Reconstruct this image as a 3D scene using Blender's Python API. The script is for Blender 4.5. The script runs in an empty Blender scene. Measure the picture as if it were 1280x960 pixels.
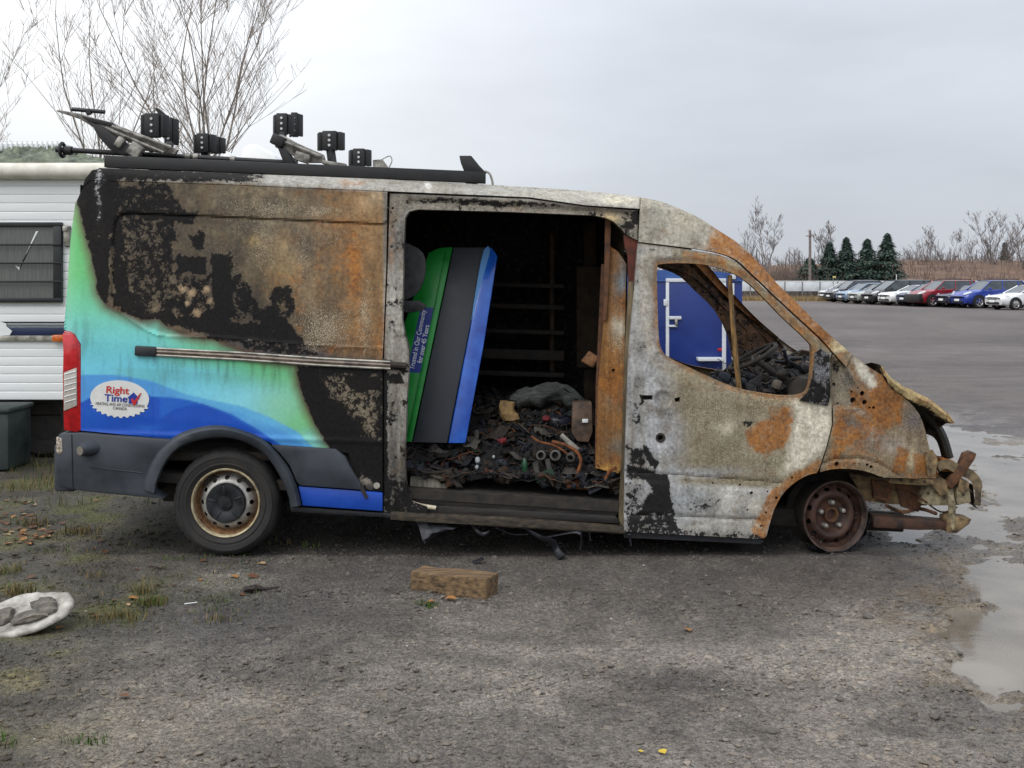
import bpy, bmesh, math, random
import numpy as np
from mathutils import Vector, Matrix
from mathutils.geometry import delaunay_2d_cdt
from math import radians as R, sin, cos, pi
random.seed(7); rng = np.random.default_rng(11)
SC = bpy.context.scene; COL = SC.collection

# ------------------------------------------------------------------ camera, sky, sun, exposure
F, CY, CZ, HX, HY = 1400.0, -7.0, 1.74, 640.0, 350.0      # focal length in photo pixels, camera place, horizon
cd = bpy.data.cameras.new('camera'); cam = bpy.data.objects.new('camera', cd); COL.objects.link(cam)
cam.location = (0, CY, CZ); cam.rotation_euler = (R(90), 0, 0)
cd.sensor_width = 36; cd.lens = 36*F/1280; cd.shift_y = -130/1280; cd.clip_end = 3000; cd.clip_start = .05
SC.camera = cam
SUN_DIR = Vector((-.45, -.62, .80)).normalized()
sl = bpy.data.lights.new('sun', 'SUN'); sl.energy = 1.2; sl.angle = R(35); sl.color = (1, .97, .93)
so = bpy.data.objects.new('sun', sl); COL.objects.link(so)
so.rotation_euler = (-SUN_DIR).to_track_quat('-Z', 'Y').to_euler(); so.location = (0, 0, 30)
wd = bpy.data.worlds.new('World'); SC.world = wd; wd.use_nodes = True
nt = wd.node_tree; nt.nodes.clear()
def nd(nt, typ, **kw):
    n = nt.nodes.new(typ)
    for k, v in kw.items():
        if k.startswith('i_'):
            key = k[2:]; key = int(key) if key.isdigit() else key
            s = n.inputs[key]
            if hasattr(v, 'links') or isinstance(v, bpy.types.NodeSocket): nt.links.new(v, s)
            else: s.default_value = v
        else: setattr(n, k, v)
    return n
def mth(nt, op, a, b=None, c=None, clamp=False):
    n = nt.nodes.new('ShaderNodeMath'); n.operation = op; n.use_clamp = clamp
    for i, v in enumerate((a, b, c)):
        if v is None: continue
        if isinstance(v, bpy.types.NodeSocket): nt.links.new(v, n.inputs[i])
        else: n.inputs[i].default_value = v
    return n.outputs[0]
def mixc(nt, f, a, b, mode='MIX'):
    n = nt.nodes.new('ShaderNodeMix'); n.data_type = 'RGBA'; n.blend_type = mode
    for i, v in ((0, f), (6, a), (7, b)):
        if isinstance(v, bpy.types.NodeSocket): nt.links.new(v, n.inputs[i])
        else: n.inputs[i].default_value = v if i == 0 else tuple(v)[:3]+(1,)
    return n.outputs[2]
def maprange(nt, v, a, b, c=0, d=1, smooth=False):
    n = nt.nodes.new('ShaderNodeMapRange'); n.interpolation_type = 'SMOOTHSTEP' if smooth else 'LINEAR'
    nt.links.new(v, n.inputs[0])
    for i, x in enumerate((a, b, c, d)): n.inputs[i+1].default_value = x
    return n.outputs[0]
sky = nd(nt, 'ShaderNodeTexSky', sky_type='NISHITA', sun_disc=False)
sky.sun_elevation = math.asin(SUN_DIR.z); sky.sun_rotation = math.atan2(SUN_DIR.x, SUN_DIR.y)
tc = nd(nt, 'ShaderNodeTexCoord'); sep = nd(nt, 'ShaderNodeSeparateXYZ', i_0=tc.outputs['Generated'])
el = mth(nt, 'MAXIMUM', sep.outputs[2], 0.0)
mp = nd(nt, 'ShaderNodeMapping', i_0=tc.outputs['Generated']); mp.inputs['Scale'].default_value = (2.2, 2.2, 8.0)
cn = nd(nt, 'ShaderNodeTexNoise', i_Vector=mp.outputs[0], i_Scale=1.6, i_Detail=5.0, i_Roughness=.5)
# overcast: brighter towards the zenith, as overcast skies are, and a thinner brighter cloud to the left
lum = mth(nt, 'MULTIPLY_ADD', el, 9.5, 5.6)
lum = mth(nt, 'MINIMUM', mth(nt, 'MULTIPLY', lum, maprange(nt, cn.outputs[0], .3, .7, .94, 1.10)), 20.0)
lft = maprange(nt, sep.outputs[0], .25, -.45, 0, 1, True)
lum = mth(nt, 'MULTIPLY', lum, mth(nt, 'MULTIPLY_ADD', lft, .54, 1.0))
tint = mixc(nt, lft, (.93, .985, 1.085), (.98, 1.0, 1.02))
cl = nd(nt, 'ShaderNodeVectorMath', operation='SCALE', i_0=tint, i_3=lum)
mx = mixc(nt, .95, sky.outputs[0], cl.outputs[0])
bg = nd(nt, 'ShaderNodeBackground', i_Color=mx, i_Strength=.1)
nt.links.new(bg.outputs[0], nd(nt, 'ShaderNodeOutputWorld').inputs[0])
SC.view_settings.view_transform = 'Standard'; SC.view_settings.look = 'None'
SC.view_settings.exposure = 0; SC.view_settings.gamma = 1; SC.view_settings.use_curve_mapping = False
SC.render.engine = 'CYCLES'; SC.cycles.max_bounces = 6; SC.cycles.transparent_max_bounces = 8
SC.cycles.caustics_reflective = False; SC.cycles.caustics_refractive = False

# ------------------------------------------------------------------ helpers: places
def W(px, py, y):
    d = y-CY
    return np.array([(px-HX)*d/F, y, CZ-(py-HY)*d/F])
def G(px, py):                                            # the point of the ground seen at a photo pixel
    d = CZ*F/(py-HY); return np.array([(px-HX)*d/F, CY+d, 0.0])
def yprof(X, Z):                                          # how far the van's near side lies in from its widest line
    h = Z+.065*(X+1.8)
    y = .15*np.clip((h-1.3)/1.05, 0, 1)**1.25
    y = y+.20*np.clip((h-2.355)/.11, 0, 1)**2 + .025*np.clip((.85-h)/.45, 0, 1)
    y = y+.10*np.clip((-2.70-X)/.13, 0, 1)**2 + .16*np.clip((X-1.75)/.95, 0, 1)**2
    return y
def S(px, py, off=0.0):                                   # points on the van's near side seen at photo pixels
    px = np.asarray(px, float); py = np.asarray(py, float); y = np.zeros_like(px)
    for _ in range(5):
        d = y-CY; y = yprof((px-HX)*d/F, CZ-(py-HY)*d/F)
    d = y+off-CY
    return np.stack([(px-HX)*d/F, y+off, CZ-(py-HY)*d/F], -1)
# ------------------------------------------------------------------ helpers: noise and masks
def _hash(i, j, s):
    n = (i*374761393+j*668265263+s*974634777) & 0xFFFFFFFF
    n = ((n ^ (n >> 13))*1274126177) & 0xFFFFFFFF
    return ((n ^ (n >> 16)) & 0xFFFF)/65535.0
def vn(x, y, s=0):
    x = np.asarray(x, float); y = np.asarray(y, float)
    i = np.floor(x).astype(np.int64); j = np.floor(y).astype(np.int64); u = x-i; v = y-j
    u = u*u*(3-2*u); v = v*v*(3-2*v)
    return (_hash(i, j, s)*(1-u)+_hash(i+1, j, s)*u)*(1-v)+(_hash(i, j+1, s)*(1-u)+_hash(i+1, j+1, s)*u)*v
def fb(x, y, sc, o=4, s=0):
    t = 0; a = .5; w = 0
    for k in range(o):
        t = t+a*vn(np.asarray(x)/sc, np.asarray(y)/sc, s+k*17); w += a; a *= .55; sc = sc/2.03
    return t/w
def sstep(a, b, x):
    t = np.clip((x-a)/(b-a), 0, 1); return t*t*(3-2*t)
def sdist(px, py, poly):                                  # signed distance to a polygon, positive inside
    P = np.asarray(poly, float); Q = np.roll(P, -1, 0)
    best = np.full(px.shape, 1e9); ins = np.zeros(px.shape, bool)
    for (ax, ay), (bx, by) in zip(P, Q):
        dx, dy = bx-ax, by-ay; t = np.clip(((px-ax)*dx+(py-ay)*dy)/(dx*dx+dy*dy+1e-12), 0, 1)
        best = np.minimum(best, (px-ax-t*dx)**2+(py-ay-t*dy)**2)
        c = ((ay > py) != (by > py)); xx = ax+(py-ay)*dx/(dy if abs(dy) > 1e-12 else 1e-12)
        ins ^= c & (px < xx)
    return np.where(ins, 1, -1)*np.sqrt(best)
def C(r, g, b):                                           # sRGB 0..255 to linear
    return tuple(((c/255+.055)/1.055)**2.4 if c > 10 else c/255/12.92 for c in (r, g, b))
def smoothpoly(pts, n=4, closed=True):                    # Catmull-Rom through the points
    P = np.asarray(pts, float); m = len(P); out = []
    for i in range(m if closed else m-1):
        a, b, c, d = (P[(i+k) % m] if closed else P[min(max(i+k, 0), m-1)] for k in (-1, 0, 1, 2))
        for k in range(n):
            t = k/n; out.append(.5*((2*b)+(c-a)*t+(2*a-5*b+4*c-d)*t*t+(3*b-a-3*c+d)*t**3))
    if not closed: out.append(P[-1])
    return [tuple(p) for p in out]
def dens(poly, step):
    P = np.asarray(poly, float); out = []
    for a, b in zip(P, np.roll(P, -1, 0)):
        n = max(1, int(round(np.hypot(*(b-a))/step)))
        for k in range(n): out.append(a+(b-a)*k/n)
    return np.array(out)
def circ(cx, cy, rx, ry=None, n=14, rot=0):
    ry = ry or rx
    return [(cx+rx*cos(t)*cos(rot)-ry*sin(t)*sin(rot), cy+rx*cos(t)*sin(rot)+ry*sin(t)*cos(rot)) for t in (2*pi*k/n for k in range(n))]
# ------------------------------------------------------------------ helpers: meshes and objects
ORI = {}
def link(o, parent=None, loc=(0, 0, 0)):
    COL.objects.link(o)
    if parent is not None: o.parent = parent; ORI[o] = ORI[parent]
    else: ORI[o] = np.array(loc, float)
    return o
def build(name, V, Fc, mat, parent=None, smooth=True, ang=38, attrs=None, loc=None, solid=None):
    V = np.asarray(V, float)
    org = ORI[parent] if parent is not None else np.array(loc if loc is not None else (0, 0, 0), float)
    me = bpy.data.meshes.new(name)
    if isinstance(Fc, np.ndarray):
        k = Fc.shape[1]; m = len(Fc)
        me.vertices.add(len(V)); me.vertices.foreach_set('co', (V-org).astype(np.float32).ravel())
        me.loops.add(m*k); me.loops.foreach_set('vertex_index', Fc.astype(np.int32).ravel())
        me.polygons.add(m); me.polygons.foreach_set('loop_start', np.arange(0, m*k, k, dtype=np.int32))
        me.update(calc_edges=True); me.validate()
    else:
        me.from_pydata([tuple(v) for v in (V-org)], [], [tuple(map(int, f)) for f in Fc]); me.update()
    if smooth:
        me.polygons.foreach_set('use_smooth', np.ones(len(me.polygons), bool))
        if ang < 180: me.set_sharp_from_angle(angle=R(ang))
    for an, arr in (attrs or {}).items():
        arr = np.asarray(arr, np.float32)
        if arr.shape[1] == 3: arr = np.concatenate([arr, np.ones((len(arr), 1), np.float32)], 1)
        a = me.attributes.new(an, 'FLOAT_COLOR', 'POINT'); a.data.foreach_set('color', arr.ravel())
    me.materials.append(mat)
    o = bpy.data.objects.new(name, me); link(o, parent, org)
    if parent is None: o.location = org
    return o
def thing(name, label, cat, loc, group=None):
    e = bpy.data.objects.new(name, None); e.empty_display_size = .2; link(e, None, loc); e.location = loc
    e['label'] = label; e['category'] = cat
    if group: e['group'] = group
    return e
def tag(o, label, cat, group=None):
    o['label'] = label; o['category'] = cat
    if group: o['group'] = group
    return o
def kind(o, k): o['kind'] = k; return o
class MB:
    def __init__(s): s.V = []; s.F = []; s.n = 0; s.c = []
    def add(s, VF, col=None):
        V, Fc = VF; V = np.asarray(V, float); s.V.append(V)
        s.F.extend([tuple(int(i)+s.n for i in f) for f in Fc]); s.n += len(V)
        s.c.append(np.tile(col if col is not None else (1, 1, 1), (len(V), 1)))
        return s
    def done(s, name, mat, parent=None, colattr=False, **kw):
        return build(name, np.concatenate(s.V), s.F, mat, parent, attrs={'col': np.concatenate(s.c)} if colattr else None, **kw)
def rotm(rx=0, ry=0, rz=0): return np.array(Matrix.Rotation(rz, 3, 'Z') @ Matrix.Rotation(ry, 3, 'Y') @ Matrix.Rotation(rx, 3, 'X'))
_bx = {}
def boxVF(c, s, rot=None, bev=0.0):
    key = (tuple(np.round(s, 5)), round(bev, 5))
    if key not in _bx:
        bm = bmesh.new(); bmesh.ops.create_cube(bm, size=1)
        bmesh.ops.scale(bm, vec=s, verts=bm.verts)
        if bev > 0: bmesh.ops.bevel(bm, geom=list(bm.edges), offset=min(bev, .45*min(s)), segments=2, profile=.5, affect='EDGES')
        bm.verts.index_update()
        _bx[key] = (np.array([v.co[:] for v in bm.verts]), [[v.index for v in f.verts] for f in bm.faces]); bm.free()
    V, Fc = _bx[key]
    if rot is not None: V = V @ np.asarray(rot).T
    return V+np.asarray(c, float), Fc
def tubeVF(path, r, n=8, cap=True, flat=1.0):
    P = np.asarray(path, float); m = len(P); r = np.broadcast_to(np.asarray(r, float), (m,))
    T = np.gradient(P, axis=0); T /= np.linalg.norm(T, axis=1)[:, None]+1e-12
    up = np.array([0, 0, 1.0]) if abs(T[0][2]) < .9 else np.array([1.0, 0, 0])
    V = []; u = np.cross(T[0], up); u /= np.linalg.norm(u)
    for i in range(m):
        u = u-T[i]*np.dot(u, T[i]); u /= np.linalg.norm(u)+1e-12; w = np.cross(T[i], u)
        for k in range(n):
            a = 2*pi*k/n; V.append(P[i]+r[i]*(cos(a)*u+flat*sin(a)*w))
    Fc = [(i*n+k, i*n+(k+1) % n, (i+1)*n+(k+1) % n, (i+1)*n+k) for i in range(m-1) for k in range(n)]
    if cap: Fc += [tuple(range(n))[::-1], tuple((m-1)*n+k for k in range(n))]
    return np.array(V), Fc
def latheVF(prof, n=48, c=(0, 0, 0), rot=None, mod=None):  # about the Y axis; prof = (radius, y)
    V = []; m = len(prof)
    for j, (r, y) in enumerate(prof):
        for k in range(n):
            rr = r if mod is None else mod(j, k, r)
            a = 2*pi*k/n; V.append((rr*cos(a), y, rr*sin(a)))
    V = np.array(V)
    if rot is not None: V = V @ np.asarray(rot).T
    return V+np.array(c), [(j*n+k, j*n+(k+1) % n, (j+1)*n+(k+1) % n, (j+1)*n+k) for j in range(m-1) for k in range(n)]
def prismVF(poly, y0, y1, back=None, bev=0.0):             # outline given in photo pixels at depth y0, real thickness y1-y0
    A = np.array([W(x, y, y0) for x, y in poly]); B = A.copy(); B[:, 1] = y1
    n = len(A); V = np.concatenate([A, B])
    Fc = [tuple(range(n)), tuple(range(2*n-1, n-1, -1))]+[(k, n+k, n+(k+1) % n, (k+1) % n) for k in range(n)]
    if bev > 0:
        bm = bmesh.new(); vs = [bm.verts.new(v) for v in V]
        for f in Fc: bm.faces.new([vs[i] for i in f])
        bmesh.ops.recalc_face_normals(bm, faces=bm.faces)
        bmesh.ops.bevel(bm, geom=list(bm.edges), offset=bev, segments=2, profile=.5, affect='EDGES', clamp_overlap=True)
        bm.verts.index_update(); V = np.array([v.co[:] for v in bm.verts]); Fc = [[v.index for v in f.verts] for f in bm.faces]; bm.free()
    return V, Fc
def tri2d(outline, holes=(), step=3.0):
    loops = [dens(outline, step)]+[dens(h, min(step, 2.0)) for h in holes]
    pts = np.concatenate(loops); edges = []; b = 0
    for L in loops:
        n = len(L); edges += [(b+k, b+(k+1) % n) for k in range(n)]; b += n
    x0, y0 = pts.min(0); x1, y1 = pts.max(0)
    gx, gy = np.meshgrid(np.arange(x0, x1, step), np.arange(y0, y1, step)); gx = gx.copy(); gx[1::2] += step/2
    gx, gy = gx.ravel(), gy.ravel()
    sd = sdist(gx, gy, outline)
    for h in holes: sd = np.minimum(sd, -sdist(gx, gy, h))
    k = sd > step*.45
    allp = np.concatenate([pts, np.stack([gx[k], gy[k]], 1)])
    r = delaunay_2d_cdt([Vector(p) for p in allp], edges, [], 0, 1e-4, False)
    V = np.array([v[:] for v in r[0]]); T = np.array([f[:] for f in r[2] if len(f) == 3])
    c = V[T].mean(1); ok = sdist(c[:, 0], c[:, 1], outline) > 0
    for h in holes: ok &= sdist(c[:, 0], c[:, 1], h) < 0
    return V, T[ok]
def flange(V3, T, vec):                                    # thickness: turn the free edges inwards
    E = np.sort(np.concatenate([T[:, [0, 1]], T[:, [1, 2]], T[:, [2, 0]]]), 1)
    D = np.concatenate([T[:, [0, 1]], T[:, [1, 2]], T[:, [2, 0]]])
    _, inv, cnt = np.unique(E, axis=0, return_inverse=True, return_counts=True)
    bnd = D[cnt[inv.ravel()] == 1]
    used = np.unique(bnd); mp = -np.ones(len(V3), int); mp[used] = len(V3)+np.arange(len(used))
    V2 = np.concatenate([V3, V3[used]+np.asarray(vec)])
    q = np.stack([bnd[:, 0], bnd[:, 1], mp[bnd[:, 1]]], 1); q2 = np.stack([bnd[:, 0], mp[bnd[:, 1]], mp[bnd[:, 0]]], 1)
    return V2, np.concatenate([T, q, q2]), used
def panel(name, outline, mat, parent, holes=(), step=3.0, off=0.0, depth=.03, relief=None, paint=None, surf=S, ang=38):
    V, T = tri2d(outline, holes, step)
    P3 = surf(V[:, 0], V[:, 1], off)
    if relief is not None: P3[:, 1] += relief(V[:, 0], V[:, 1])
    n0 = np.cross(P3[T[:, 1]]-P3[T[:, 0]], P3[T[:, 2]]-P3[T[:, 0]])[:, 1].mean()
    if n0 > 0: T = T[:, ::-1]
    V3, T3, used = flange(P3, T, (0, depth, 0))
    at = None
    if paint is not None:
        c, m = paint(V[:, 0], V[:, 1]); c = np.concatenate([c, c[used]]); m = np.concatenate([m, m[used]]); at = {'col': c, 'msk': m}
    return build(name, V3, T3, mat, parent, attrs=at, ang=ang)
# ------------------------------------------------------------------ helpers: materials
def newmat(name):
    m = bpy.data.materials.new(name); m.use_nodes = True; t = m.node_tree; t.nodes.clear()
    b = t.nodes.new('ShaderNodeBsdfPrincipled'); o = t.nodes.new('ShaderNodeOutputMaterial'); t.links.new(b.outputs[0], o.inputs[0])
    return m, t, b
def mk(name, col, rough=.6, metal=0.0, var=.22, vs=9.0, bump=.15, bs=90.0, col2=None, spec=.5, coat=0.0, stretch=(1, 1, 1), rvar=.12):
    m, t, b = newmat(name)
    tc = nd(t, 'ShaderNodeTexCoord'); mpn = nd(t, 'ShaderNodeMapping', i_0=tc.outputs['Object']); mpn.inputs['Scale'].default_value = stretch
    n1 = nd(t, 'ShaderNodeTexNoise', i_Vector=mpn.outputs[0], i_Scale=vs, i_Detail=6.0, i_Roughness=.62)
    n2 = nd(t, 'ShaderNodeTexNoise', i_Vector=mpn.outputs[0], i_Scale=bs, i_Detail=3.0)
    a = tuple(c*(1-var) for c in col); c2 = col2 if col2 else tuple(min(1, c*(1+var)) for c in col)
    f = maprange(t, n1.outputs[0], .32, .68); b.inputs['Metallic'].default_value = metal
    t.links.new(mixc(t, f, a, c2), b.inputs['Base Color'])
    t.links.new(maprange(t, n1.outputs[0], .3, .7, max(.02, rough-rvar), min(1, rough+rvar)), b.inputs['Roughness'])
    b.inputs['Specular IOR Level'].default_value = spec
    if coat: b.inputs['Coat Weight'].default_value = coat; b.inputs['Coat Roughness'].default_value = .08
    if bump:
        bn = nd(t, 'ShaderNodeBump', i_Height=n2.outputs[0], i_Strength=bump, i_Distance=.004); t.links.new(bn.outputs[0], b.inputs['Normal'])
    return m
def mkattr(name, rough=.8, var=.3, vs=60.0, bump=.3, spec=.3):
    m, t, b = newmat(name)
    tc = nd(t, 'ShaderNodeTexCoord'); a = nd(t, 'ShaderNodeAttribute', attribute_name='col')
    n1 = nd(t, 'ShaderNodeTexNoise', i_Vector=tc.outputs['Object'], i_Scale=vs, i_Detail=5.0, i_Roughness=.6)
    f = maprange(t, n1.outputs[0], .3, .7, 1-var, 1+var)
    v = nd(t, 'ShaderNodeVectorMath', operation='SCALE', i_0=a.outputs['Color'], i_3=f)
    t.links.new(v.outputs[0], b.inputs['Base Color']); b.inputs['Roughness'].default_value = rough
    b.inputs['Specular IOR Level'].default_value = spec
    if bump:
        bn = nd(t, 'ShaderNodeBump', i_Height=n1.outputs[0], i_Strength=bump, i_Distance=.005); t.links.new(bn.outputs[0], b.inputs['Normal'])
    return m
def mkburn(name):                                          # burnt sheet metal: soot, rust and ash flakes over what is left of the paint
    m, t, b = newmat(name)
    tc = nd(t, 'ShaderNodeTexCoord'); o = tc.outputs['Object']
    a = nd(t, 'ShaderNodeAttribute', attribute_name='col'); k = nd(t, 'ShaderNodeAttribute', attribute_name='msk')
    sp = nd(t, 'ShaderNodeSeparateColor', i_0=k.outputs['Color'])
    soot, rust, pale, gloss = sp.outputs[0], sp.outputs[1], sp.outputs[2], k.outputs['Alpha']
    wp = nd(t, 'ShaderNodeTexNoise', i_Vector=o, i_Scale=40.0, i_Detail=3.0)
    ov = nd(t, 'ShaderNodeVectorMath', operation='MULTIPLY_ADD', i_0=wp.outputs['Color'], i_1=(.03, .03, .03), i_2=o).outputs[0]
    ns = nd(t, 'ShaderNodeTexNoise', i_Vector=o, i_Scale=24.0, i_Detail=10.0, i_Roughness=.66)
    vo = nd(t, 'ShaderNodeTexVoronoi', i_Vector=ov, i_Scale=24.0, feature='SMOOTH_F1'); vo.inputs['Smoothness'].default_value = .2
    vo2 = nd(t, 'ShaderNodeTexVoronoi', i_Vector=ov, i_Scale=62.0, feature='SMOOTH_F1'); vo2.inputs['Smoothness'].default_value = .2
    val = mth(t, 'ADD', mth(t, 'MULTIPLY', ns.outputs[0], .62), mth(t, 'ADD', mth(t, 'MULTIPLY', vo.outputs[0], .26), mth(t, 'MULTIPLY', vo2.outputs[0], .24)))
    nf = nd(t, 'ShaderNodeTexNoise', i_Vector=o, i_Scale=110.0, i_Detail=4.0, i_Roughness=.6)
    val = mth(t, 'MULTIPLY_ADD', mth(t, 'SUBTRACT', nf.outputs[0], .5), .34, val)
    val = maprange(t, val, .28, .80, .03, .95)
    smask = maprange(t, mth(t, 'SUBTRACT', soot, mth(t, 'SUBTRACT', 1.0, val)), -.10, .09, 0, 1, True)
    nr = nd(t, 'ShaderNodeTexNoise', i_Vector=o, i_Scale=14.0, i_Detail=10.0, i_Roughness=.74)
    nrv = maprange(t, nr.outputs[0], .28, .72, -.5, .5)
    nrl = nd(t, 'ShaderNodeTexNoise', i_Vector=o, i_Scale=20.0, i_Detail=8.0, i_Roughness=.7, i_Distortion=.6)
    rmod = maprange(t, nrl.outputs[0], .36, .58, .62, 1.08, True)
    rmask = maprange(t, mth(t, 'ADD', mth(t, 'MULTIPLY', rust, rmod), mth(t, 'MULTIPLY', nrv, mth(t, 'MINIMUM', mth(t, 'MULTIPLY', rust, 2.0), .75))), .12, .92, 0, 1, True)
    np_ = nd(t, 'ShaderNodeTexNoise', i_Vector=o, i_Scale=150.0, i_Detail=4.0, i_Roughness=.6)
    pv = maprange(t, np_.outputs[0], .33, .67, .02, .95)
    pmask = maprange(t, mth(t, 'SUBTRACT', pale, mth(t, 'SUBTRACT', 1.0, pv)), -.12, .18, 0, 1, True)
    nb = nd(t, 'ShaderNodeTexNoise', i_Vector=o, i_Scale=45.0, i_Detail=9.0, i_Roughness=.72)
    nl = nd(t, 'ShaderNodeTexNoise', i_Vector=o, i_Scale=6.0, i_Detail=6.0, i_Roughness=.65)
    vv = mth(t, 'MULTIPLY_ADD', maprange(t, nb.outputs[0], .28, .72, -1, 1), mth(t, 'MULTIPLY_ADD', gloss, -.50, .56), mth(t, 'MULTIPLY_ADD', mth(t, 'SUBTRACT', 1.0, gloss), mth(t, 'MULTIPLY', mth(t, 'SUBTRACT', nl.outputs[0], .5), 1.3), 1.0))
    dry = mth(t, 'SUBTRACT', 1.0, gloss)
    sm = nd(t, 'ShaderNodeMapping', i_0=o); sm.inputs['Scale'].default_value = (26, 26, 2.6)
    nst = nd(t, 'ShaderNodeTexNoise', i_Vector=sm.outputs[0], i_Scale=1.0, i_Detail=6.0, i_Roughness=.65)
    stv = mth(t, 'MULTIPLY_ADD', mth(t, 'MULTIPLY', dry, maprange(t, nst.outputs[0], .3, .7, -1, 1)), .24, 1.0)
    base = nd(t, 'ShaderNodeVectorMath', operation='SCALE', i_0=a.outputs['Color'], i_3=mth(t, 'MULTIPLY', vv, stv)).outputs[0]
    nbl = nd(t, 'ShaderNodeTexNoise', i_Vector=o, i_Scale=9.0, i_Detail=9.0, i_Roughness=.72)
    brn = mth(t, 'MULTIPLY', dry, maprange(t, nbl.outputs[0], .50, .68, 0, .55, True)); base = mixc(t, brn, base, C(98, 76, 50))
    ndt = nd(t, 'ShaderNodeTexNoise', i_Vector=o, i_Scale=230.0, i_Detail=2.0)
    dots = mth(t, 'MULTIPLY', mth(t, 'MULTIPLY', dry, maprange(t, ndt.outputs[0], .60, .68, 0, .6, True)), maprange(t, nbl.outputs[0], .38, .6, 0, 1)); base = mixc(t, dots, base, (.035, .025, .018))
    scor = maprange(t, soot, .12, .75, 0, .50, True); base = mixc(t, scor, base, (.050, .042, .032))
    base = mixc(t, mth(t, 'MULTIPLY', pmask, .62), base, C(186, 178, 156))
    cr = nd(t, 'ShaderNodeValToRGB', i_0=mth(t, 'ADD', mth(t, 'MULTIPLY', nb.outputs[0], .62), mth(t, 'MULTIPLY', nl.outputs[0], .38))); e = cr.color_ramp.elements
    e[0].position = .30; e[0].color = C(62, 40, 26)+(1,); e[1].position = .68; e[1].color = C(186, 138, 74)+(1,)
    e2 = e.new(.44); e2.color = C(116, 72, 34)+(1,); e3 = e.new(.55); e3.color = C(160, 102, 42)+(1,)
    base = mixc(t, mth(t, 'MULTIPLY', rmask, .9), base, cr.outputs[0])
    sc_ = nd(t, 'ShaderNodeVectorMath', operation='SCALE', i_0=(.0115, .011, .0115), i_3=mth(t, 'MULTIPLY_ADD', nb.outputs[0], 2.0, -.15)).outputs[0]
    base = mixc(t, mth(t, 'MULTIPLY', smask, .95), base, sc_)
    t.links.new(base, b.inputs['Base Color'])
    rg = mth(t, 'MULTIPLY_ADD', gloss, -.46, .76); t.links.new(mth(t, 'MAXIMUM', rg, mth(t, 'MULTIPLY', smask, .68)), b.inputs['Roughness'])
    hh = mth(t, 'ADD', mth(t, 'MULTIPLY', nb.outputs[0], .5), mth(t, 'MULTIPLY', mth(t, 'ADD', smask, pmask), .18))
    bn = nd(t, 'ShaderNodeBump', i_Height=hh, i_Distance=.003, i_Strength=mth(t, 'MULTIPLY_ADD', gloss, -.55, .6)); t.links.new(bn.outputs[0], b.inputs['Normal'])
    t.links.new(mth(t, 'MULTIPLY_ADD', smask, -.26, .38), b.inputs['Specular IOR Level'])
    return m
# ------------------------------------------------------------------ materials
M_burn = mkburn('burnt_metal')
M_char = mk('charred', (.018, .016, .015), .85, var=.5, vs=14, bump=.5, bs=120, col2=(.045, .036, .028))
M_charb = mk('charred_brown', (.03, .022, .016), .85, var=.5, vs=9, bump=.5, bs=110, col2=(.085, .058, .036))
M_rustd = mk('dark_rust', (.045, .022, .014), .85, var=.4, vs=18, bump=.5, bs=120, col2=(.17, .075, .032))
M_rusto = mk('orange_rust', C(120, 66, 28), .85, var=.4, vs=22, bump=.5, bs=140, col2=C(200, 128, 56))
M_plast = mk('grey_plastic', C(47, 52, 59), .55, var=.25, vs=5, bump=.12, bs=260, col2=C(62, 67, 74))
M_plastd = mk('black_plastic', C(26, 28, 32), .5, var=.3, vs=8, bump=.15, bs=200, col2=C(40, 42, 47))
M_rubber = mk('tyre_rubber', C(30, 30, 32), .8, var=.3, vs=10, bump=.3, bs=160, col2=C(52, 49, 46))
M_ash = mk('ashy_steel', C(62, 50, 36), .75, var=.5, vs=20, bump=.7, bs=90, col2=C(184, 172, 138))
M_alu = mk('scorched_aluminium', C(120, 117, 110), .5, metal=.45, var=.5, vs=12, bump=.4, bs=90, col2=C(190, 186, 174))
M_white = mk('white_paint', C(226, 228, 228), .45, var=.05, vs=3, bump=.03)
M_redl = mk('red_lens', C(150, 12, 20), .12, var=.15, vs=30, bump=.05, coat=.6, col2=C(196, 22, 30))
M_clear = mk('clear_lens', C(178, 172, 164), .15, var=.15, vs=60, bump=.05, coat=.6)
M_silver = mk('silver_rim', C(148, 146, 142), .45, metal=.35, var=.22, vs=16, bump=.2, col2=C(188, 186, 180))
M_cream = mk('dirty_rim_lip', C(128, 108, 76), .6, var=.4, vs=14, bump=.3, col2=C(206, 192, 158))
M_brrust = mk('rusty_barrel', C(96, 66, 42), .75, var=.45, vs=30, bump=.4, col2=C(158, 120, 82))
M_hubcap = mk('hub_cap', C(24, 26, 30), .38, var=.3, vs=20, bump=.15, col2=C(40, 42, 46))
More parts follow.
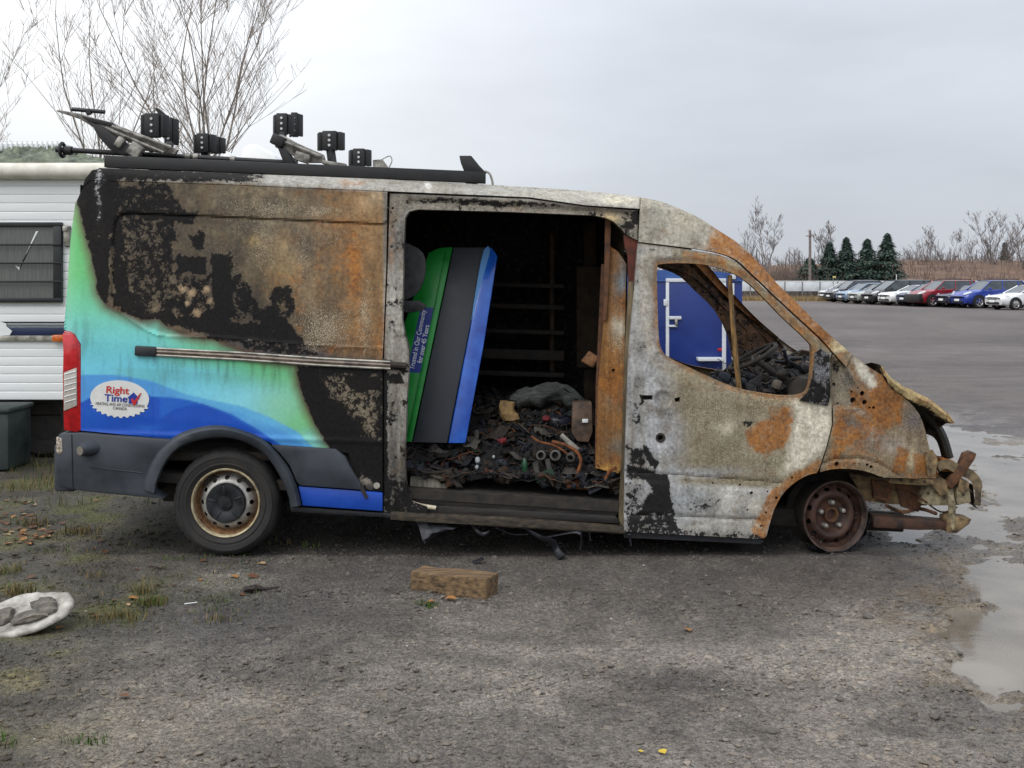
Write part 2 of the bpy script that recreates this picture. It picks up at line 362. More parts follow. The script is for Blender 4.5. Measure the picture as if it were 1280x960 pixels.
# ------------------------------------------------------------------ what the fire left on the van's side
RECESS = smoothpoly([(154, 267.5), (190, 268), (231, 269.3), (280, 271.2), (330, 273.5), (380, 275.8), (430, 278.2), (478, 280.5), (492, 284), (492, 430), (482, 434), (378, 429), (282, 421), (234, 419), (196, 417), (164, 399), (141, 380), (139, 354), (142, 285)], 3)
WRAPB = [(70, 236), (95, 247), (104, 283), (116, 328), (122, 366), (133, 383), (153, 392), (176, 401), (199, 401), (206, 408), (228, 419), (269, 425), (296, 438), (318, 445), (369, 456), (371, 461), (373, 481), (382, 506), (394, 530), (406, 550), (416, 566), (416, 640), (60, 640)]
def burn(px, py):
    n = fb(px, py, 60, 5, 3)-.5; n2 = fb(px, py, 14, 4, 9)-.5; st = fb(px, py*.16, 16, 4, 5)-.5
    N = len(px); col = np.tile(np.array(C(150, 146, 138)), (N, 1)); soot = np.zeros(N); rust = np.zeros(N); pale = np.zeros(N); gl = np.zeros(N)
    wx, wy = px+n2*10+n*10, py+(fb(px, py, 18, 4, 21)-.5)*10+n*8
    def pl(poly, s=6, warp=1.0): return sstep(-s, s, sdist(px+(wx-px)*warp, py+(wy-py)*warp, poly))
    def bl(cx, cy, rx, ry): return np.exp(-(((wx-cx)/rx)**2+((wy-cy)/ry)**2)*1.1)
    def tint(m, rgb): col[:] = col*(1-m[:, None])+np.array(C(*rgb))*m[:, None]
    def mx(a, m, v): a[:] = np.maximum(a, m*v)
    tint(np.clip(.5+n*3, 0, 1)*.5, (128, 124, 115))
    # rear side panel: tan, brown and orange streaks
    rp = pl([(90, 224), (487, 236), (482, 470), (482, 640), (60, 640), (60, 224)], 2, 0)
    tint(rp, (106, 92, 71)); tint(rp*np.clip(.5+st*2.6, 0, 1)*.75, (88, 79, 68)); tint(rp*np.clip(n2*4, 0, 1)*.6, (142, 126, 98))
    for x, y, rx, ry, a in ((438, 330, 28, 100, .55), (440, 330, 12, 52, .9), (410, 285, 46, 22, .34), (372, 370, 15, 64, .5), (345, 350, 30, 40, .34), (318, 300, 9, 9, .3), (430, 252, 50, 14, .3), (474, 420, 14, 44, .55), (400, 240, 60, 10, .35), (445, 420, 24, 50, .45), (400, 330, 12, 60, .4), (360, 300, 40, 20, .3), (420, 440, 70, 10, .42)):
        mx(rust, rp*bl(x, y, rx, ry), a)
    tint(rp*sstep(360, 450, px+n*60)*.55, (142, 104, 58)); tint(rp*bl(317, 300, 9, 8)*.9, (176, 152, 100)); tint(rp*bl(380, 306, 15, 17)*.9, (78, 70, 62)); tint(rp*bl(330, 285, 40, 14)*.5, (82, 76, 68)); tint(rp*bl(420, 360, 16, 60)*.5, (98, 80, 56))
    tint(rp*bl(350, 350, 30, 60)*.5, (156, 130, 84)); tint(rp*bl(470, 248, 18, 14)*.6, (172, 152, 122))
    for x, y, rx, ry, a in ((340, 258, 50, 14, .42), (400, 264, 40, 10, .5), (330, 300, 24, 60, .34), (405, 410, 46, 40, .52), (456, 400, 9, 60, .52), (420, 300, 60, 30, .26), (300, 260, 40, 40, .25), (280, 330, 26, 40, .25), (375, 330, 12, 60, .35)):
        mx(pale, rp*bl(x, y, rx, ry), a)
    # soot
    for x, y, rx, ry, a in ((250, 330, 60, 50, .6), (300, 385, 60, 50, .75), (355, 405, 50, 40, .7), (190, 310, 60, 70, .5), (170, 245, 70, 30, .6), (240, 270, 60, 12, .6), (280, 345, 36, 60, .6), (400, 438, 70, 16, .7), (340, 250, 60, 14, .25), (425, 380, 12, 60, .3), (300, 300, 30, 40, .25), (440, 500, 40, 50, .4), (410, 345, 10, 50, .25)):
        tint(rp*bl(x, y, rx, ry)*a*(.6+.8*np.clip(fb(px, py*.35, 12, 4, 91), 0, 1)), (48, 42, 35))
    for x, y, rx, ry, a in ((800, 575, 26, 40, .55), (850, 650, 70, 12, .5), (880, 625, 34, 18, .4), (805, 500, 10, 40, .3), (930, 525, 24, 8, .45), (845, 470, 20, 40, .2), (1000, 500, 26, 8, .4), (820, 330, 26, 10, .3), (900, 325, 50, 8, .3), (1060, 480, 18, 22, .5), (1060, 560, 16, 10, .3), (1150, 585, 20, 14, .3)):
        tint(bl(x, y, rx, ry)*a*(px > 780)*(.5+np.clip(fb(px, py*.4, 10, 4, 93), 0, 1)), (40, 36, 32))
    mx(soot, pl([(70, 200), (152, 200), (146, 270), (138, 300), (134, 380), (70, 400)], 5), .84)
    mx(soot, pl([(110, 205), (310, 214), (316, 228), (110, 224)], 5, .5), .80); mx(soot, pl([(300, 215), (340, 216), (330, 229), (300, 229)], 8), .5)
    mx(soot, pl([(140, 226), (206, 226), (236, 268), (140, 268)], 10), .62); mx(soot, pl([(148, 256), (250, 262), (240, 276), (148, 272)], 5), .78)
    mx(soot, pl([(140, 268), (216, 270), (210, 372), (140, 372)], 8), .50); mx(soot, pl([(150, 300), (215, 300), (215, 385), (150, 385)], 20), .55); mx(soot, pl([(196, 270), (216, 270), (214, 340), (202, 345)], 5), .72)
    mx(soot, pl([(139, 280), (152, 270), (157, 350), (170, 380), (140, 385)], 5), .8)
    mx(soot, pl([(218, 317), (254, 317), (256, 342), (218, 340)], 4), .95); mx(soot, pl([(232, 290), (254, 286), (254, 312), (234, 308)], 5), .72)
    mx(soot, pl([(216, 342), (262, 345), (266, 400), (216, 395)], 8), .60)
    mx(soot, pl([(262, 315), (288, 318), (292, 400), (300, 430), (262, 425)], 6), .93)
    mx(soot, pl([(285, 330), (306, 345), (318, 372), (326, 388), (292, 400)], 7), .66)
    mx(soot, pl([(134, 366), (220, 372), (300, 392), (330, 385), (345, 410), (378, 430), (290, 428), (200, 402), (150, 392)], 6), .86)
    mx(soot, pl([(290, 392), (326, 392), (322, 404), (292, 408)], 5), 0)
    soot[:] = soot*(1-.75*bl(302, 400, 22, 7))*(1-.7*bl(190, 382, 14, 10))*(1-.6*bl(250, 388, 10, 9))*(1-.6*bl(222, 392, 9, 9))
    mx(soot, pl([(334, 372), (345, 358), (362, 358), (368, 385), (358, 396), (340, 392)], 5), .80); soot[:] *= 1-.7*bl(352, 382, 9, 8)
    mx(soot, pl([(330, 380), (350, 392), (384, 430), (330, 432)], 5), .86)
    tint(rp*pl([(282, 423), (376, 430), (420, 446), (480, 448), (480, 462), (300, 446)], 5)*.9, (66, 64, 66)); mx(soot, pl([(290, 425), (380, 432), (400, 446), (310, 440)], 5), .6)
    for x, y, r_ in ((228, 361, 6), (240, 366, 5), (257, 361, 4), (260, 374, 4), (248, 392, 7), (234, 377, 4)): tint(bl(x, y, r_, r_)*.8, (176, 150, 118)); soot[:] *= 1-.8*bl(x, y, r_, r_)
    fl = bl(123, 236, 6, 26)+bl(128, 222, 8, 8)+bl(125, 268, 4, 12); soot[:] = np.where(fl > .25, soot*(1-.42*np.clip(fl, 0, 1)), soot); tint(np.clip(fl, 0, 1), (172, 174, 178))
    # lower rear: soot with a tan bloom
    lo = pl([(371, 457), (484, 462), (484, 620), (420, 620), (406, 552), (394, 530), (382, 506), (373, 481)], 3, .3)
    tint(lo, (60, 57, 55)); tint(lo*pl([(398, 468), (470, 474), (476, 560), (455, 545), (440, 520), (415, 500)], 8)*.95, (126, 115, 96))
    mx(soot, lo, .92); soot[:] *= 1-lo*.50*pl([(400, 466), (478, 472), (478, 556), (462, 548), (440, 522), (412, 498)], 9); mx(soot, lo*pl([(430, 470), (478, 474), (476, 492), (436, 488)], 5), .85)
    tint(lo*pl([(398, 546), (484, 556), (484, 566), (404, 560)], 3)*.8, (70, 68, 70)); tint(bl(472, 470, 8, 8)*.8, (150, 135, 112))
    tint(bl(455, 600, 14, 6)*.9, (150, 140, 128)); soot[:] *= 1-.8*bl(458, 604, 18, 9)
    # the printed wrap that survived
    sd = sdist(px+n2*5, py+n2*5, WRAPB); w = sstep(-2.5, 2.5, sd)
    g = np.zeros((N, 3)); yy = py+(px-100)*-.035
    stops = [(230, (92, 190, 70)), (300, (66, 176, 76)), (345, (80, 184, 98)), (385, (92, 192, 150)), (420, (96, 198, 196)), (465, (98, 200, 226)), (520, (90, 190, 226))]
    for c in range(3): g[:, c] = np.interp(yy, [s[0] for s in stops], [C(*s[1])[c] for s in stops])
    def gt(m, rgb): g[:] = g*(1-m[:, None])+np.array(C(*rgb))*m[:, None]
    def up(pts, s=1.2): return sstep(-s, s, py-np.interp(px, [p[0] for p in pts], [p[1] for p in pts]))
    gt(sstep(170, 260, px)*sstep(395, 412, py)*(1-sstep(446, 470, py))*.75, (88, 186, 112)); gt(sstep(235, 330, px)*sstep(440, 452, py)*(1-sstep(470, 500, py+.0*px))*.95, (74, 176, 92))
    gt(up([(95, 462), (140, 459), (200, 461), (300, 470), (380, 482)], 2)*(1-sstep(472, 486, py))*.35*sstep(110, 180, px), (70, 158, 140))
    gt(sstep(300, 395, px+.30*(py-480))*sstep(462, 480, py)*.95, (104, 190, 92)); gt(bl(300, 500, 60, 26)*.8, (130, 214, 226)); gt(bl(390, 552, 26, 16)*.9, (128, 208, 206)); gt(bl(345, 505, 30, 26)*.55, (140, 205, 150))
    e1 = [(95, 470), (102, 469), (129, 468), (156, 470), (191, 477), (232, 493), (262, 500), (301, 508), (337, 522), (372, 540), (388, 556), (420, 580)]
    e2 = [(95, 504), (102, 503), (112, 497), (140, 489), (170, 489), (191, 496), (215, 497), (235, 500), (258, 506), (290, 518), (321, 536), (351, 556), (380, 590)]
    m1 = up(e1); gt(m1, (46, 142, 216)); gt(m1*(1-up([(a, b+9) for a, b in e1], 5))*.6*sstep(180, 260, px), (86, 184, 226))
    gt(m1*bl(320, 528, 40, 9)*.55, (84, 178, 226)); m2 = up(e2); gt(m2, (14, 76, 180))
    e3 = [(190, 545), (197, 529), (206, 519), (220, 511), (240, 506), (256, 507), (280, 516), (330, 545)]
    gt(m2*(1-up(e3, 2))*sstep(196, 204, px)*.45, (34, 112, 206)); gt(bl(185, 535, 18, 5)*.6, (46, 110, 208)); gt(bl(110, 520, 20, 16)*.25, (40, 110, 210))
    dirt = np.clip((fb(px, py*.12, 5, 4, 31)-.52)*4, 0, 1)*sstep(380, 420, py)*(1-sstep(470, 500, py)); gt(.13*(1-.9*m2), (176, 196, 200)); gt(dirt*.35, (70, 92, 78))
    gt(np.clip((fb(px, py*.08, 4, 3, 44)-.6)*5, 0, 1)*sstep(442, 452, py)*(1-sstep(462, 490, py))*sstep(170, 200, px)*.5, (52, 74, 58))
    col[:] = col*(1-w[:, None])+g*w[:, None]
    for a in (soot, rust, pale): a *= 1-w
    rim = np.exp(-(sd/5.0)**2)*sstep(238, 262, py)*(1-sstep(552, 575, py)); tint(rim*.85, (70, 50, 38)); rim2 = np.exp(-((sd-6)/5)**2); tint(rim2*.4, (104, 92, 58)); mx(rust, np.exp(-((sd+4)/4)**2)*rp, .25)
    gl[:] = w*.9
    # door pillar beside the opening
    pil = pl([(479, 236), (512, 236), (512, 660), (479, 660)], 2, 0); tint(pil*.85, (126, 123, 116)); tint(pil*np.clip(st*6, 0, 1)*.8, (66, 62, 56)); tint(pil*np.clip(-st*6, 0, 1)*.5, (160, 156, 146)); mx(soot, pil*np.clip(n2*5, 0, 1), .45); tint(pil*bl(490, 350, 5, 80)*.6, (168, 164, 156))
    mx(soot, pil*sstep(560, 620, py), .6); mx(soot, pl([(496, 618), (540, 622), (540, 655), (496, 655)], 4), .72); mx(soot, pl([(484, 466), (506, 468), (506, 480), (486, 482)], 3), .85); mx(soot, pl([(478, 452), (510, 454), (508, 464), (478, 462)], 3), .7); mx(rust, pil*bl(488, 300, 8, 60), .4); mx(pale, pil, .12)
    mx(soot, pl([(479, 600), (488, 600), (488, 640), (479, 640)], 3), .7)
    # roof rail strip
    band = pl([(318, 206), (490, 214), (640, 222), (830, 240), (830, 262), (640, 246), (486, 240), (318, 231)], 3, .3)
    tint(band, (150, 148, 142)); tint(band*np.clip(n*5, 0, 1)*.7, (116, 112, 102)); mx(pale, band, .36); mx(rust, band*bl(440, 228, 30, 6), .5); tint(band*bl(775, 250, 24, 7), (206, 200, 178)); tint(band*bl(536, 235, 3, 12), (206, 204, 198)); tint(band*bl(700, 244, 60, 8)*.6, (168, 164, 150))
    # header above the opening
    hd = pl([(487, 242), (640, 249), (798, 264), (798, 300), (770, 292), (740, 272), (505, 262), (487, 300)], 2, 0); tint(hd, (112, 106, 96)); mx(soot, hd*bl(640, 252, 170, 5), .75); mx(soot, hd*np.clip(st*3+.2, 0, 1), .5); mx(pale, hd, .3); tint(hd*bl(764, 275, 14, 8), (176, 156, 116)); mx(soot, hd*sstep(784, 794, px)*(1-sstep(276, 284, py)), .93)
    # front door
    dr = pl([(799, 300), (783, 460), (776, 680), (960, 680), (1022, 594), (1042, 530), (1042, 440), (920, 325)], 2, 0)
    tint(dr, (128, 120, 100)); lf = dr*(1-sstep(830, 868, px+n*30)); tint(lf*.9, (160, 161, 163)); tint(lf*bl(805, 440, 12, 90)*.7, (182, 184, 188)); tint(dr*bl(818, 560, 30, 18)*.6, (176, 178, 182)); tint(dr*bl(800, 400, 10, 90)*.5, (140, 132, 112)); tint(dr*bl(815, 330, 20, 20)*.6, (150, 142, 122)); tint(lf*np.clip(n2*5+n*4, 0, 1)*.6, (112, 111, 108)); tint(dr*np.clip(n*5, 0, 1)*sstep(850, 900, px)*.5, (100, 90, 70)); tint(lf*np.clip(st*5, 0, 1)*.4, (122, 118, 108)); mx(soot, lf*.9*np.clip(n2*3+.05, 0, 1), .40); tint(dr*bl(810, 300, 40, 10)*.7, (170, 164, 148))
    mx(pale, dr*sstep(850, 900, px)*(1-sstep(980, 1000, px)), .34); mx(pale, dr*bl(890, 510, 50, 40), .46); tint(dr*bl(925, 505, 70, 16)*.6, (112, 98, 70)); tint(dr*bl(862, 520, 16, 60)*.45, (118, 108, 86)); tint(dr*bl(900, 575, 80, 14)*.5, (128, 118, 96)); tint(dr*bl(905, 490, 30, 18)*.6, (150, 148, 136)); tint(dr*np.clip(st*5-.2, 0, 1)*.5, (112, 100, 78)); mx(rust, dr*bl(945, 590, 60, 8), .3); mx(rust, dr*bl(905, 487, 60, 5), .4); mx(rust, dr*bl(1000, 590, 20, 8), .5); tint(dr*bl(870, 490, 40, 50)*.6, (126, 116, 94)); tint(dr*bl(960, 500, 50, 14)*.6, (116, 102, 78)); tint(dr*bl(930, 560, 50, 30)*.5, (152, 144, 122))
    sw = -sdist(px, py, WIN); mx(rust, dr*np.exp(-(np.maximum(sw-2, 0)/7)**2)*.85, .55); tint(dr*np.exp(-(np.maximum(sw, 0)/5)**2)*.75, (110, 88, 60)); tint(dr*np.exp(-((sw-14)/8)**2)*.4, (150, 138, 112))
    mx(rust, dr*pl([(852, 309), (900, 316), (950, 350), (1015, 418), (1005, 420), (940, 352), (890, 328), (850, 326)], 5), .62)
    org = pl([(928, 538), (948, 525), (990, 510), (988, 535), (976, 560), (958, 572), (938, 562)], 6); mx(rust, dr*org, .92); mx(rust, dr*pl([(960, 512), (990, 508), (984, 545), (970, 540)], 6), .85)
    tint(dr*bl(905, 555, 36, 26)*.45, (96, 84, 60)); tint(dr*pl([(992, 500), (1040, 504), (1040, 535), (1030, 566), (1000, 586), (980, 590), (984, 555)], 9)*.95, (202, 196, 178)); tint(dr*bl(905, 535, 10, 10)*.8, (196, 188, 164)); soot[:] = soot
    mx(soot, dr*pl([(925, 526), (945, 524), (940, 530), (928, 531)], 3), .7)
    low = dr*sstep(598, 606, py-.05*(px-800)); tint(low*.7, (156, 156, 156)); tint(low*bl(912, 622, 16, 22)*.9, (198, 196, 188)); tint(low*bl(945, 632, 10, 12)*.9, (204, 200, 188)); tint(low*bl(860, 625, 40, 18)*.5, (140, 146, 150))
    tint(dr*bl(870, 590, 60, 6)*.8, (176, 178, 180)); tint(low*bl(890, 658, 60, 5)*.6, (170, 168, 160))
    mx(soot, dr*pl([(800, 590), (832, 592), (838, 625), (840, 640), (795, 642), (812, 612)], 5), 1.0); mx(soot, dr*pl([(782, 580), (818, 585), (815, 600), (782, 598)], 5), .8); mx(soot, dr*pl([(786, 555), (808, 560), (806, 582), (786, 580)], 6), .66); mx(soot, dr*pl([(802, 552), (812, 560), (822, 580), (816, 586), (806, 570)], 3), .85)
    mx(soot, dr*pl([(780, 605), (800, 605), (800, 640), (780, 640)], 8), .5); mx(soot, dr*pl([(780, 640), (840, 640), (850, 668), (780, 668)], 8), .62); mx(soot, dr*bl(880, 630, 22, 12), .5); mx(soot, dr*bl(795, 520, 10, 26), .42); mx(soot, dr*sstep(654, 664, py-.04*(px-800)), .45)
    mx(soot, dr*pl([(799, 492), (803, 494), (802, 506), (799, 506)], 1.5), .9)
    arch = dr*pl([(956, 680), (940, 660), (962, 618), (990, 592), (1030, 572), (1030, 600), (990, 625), (968, 650)], 4); mx(rust, arch, .72); tint(arch*.5, (140, 112, 76)); tint(arch*bl(955, 655, 10, 14)*.8, (186, 178, 156))
    # cab roof side and windscreen pillar
    ca = pl([(799, 240), (799, 304), (880, 315), (922, 326), (968, 370), (1056, 458), (1068, 446), (940, 300), (860, 250)], 2, 0)
    tint(ca, (158, 154, 142)); tint(ca*np.clip(n*5+.25, 0, 1)*.8, (116, 108, 90)); tint(ca*np.clip(n2*5, 0, 1)*.4, (176, 172, 160)); tint(ca*bl(860, 272, 30, 10)*.8, (196, 190, 172)); mx(pale, ca*bl(860, 285, 40, 20), .55); mx(rust, ca*bl(832, 288, 12, 10), .3)
    mx(rust, ca*sstep(880, 905, px+n*20+.4*(py-280))*(1-sstep(1030, 1052, px)), .93); mx(rust, ca*pl([(840, 250), (900, 286), (900, 276), (860, 252)], 4), .6); tint(ca*sstep(1024, 1040, px)*.95, (180, 164, 128)); mx(rust, ca*sstep(1030, 1064, px)*.8, .35)
    # front wing
    fe = pl([(1042, 440), (1068, 440), (1180, 480), (1180, 620), (1024, 620), (1024, 590), (1042, 531)], 2, 0)
    tint(fe, (122, 106, 82)); tint(fe*np.clip(n*5, 0, 1)*.7, (118, 108, 96)); mx(pale, fe, .26); mx(rust, fe*np.clip(.6+n*4, 0, 1), .52)
    mx(rust, fe*pl([(1086, 478), (1104, 468), (1128, 496), (1130, 530), (1100, 535), (1076, 515)], 8), .96); mx(rust, fe*pl([(1044, 515), (1066, 508), (1100, 530), (1090, 552), (1066, 560), (1046, 578), (1034, 572)], 8), .86)
    mx(rust, fe*pl([(1118, 556), (1136, 560), (1134, 592), (1116, 592)], 5), .9); mx(rust, fe*pl([(1138, 565), (1164, 570), (1166, 598), (1142, 596)], 5), .85); tint(fe*bl(1138, 572, 3, 24)*.8, (204, 186, 150))
    tint(fe*bl(1068, 530, 14, 12)*.9, (96, 88, 84)); rust[:] *= 1-.6*fe*bl(1068, 530, 13, 12); tint(fe*bl(1140, 522, 12, 16)*.9, (102, 96, 100)); rust[:] *= 1-.7*fe*bl(1142, 520, 14, 18); tint(fe*bl(1110, 555, 26, 14)*.8, (158, 146, 134))
    tint(fe*pl([(1064, 443), (1084, 458), (1100, 482), (1092, 490), (1074, 472)], 4)*.95, (204, 198, 182)); rust[:] *= 1-.9*fe*pl([(1064, 443), (1084, 458), (1097, 482), (1088, 488), (1074, 470)], 5); tint(fe*bl(1106, 474, 8, 8)*.6, (140, 126, 90))
    fl2 = fe*pl([(1024, 592), (1040, 576), (1062, 572), (1088, 578), (1112, 592), (1112, 600), (1060, 590)], 2, .3); tint(fl2*.8, (132, 116, 92)); mx(rust, fl2*(1-sstep(1062, 1080, px)), .6)
    hp = fe*pl([(1041, 446), (1060, 460), (1070, 480), (1074, 505), (1041, 508)], 3, .5); tint(hp*.9, (122, 112, 96)); tint(hp*bl(1062, 475, 10, 12)*.6, (96, 96, 96)); mx(soot, hp*bl(1046, 462, 7, 10), .7); rust[:] *= 1-.8*hp; mx(rust, fe*pl([(1064, 488), (1090, 494), (1096, 512), (1064, 512)], 5), .8)
    tint(fe*bl(1072, 516, 12, 3)*.8, (200, 194, 178))
    msk = np.stack([np.clip(soot, 0, 1), np.clip(rust, 0, 1), np.clip(pale, 0, 1), np.clip(gl, 0, 1)], 1)
    return np.clip(col, .004, .9), msk
WIN = smoothpoly([(822, 336), (827, 330), (859, 329), (889, 332), (913, 340), (933, 351.5), (952, 369), (978, 396), (1010, 426), (1015, 437), (1014, 470), (1010, 488), (1000, 494), (978, 495), (948, 491), (921, 485), (889, 472), (859, 458), (836, 446.5), (828, 438), (824, 421), (822, 369)], 3)
# ------------------------------------------------------------------ the burnt van
VAN = thing('burnt_van', 'burnt-out work van with rusty front, sooty side and green and blue wrap at the rear', 'van', (-.1, 1.0, 0))
def recess(px, py):
    d = sdist(px, py, RECESS); r = .012*sstep(-1.6, 1.6, d)+.010*np.exp(-((d-.5)/1.3)**2)*(py < 390)-.006*np.exp(-((d+1)/1.6)**2)*(py > 385)
    r -= .007*np.exp(-((py-(541+.03*(px-100)))/3.0)**2)*(px > 100)          # lower swage
    r += .004*np.exp(-(px-193)**2/2.0)*sstep(470, 480, py)                  # seam of the corner panel
    r += .003*(fb(px, py, 50, 3, 61)-.5)*2
    return r
side_out = [(128, 226), (282, 231), (484, 239.5), (482.5, 330), (478, 450), (478, 614), (440, 611), (436, 566), (350, 562), (336, 552), (305, 541), (270, 536), (240, 539), (215, 549), (140, 541.5), (101, 538), (101, 430), (93, 417), (80, 412), (84, 360), (88, 300), (94, 255), (103, 236), (112, 226)]
panel('side_panel', side_out, M_burn, VAN, step=2.1, relief=recess, paint=burn)
rail_out = [(103, 235), (107, 223), (114, 215), (125, 210), (200, 213), (300, 217), (480, 224), (620, 231.5), (735, 239), (799.5, 246), (799.5, 261), (732, 256.5), (661, 246.5), (484, 239), (282, 230.5), (128, 225.5), (112, 225.5)]
panel('roof_rail', rail_out, M_burn, VAN, step=2.6, paint=burn, depth=.05, relief=lambda x, y: -.004+.003*(fb(x, y, 30, 3, 5)-.5)*2)
header = [(487, 241.5), (661, 248.5), (732, 258), (797.5, 263), (797, 300), (784, 294), (778, 287), (768, 277), (757, 272), (743, 269), (634, 264.5), (522, 261.5), (511, 264), (506, 272), (504, 330), (502.5, 400), (506, 420), (511, 438), (510.5, 467), (508, 500), (506.5, 550), (506, 585), (508, 612), (516, 628), (534, 634), (534, 650), (479.5, 645), (479.5, 450), (484.5, 330)]
def hrel(x, y):
    r = .018*np.exp(-((y-(251+.055*(x-500)))/4)**2)*(x > 510)*(x < 790)
    r += .012*np.exp(-((x-497)/3.0)**2)*(y > 290) - .010*np.exp(-((x-505)/3.5)**2)*(y > 280)*(y < 420)
    return r+.016
panel('door_opening_frame', header, M_burn, VAN, holes=[circ(490.5, 260, 1.6, n=8), circ(488, 531, 1.8, n=8)], step=2.4, paint=burn, depth=.09, relief=hrel)
door_out = smoothpoly([(797.5, 304), (834, 308.5), (875, 314), (902, 319.5), (920, 328), (941, 347), (968, 374), (995, 398), (1022, 422), (1037, 438)], 3, False)+[(1039, 470), (1039.5, 504), (1040, 531), (1033, 558), (1024, 585)]+smoothpoly([(1021, 591), (1005, 596), (983, 612), (967, 637), (957, 672)], 3, False)+[(948, 673), (780, 664), (781, 585), (786, 440)]
def drel(x, y):
    r = .010*np.exp(-((y-(590+.075*(x-790)))/1.6)**2)*(x < 978)
    r -= .012*sstep(596, 604, y-.075*(x-790))*(x < 975)*sstep(980, 965, x)
    r += .012*np.exp(-((y-(643+.045*(x-790)))/2.2)**2)*(x < 950)
    sw = -sdist(x, y, WIN); r += .014*(1-sstep(2, 9, sw))
    r += .022*sstep(0, 6, sdist(x, y, circ(829, 499, 13, 12, 16)))+.006*np.exp(-((y-520)/14.)**2)
    return r+.005*(fb(x, y, 36, 3, 71)-.5)*2-.006*np.exp(-((x-1022)/6)**2)*(y < 500)
dholes = [WIN, [(803, 494), (816, 494), (816, 500), (803, 500)], [(843, 498), (850, 496), (850, 502), (844, 503)], circ(825.5, 547, 4.2, n=12), circ(925, 606, 1.5, n=8), circ(939, 616, 2.2, n=8), circ(959, 614, 1.3, n=8), circ(891, 604, 1.2, n=8), circ(857, 600, 1.1, n=8), circ(934, 637, 1.3, n=8), circ(970, 622, 2, n=8), circ(990, 597, 1.6, n=8), circ(957, 640, 1.5, n=8), circ(951, 657, 1.6, n=8)]
DOOR = panel('front_door', door_out, M_burn, VAN, holes=dholes, step=2.5, paint=burn, relief=drel, depth=.05)
b = MB()
for x, y, r in ((825.5, 547, 5.5),): b.add(tubeVF([S(x, y, -.006)+0, S(x, y, .02)+0], .024, 14)); 
b2 = MB(); b2.add(latheVF([(.030, .0), (.030, -.008), (.018, -.008), (.016, .02)], 18, S(825.5, 547, .004))); b2.done('lock_ring', M_char, DOOR)
for q_, s_ in ((S(810, 497, .06), (.08, .02, .05)), (S(847, 500, .06), (.05, .02, .05)), (S(825, 547, .06), (.06, .02, .06))): b2 = MB(); b2.add(boxVF(q_, s_)); b2.done('handle_mechanism', M_char, DOOR)
cab_out = smoothpoly([(800.8, 247), (822, 251), (834, 255), (869, 270), (896, 287), (926, 307), (953, 334), (969.5, 353), (997, 380), (1024, 407), (1051, 431), (1064, 442)], 3, False)+[(1057, 458)]+smoothpoly([(1038, 437), (1023.7, 421), (996.6, 396), (969.5, 371), (942, 344.6), (921, 325.6), (902, 317.5), (875, 312), (834, 306.6), (798, 302.5)], 3, False)
panel('cab_side', cab_out, M_burn, VAN, step=2.4, paint=burn, depth=.08, relief=lambda x, y: -.012+.006*(fb(x, y, 26, 3, 15)-.5)*2)
fen_out = [(1041.5, 443), (1049, 452), (1057, 459), (1065, 443)]+smoothpoly([(1074, 450), (1087, 459.5), (1101, 468), (1113, 480), (1125, 492), (1137, 503), (1149, 518), (1157, 540), (1162, 562), (1168, 574), (1170, 598)], 2, False)+[(1140, 598), (1112, 597)]+smoothpoly([(1100, 595.5), (1082, 589), (1060, 586), (1040, 586.5), (1026, 590)], 2, False)+[(1026, 585), (1035, 558), (1042, 531), (1041.5, 490)]
fh = [circ(1068, 501, 3.6, n=12), circ(1078, 492, 3, 3.4, 12), circ(1081, 503, 3.2, n=12), circ(1087, 509.5, 1.5, n=8), circ(1092, 509.5, 2, n=8), circ(1066.5, 490, 1.4, n=8), circ(1073, 485, 1.1, n=8), circ(1046, 457, 1.5, n=8), circ(1040.2+4, 481, 2.4, n=10), circ(1049, 505, 1.3, n=8), circ(1084, 581, 2, n=8), circ(1089, 583.5, 2.2, n=8), circ(1046, 580, 3, n=10), circ(1069, 579, 1, n=6), circ(1074, 580, 1, n=6), circ(1055, 583, 1, n=6), circ(1036, 582, 1, n=6)]
def frel(x, y):
    hp = sstep(0, 5, sdist(x, y, [(1036, 440), (1059, 460), (1072, 482), (1076, 512), (1036, 512)]))
    r = .035*hp+.012*np.exp(-((y-np.interp(x, [1024, 1045, 1075, 1100, 1125], [582, 574, 573, 580, 596]))/2.0)**2)*(x < 1125)
    r -= .010*np.exp(-(((x-1061)/7)**2+((y-473)/7)**2))
    r -= .012*np.exp(-((x-(1132+.35*(y-560)))/3)**2)*sstep(545, 560, y)
    return r+.008*(fb(x, y, 24, 3, 81)-.5)*2
panel('front_wing', fen_out, M_burn, VAN, holes=fh, step=2.3, paint=burn, relief=frel, depth=.05)
# hidden faces: the far side repeats the near one, mirrored across the van
def mirror(src, name=None):
    c = src.copy(); c.name = name or src.name; COL.objects.link(c); c.scale.y = -1; c.location.y = .06
    return c
for ch in [o for o in VAN.children if o.name in ('side_panel', 'roof_rail', 'front_door', 'cab_side', 'front_wing')]: mirror(ch)
b = MB(); b.add(prismVF([(490, 242), (620, 244), (735, 254), (798, 262), (798, 284), (784, 284), (768, 272), (743, 267), (634, 262.5), (522, 259.5), (490, 262)], .19, .40)); b.done('header_box', M_char, VAN)
far_fill = [(468, 219), (620, 229), (735, 237), (806, 245), (808, 304), (796, 440), (790, 664), (468, 640)]
FW = 2.06
def SF(px, py, off=0.0):
    P = S(px, py, 0); P[:, 1] = FW-P[:, 1]-off; return P
dk = lambda x, y: (np.tile(C(44, 36, 30), (len(x), 1))*(.6+.9*fb(x, y, 40, 4, 4))[:, None], np.stack([np.full(len(x), .62), np.full(len(x), .25)*sstep(400, 520, y), np.zeros(len(x)), np.zeros(len(x))], 1))
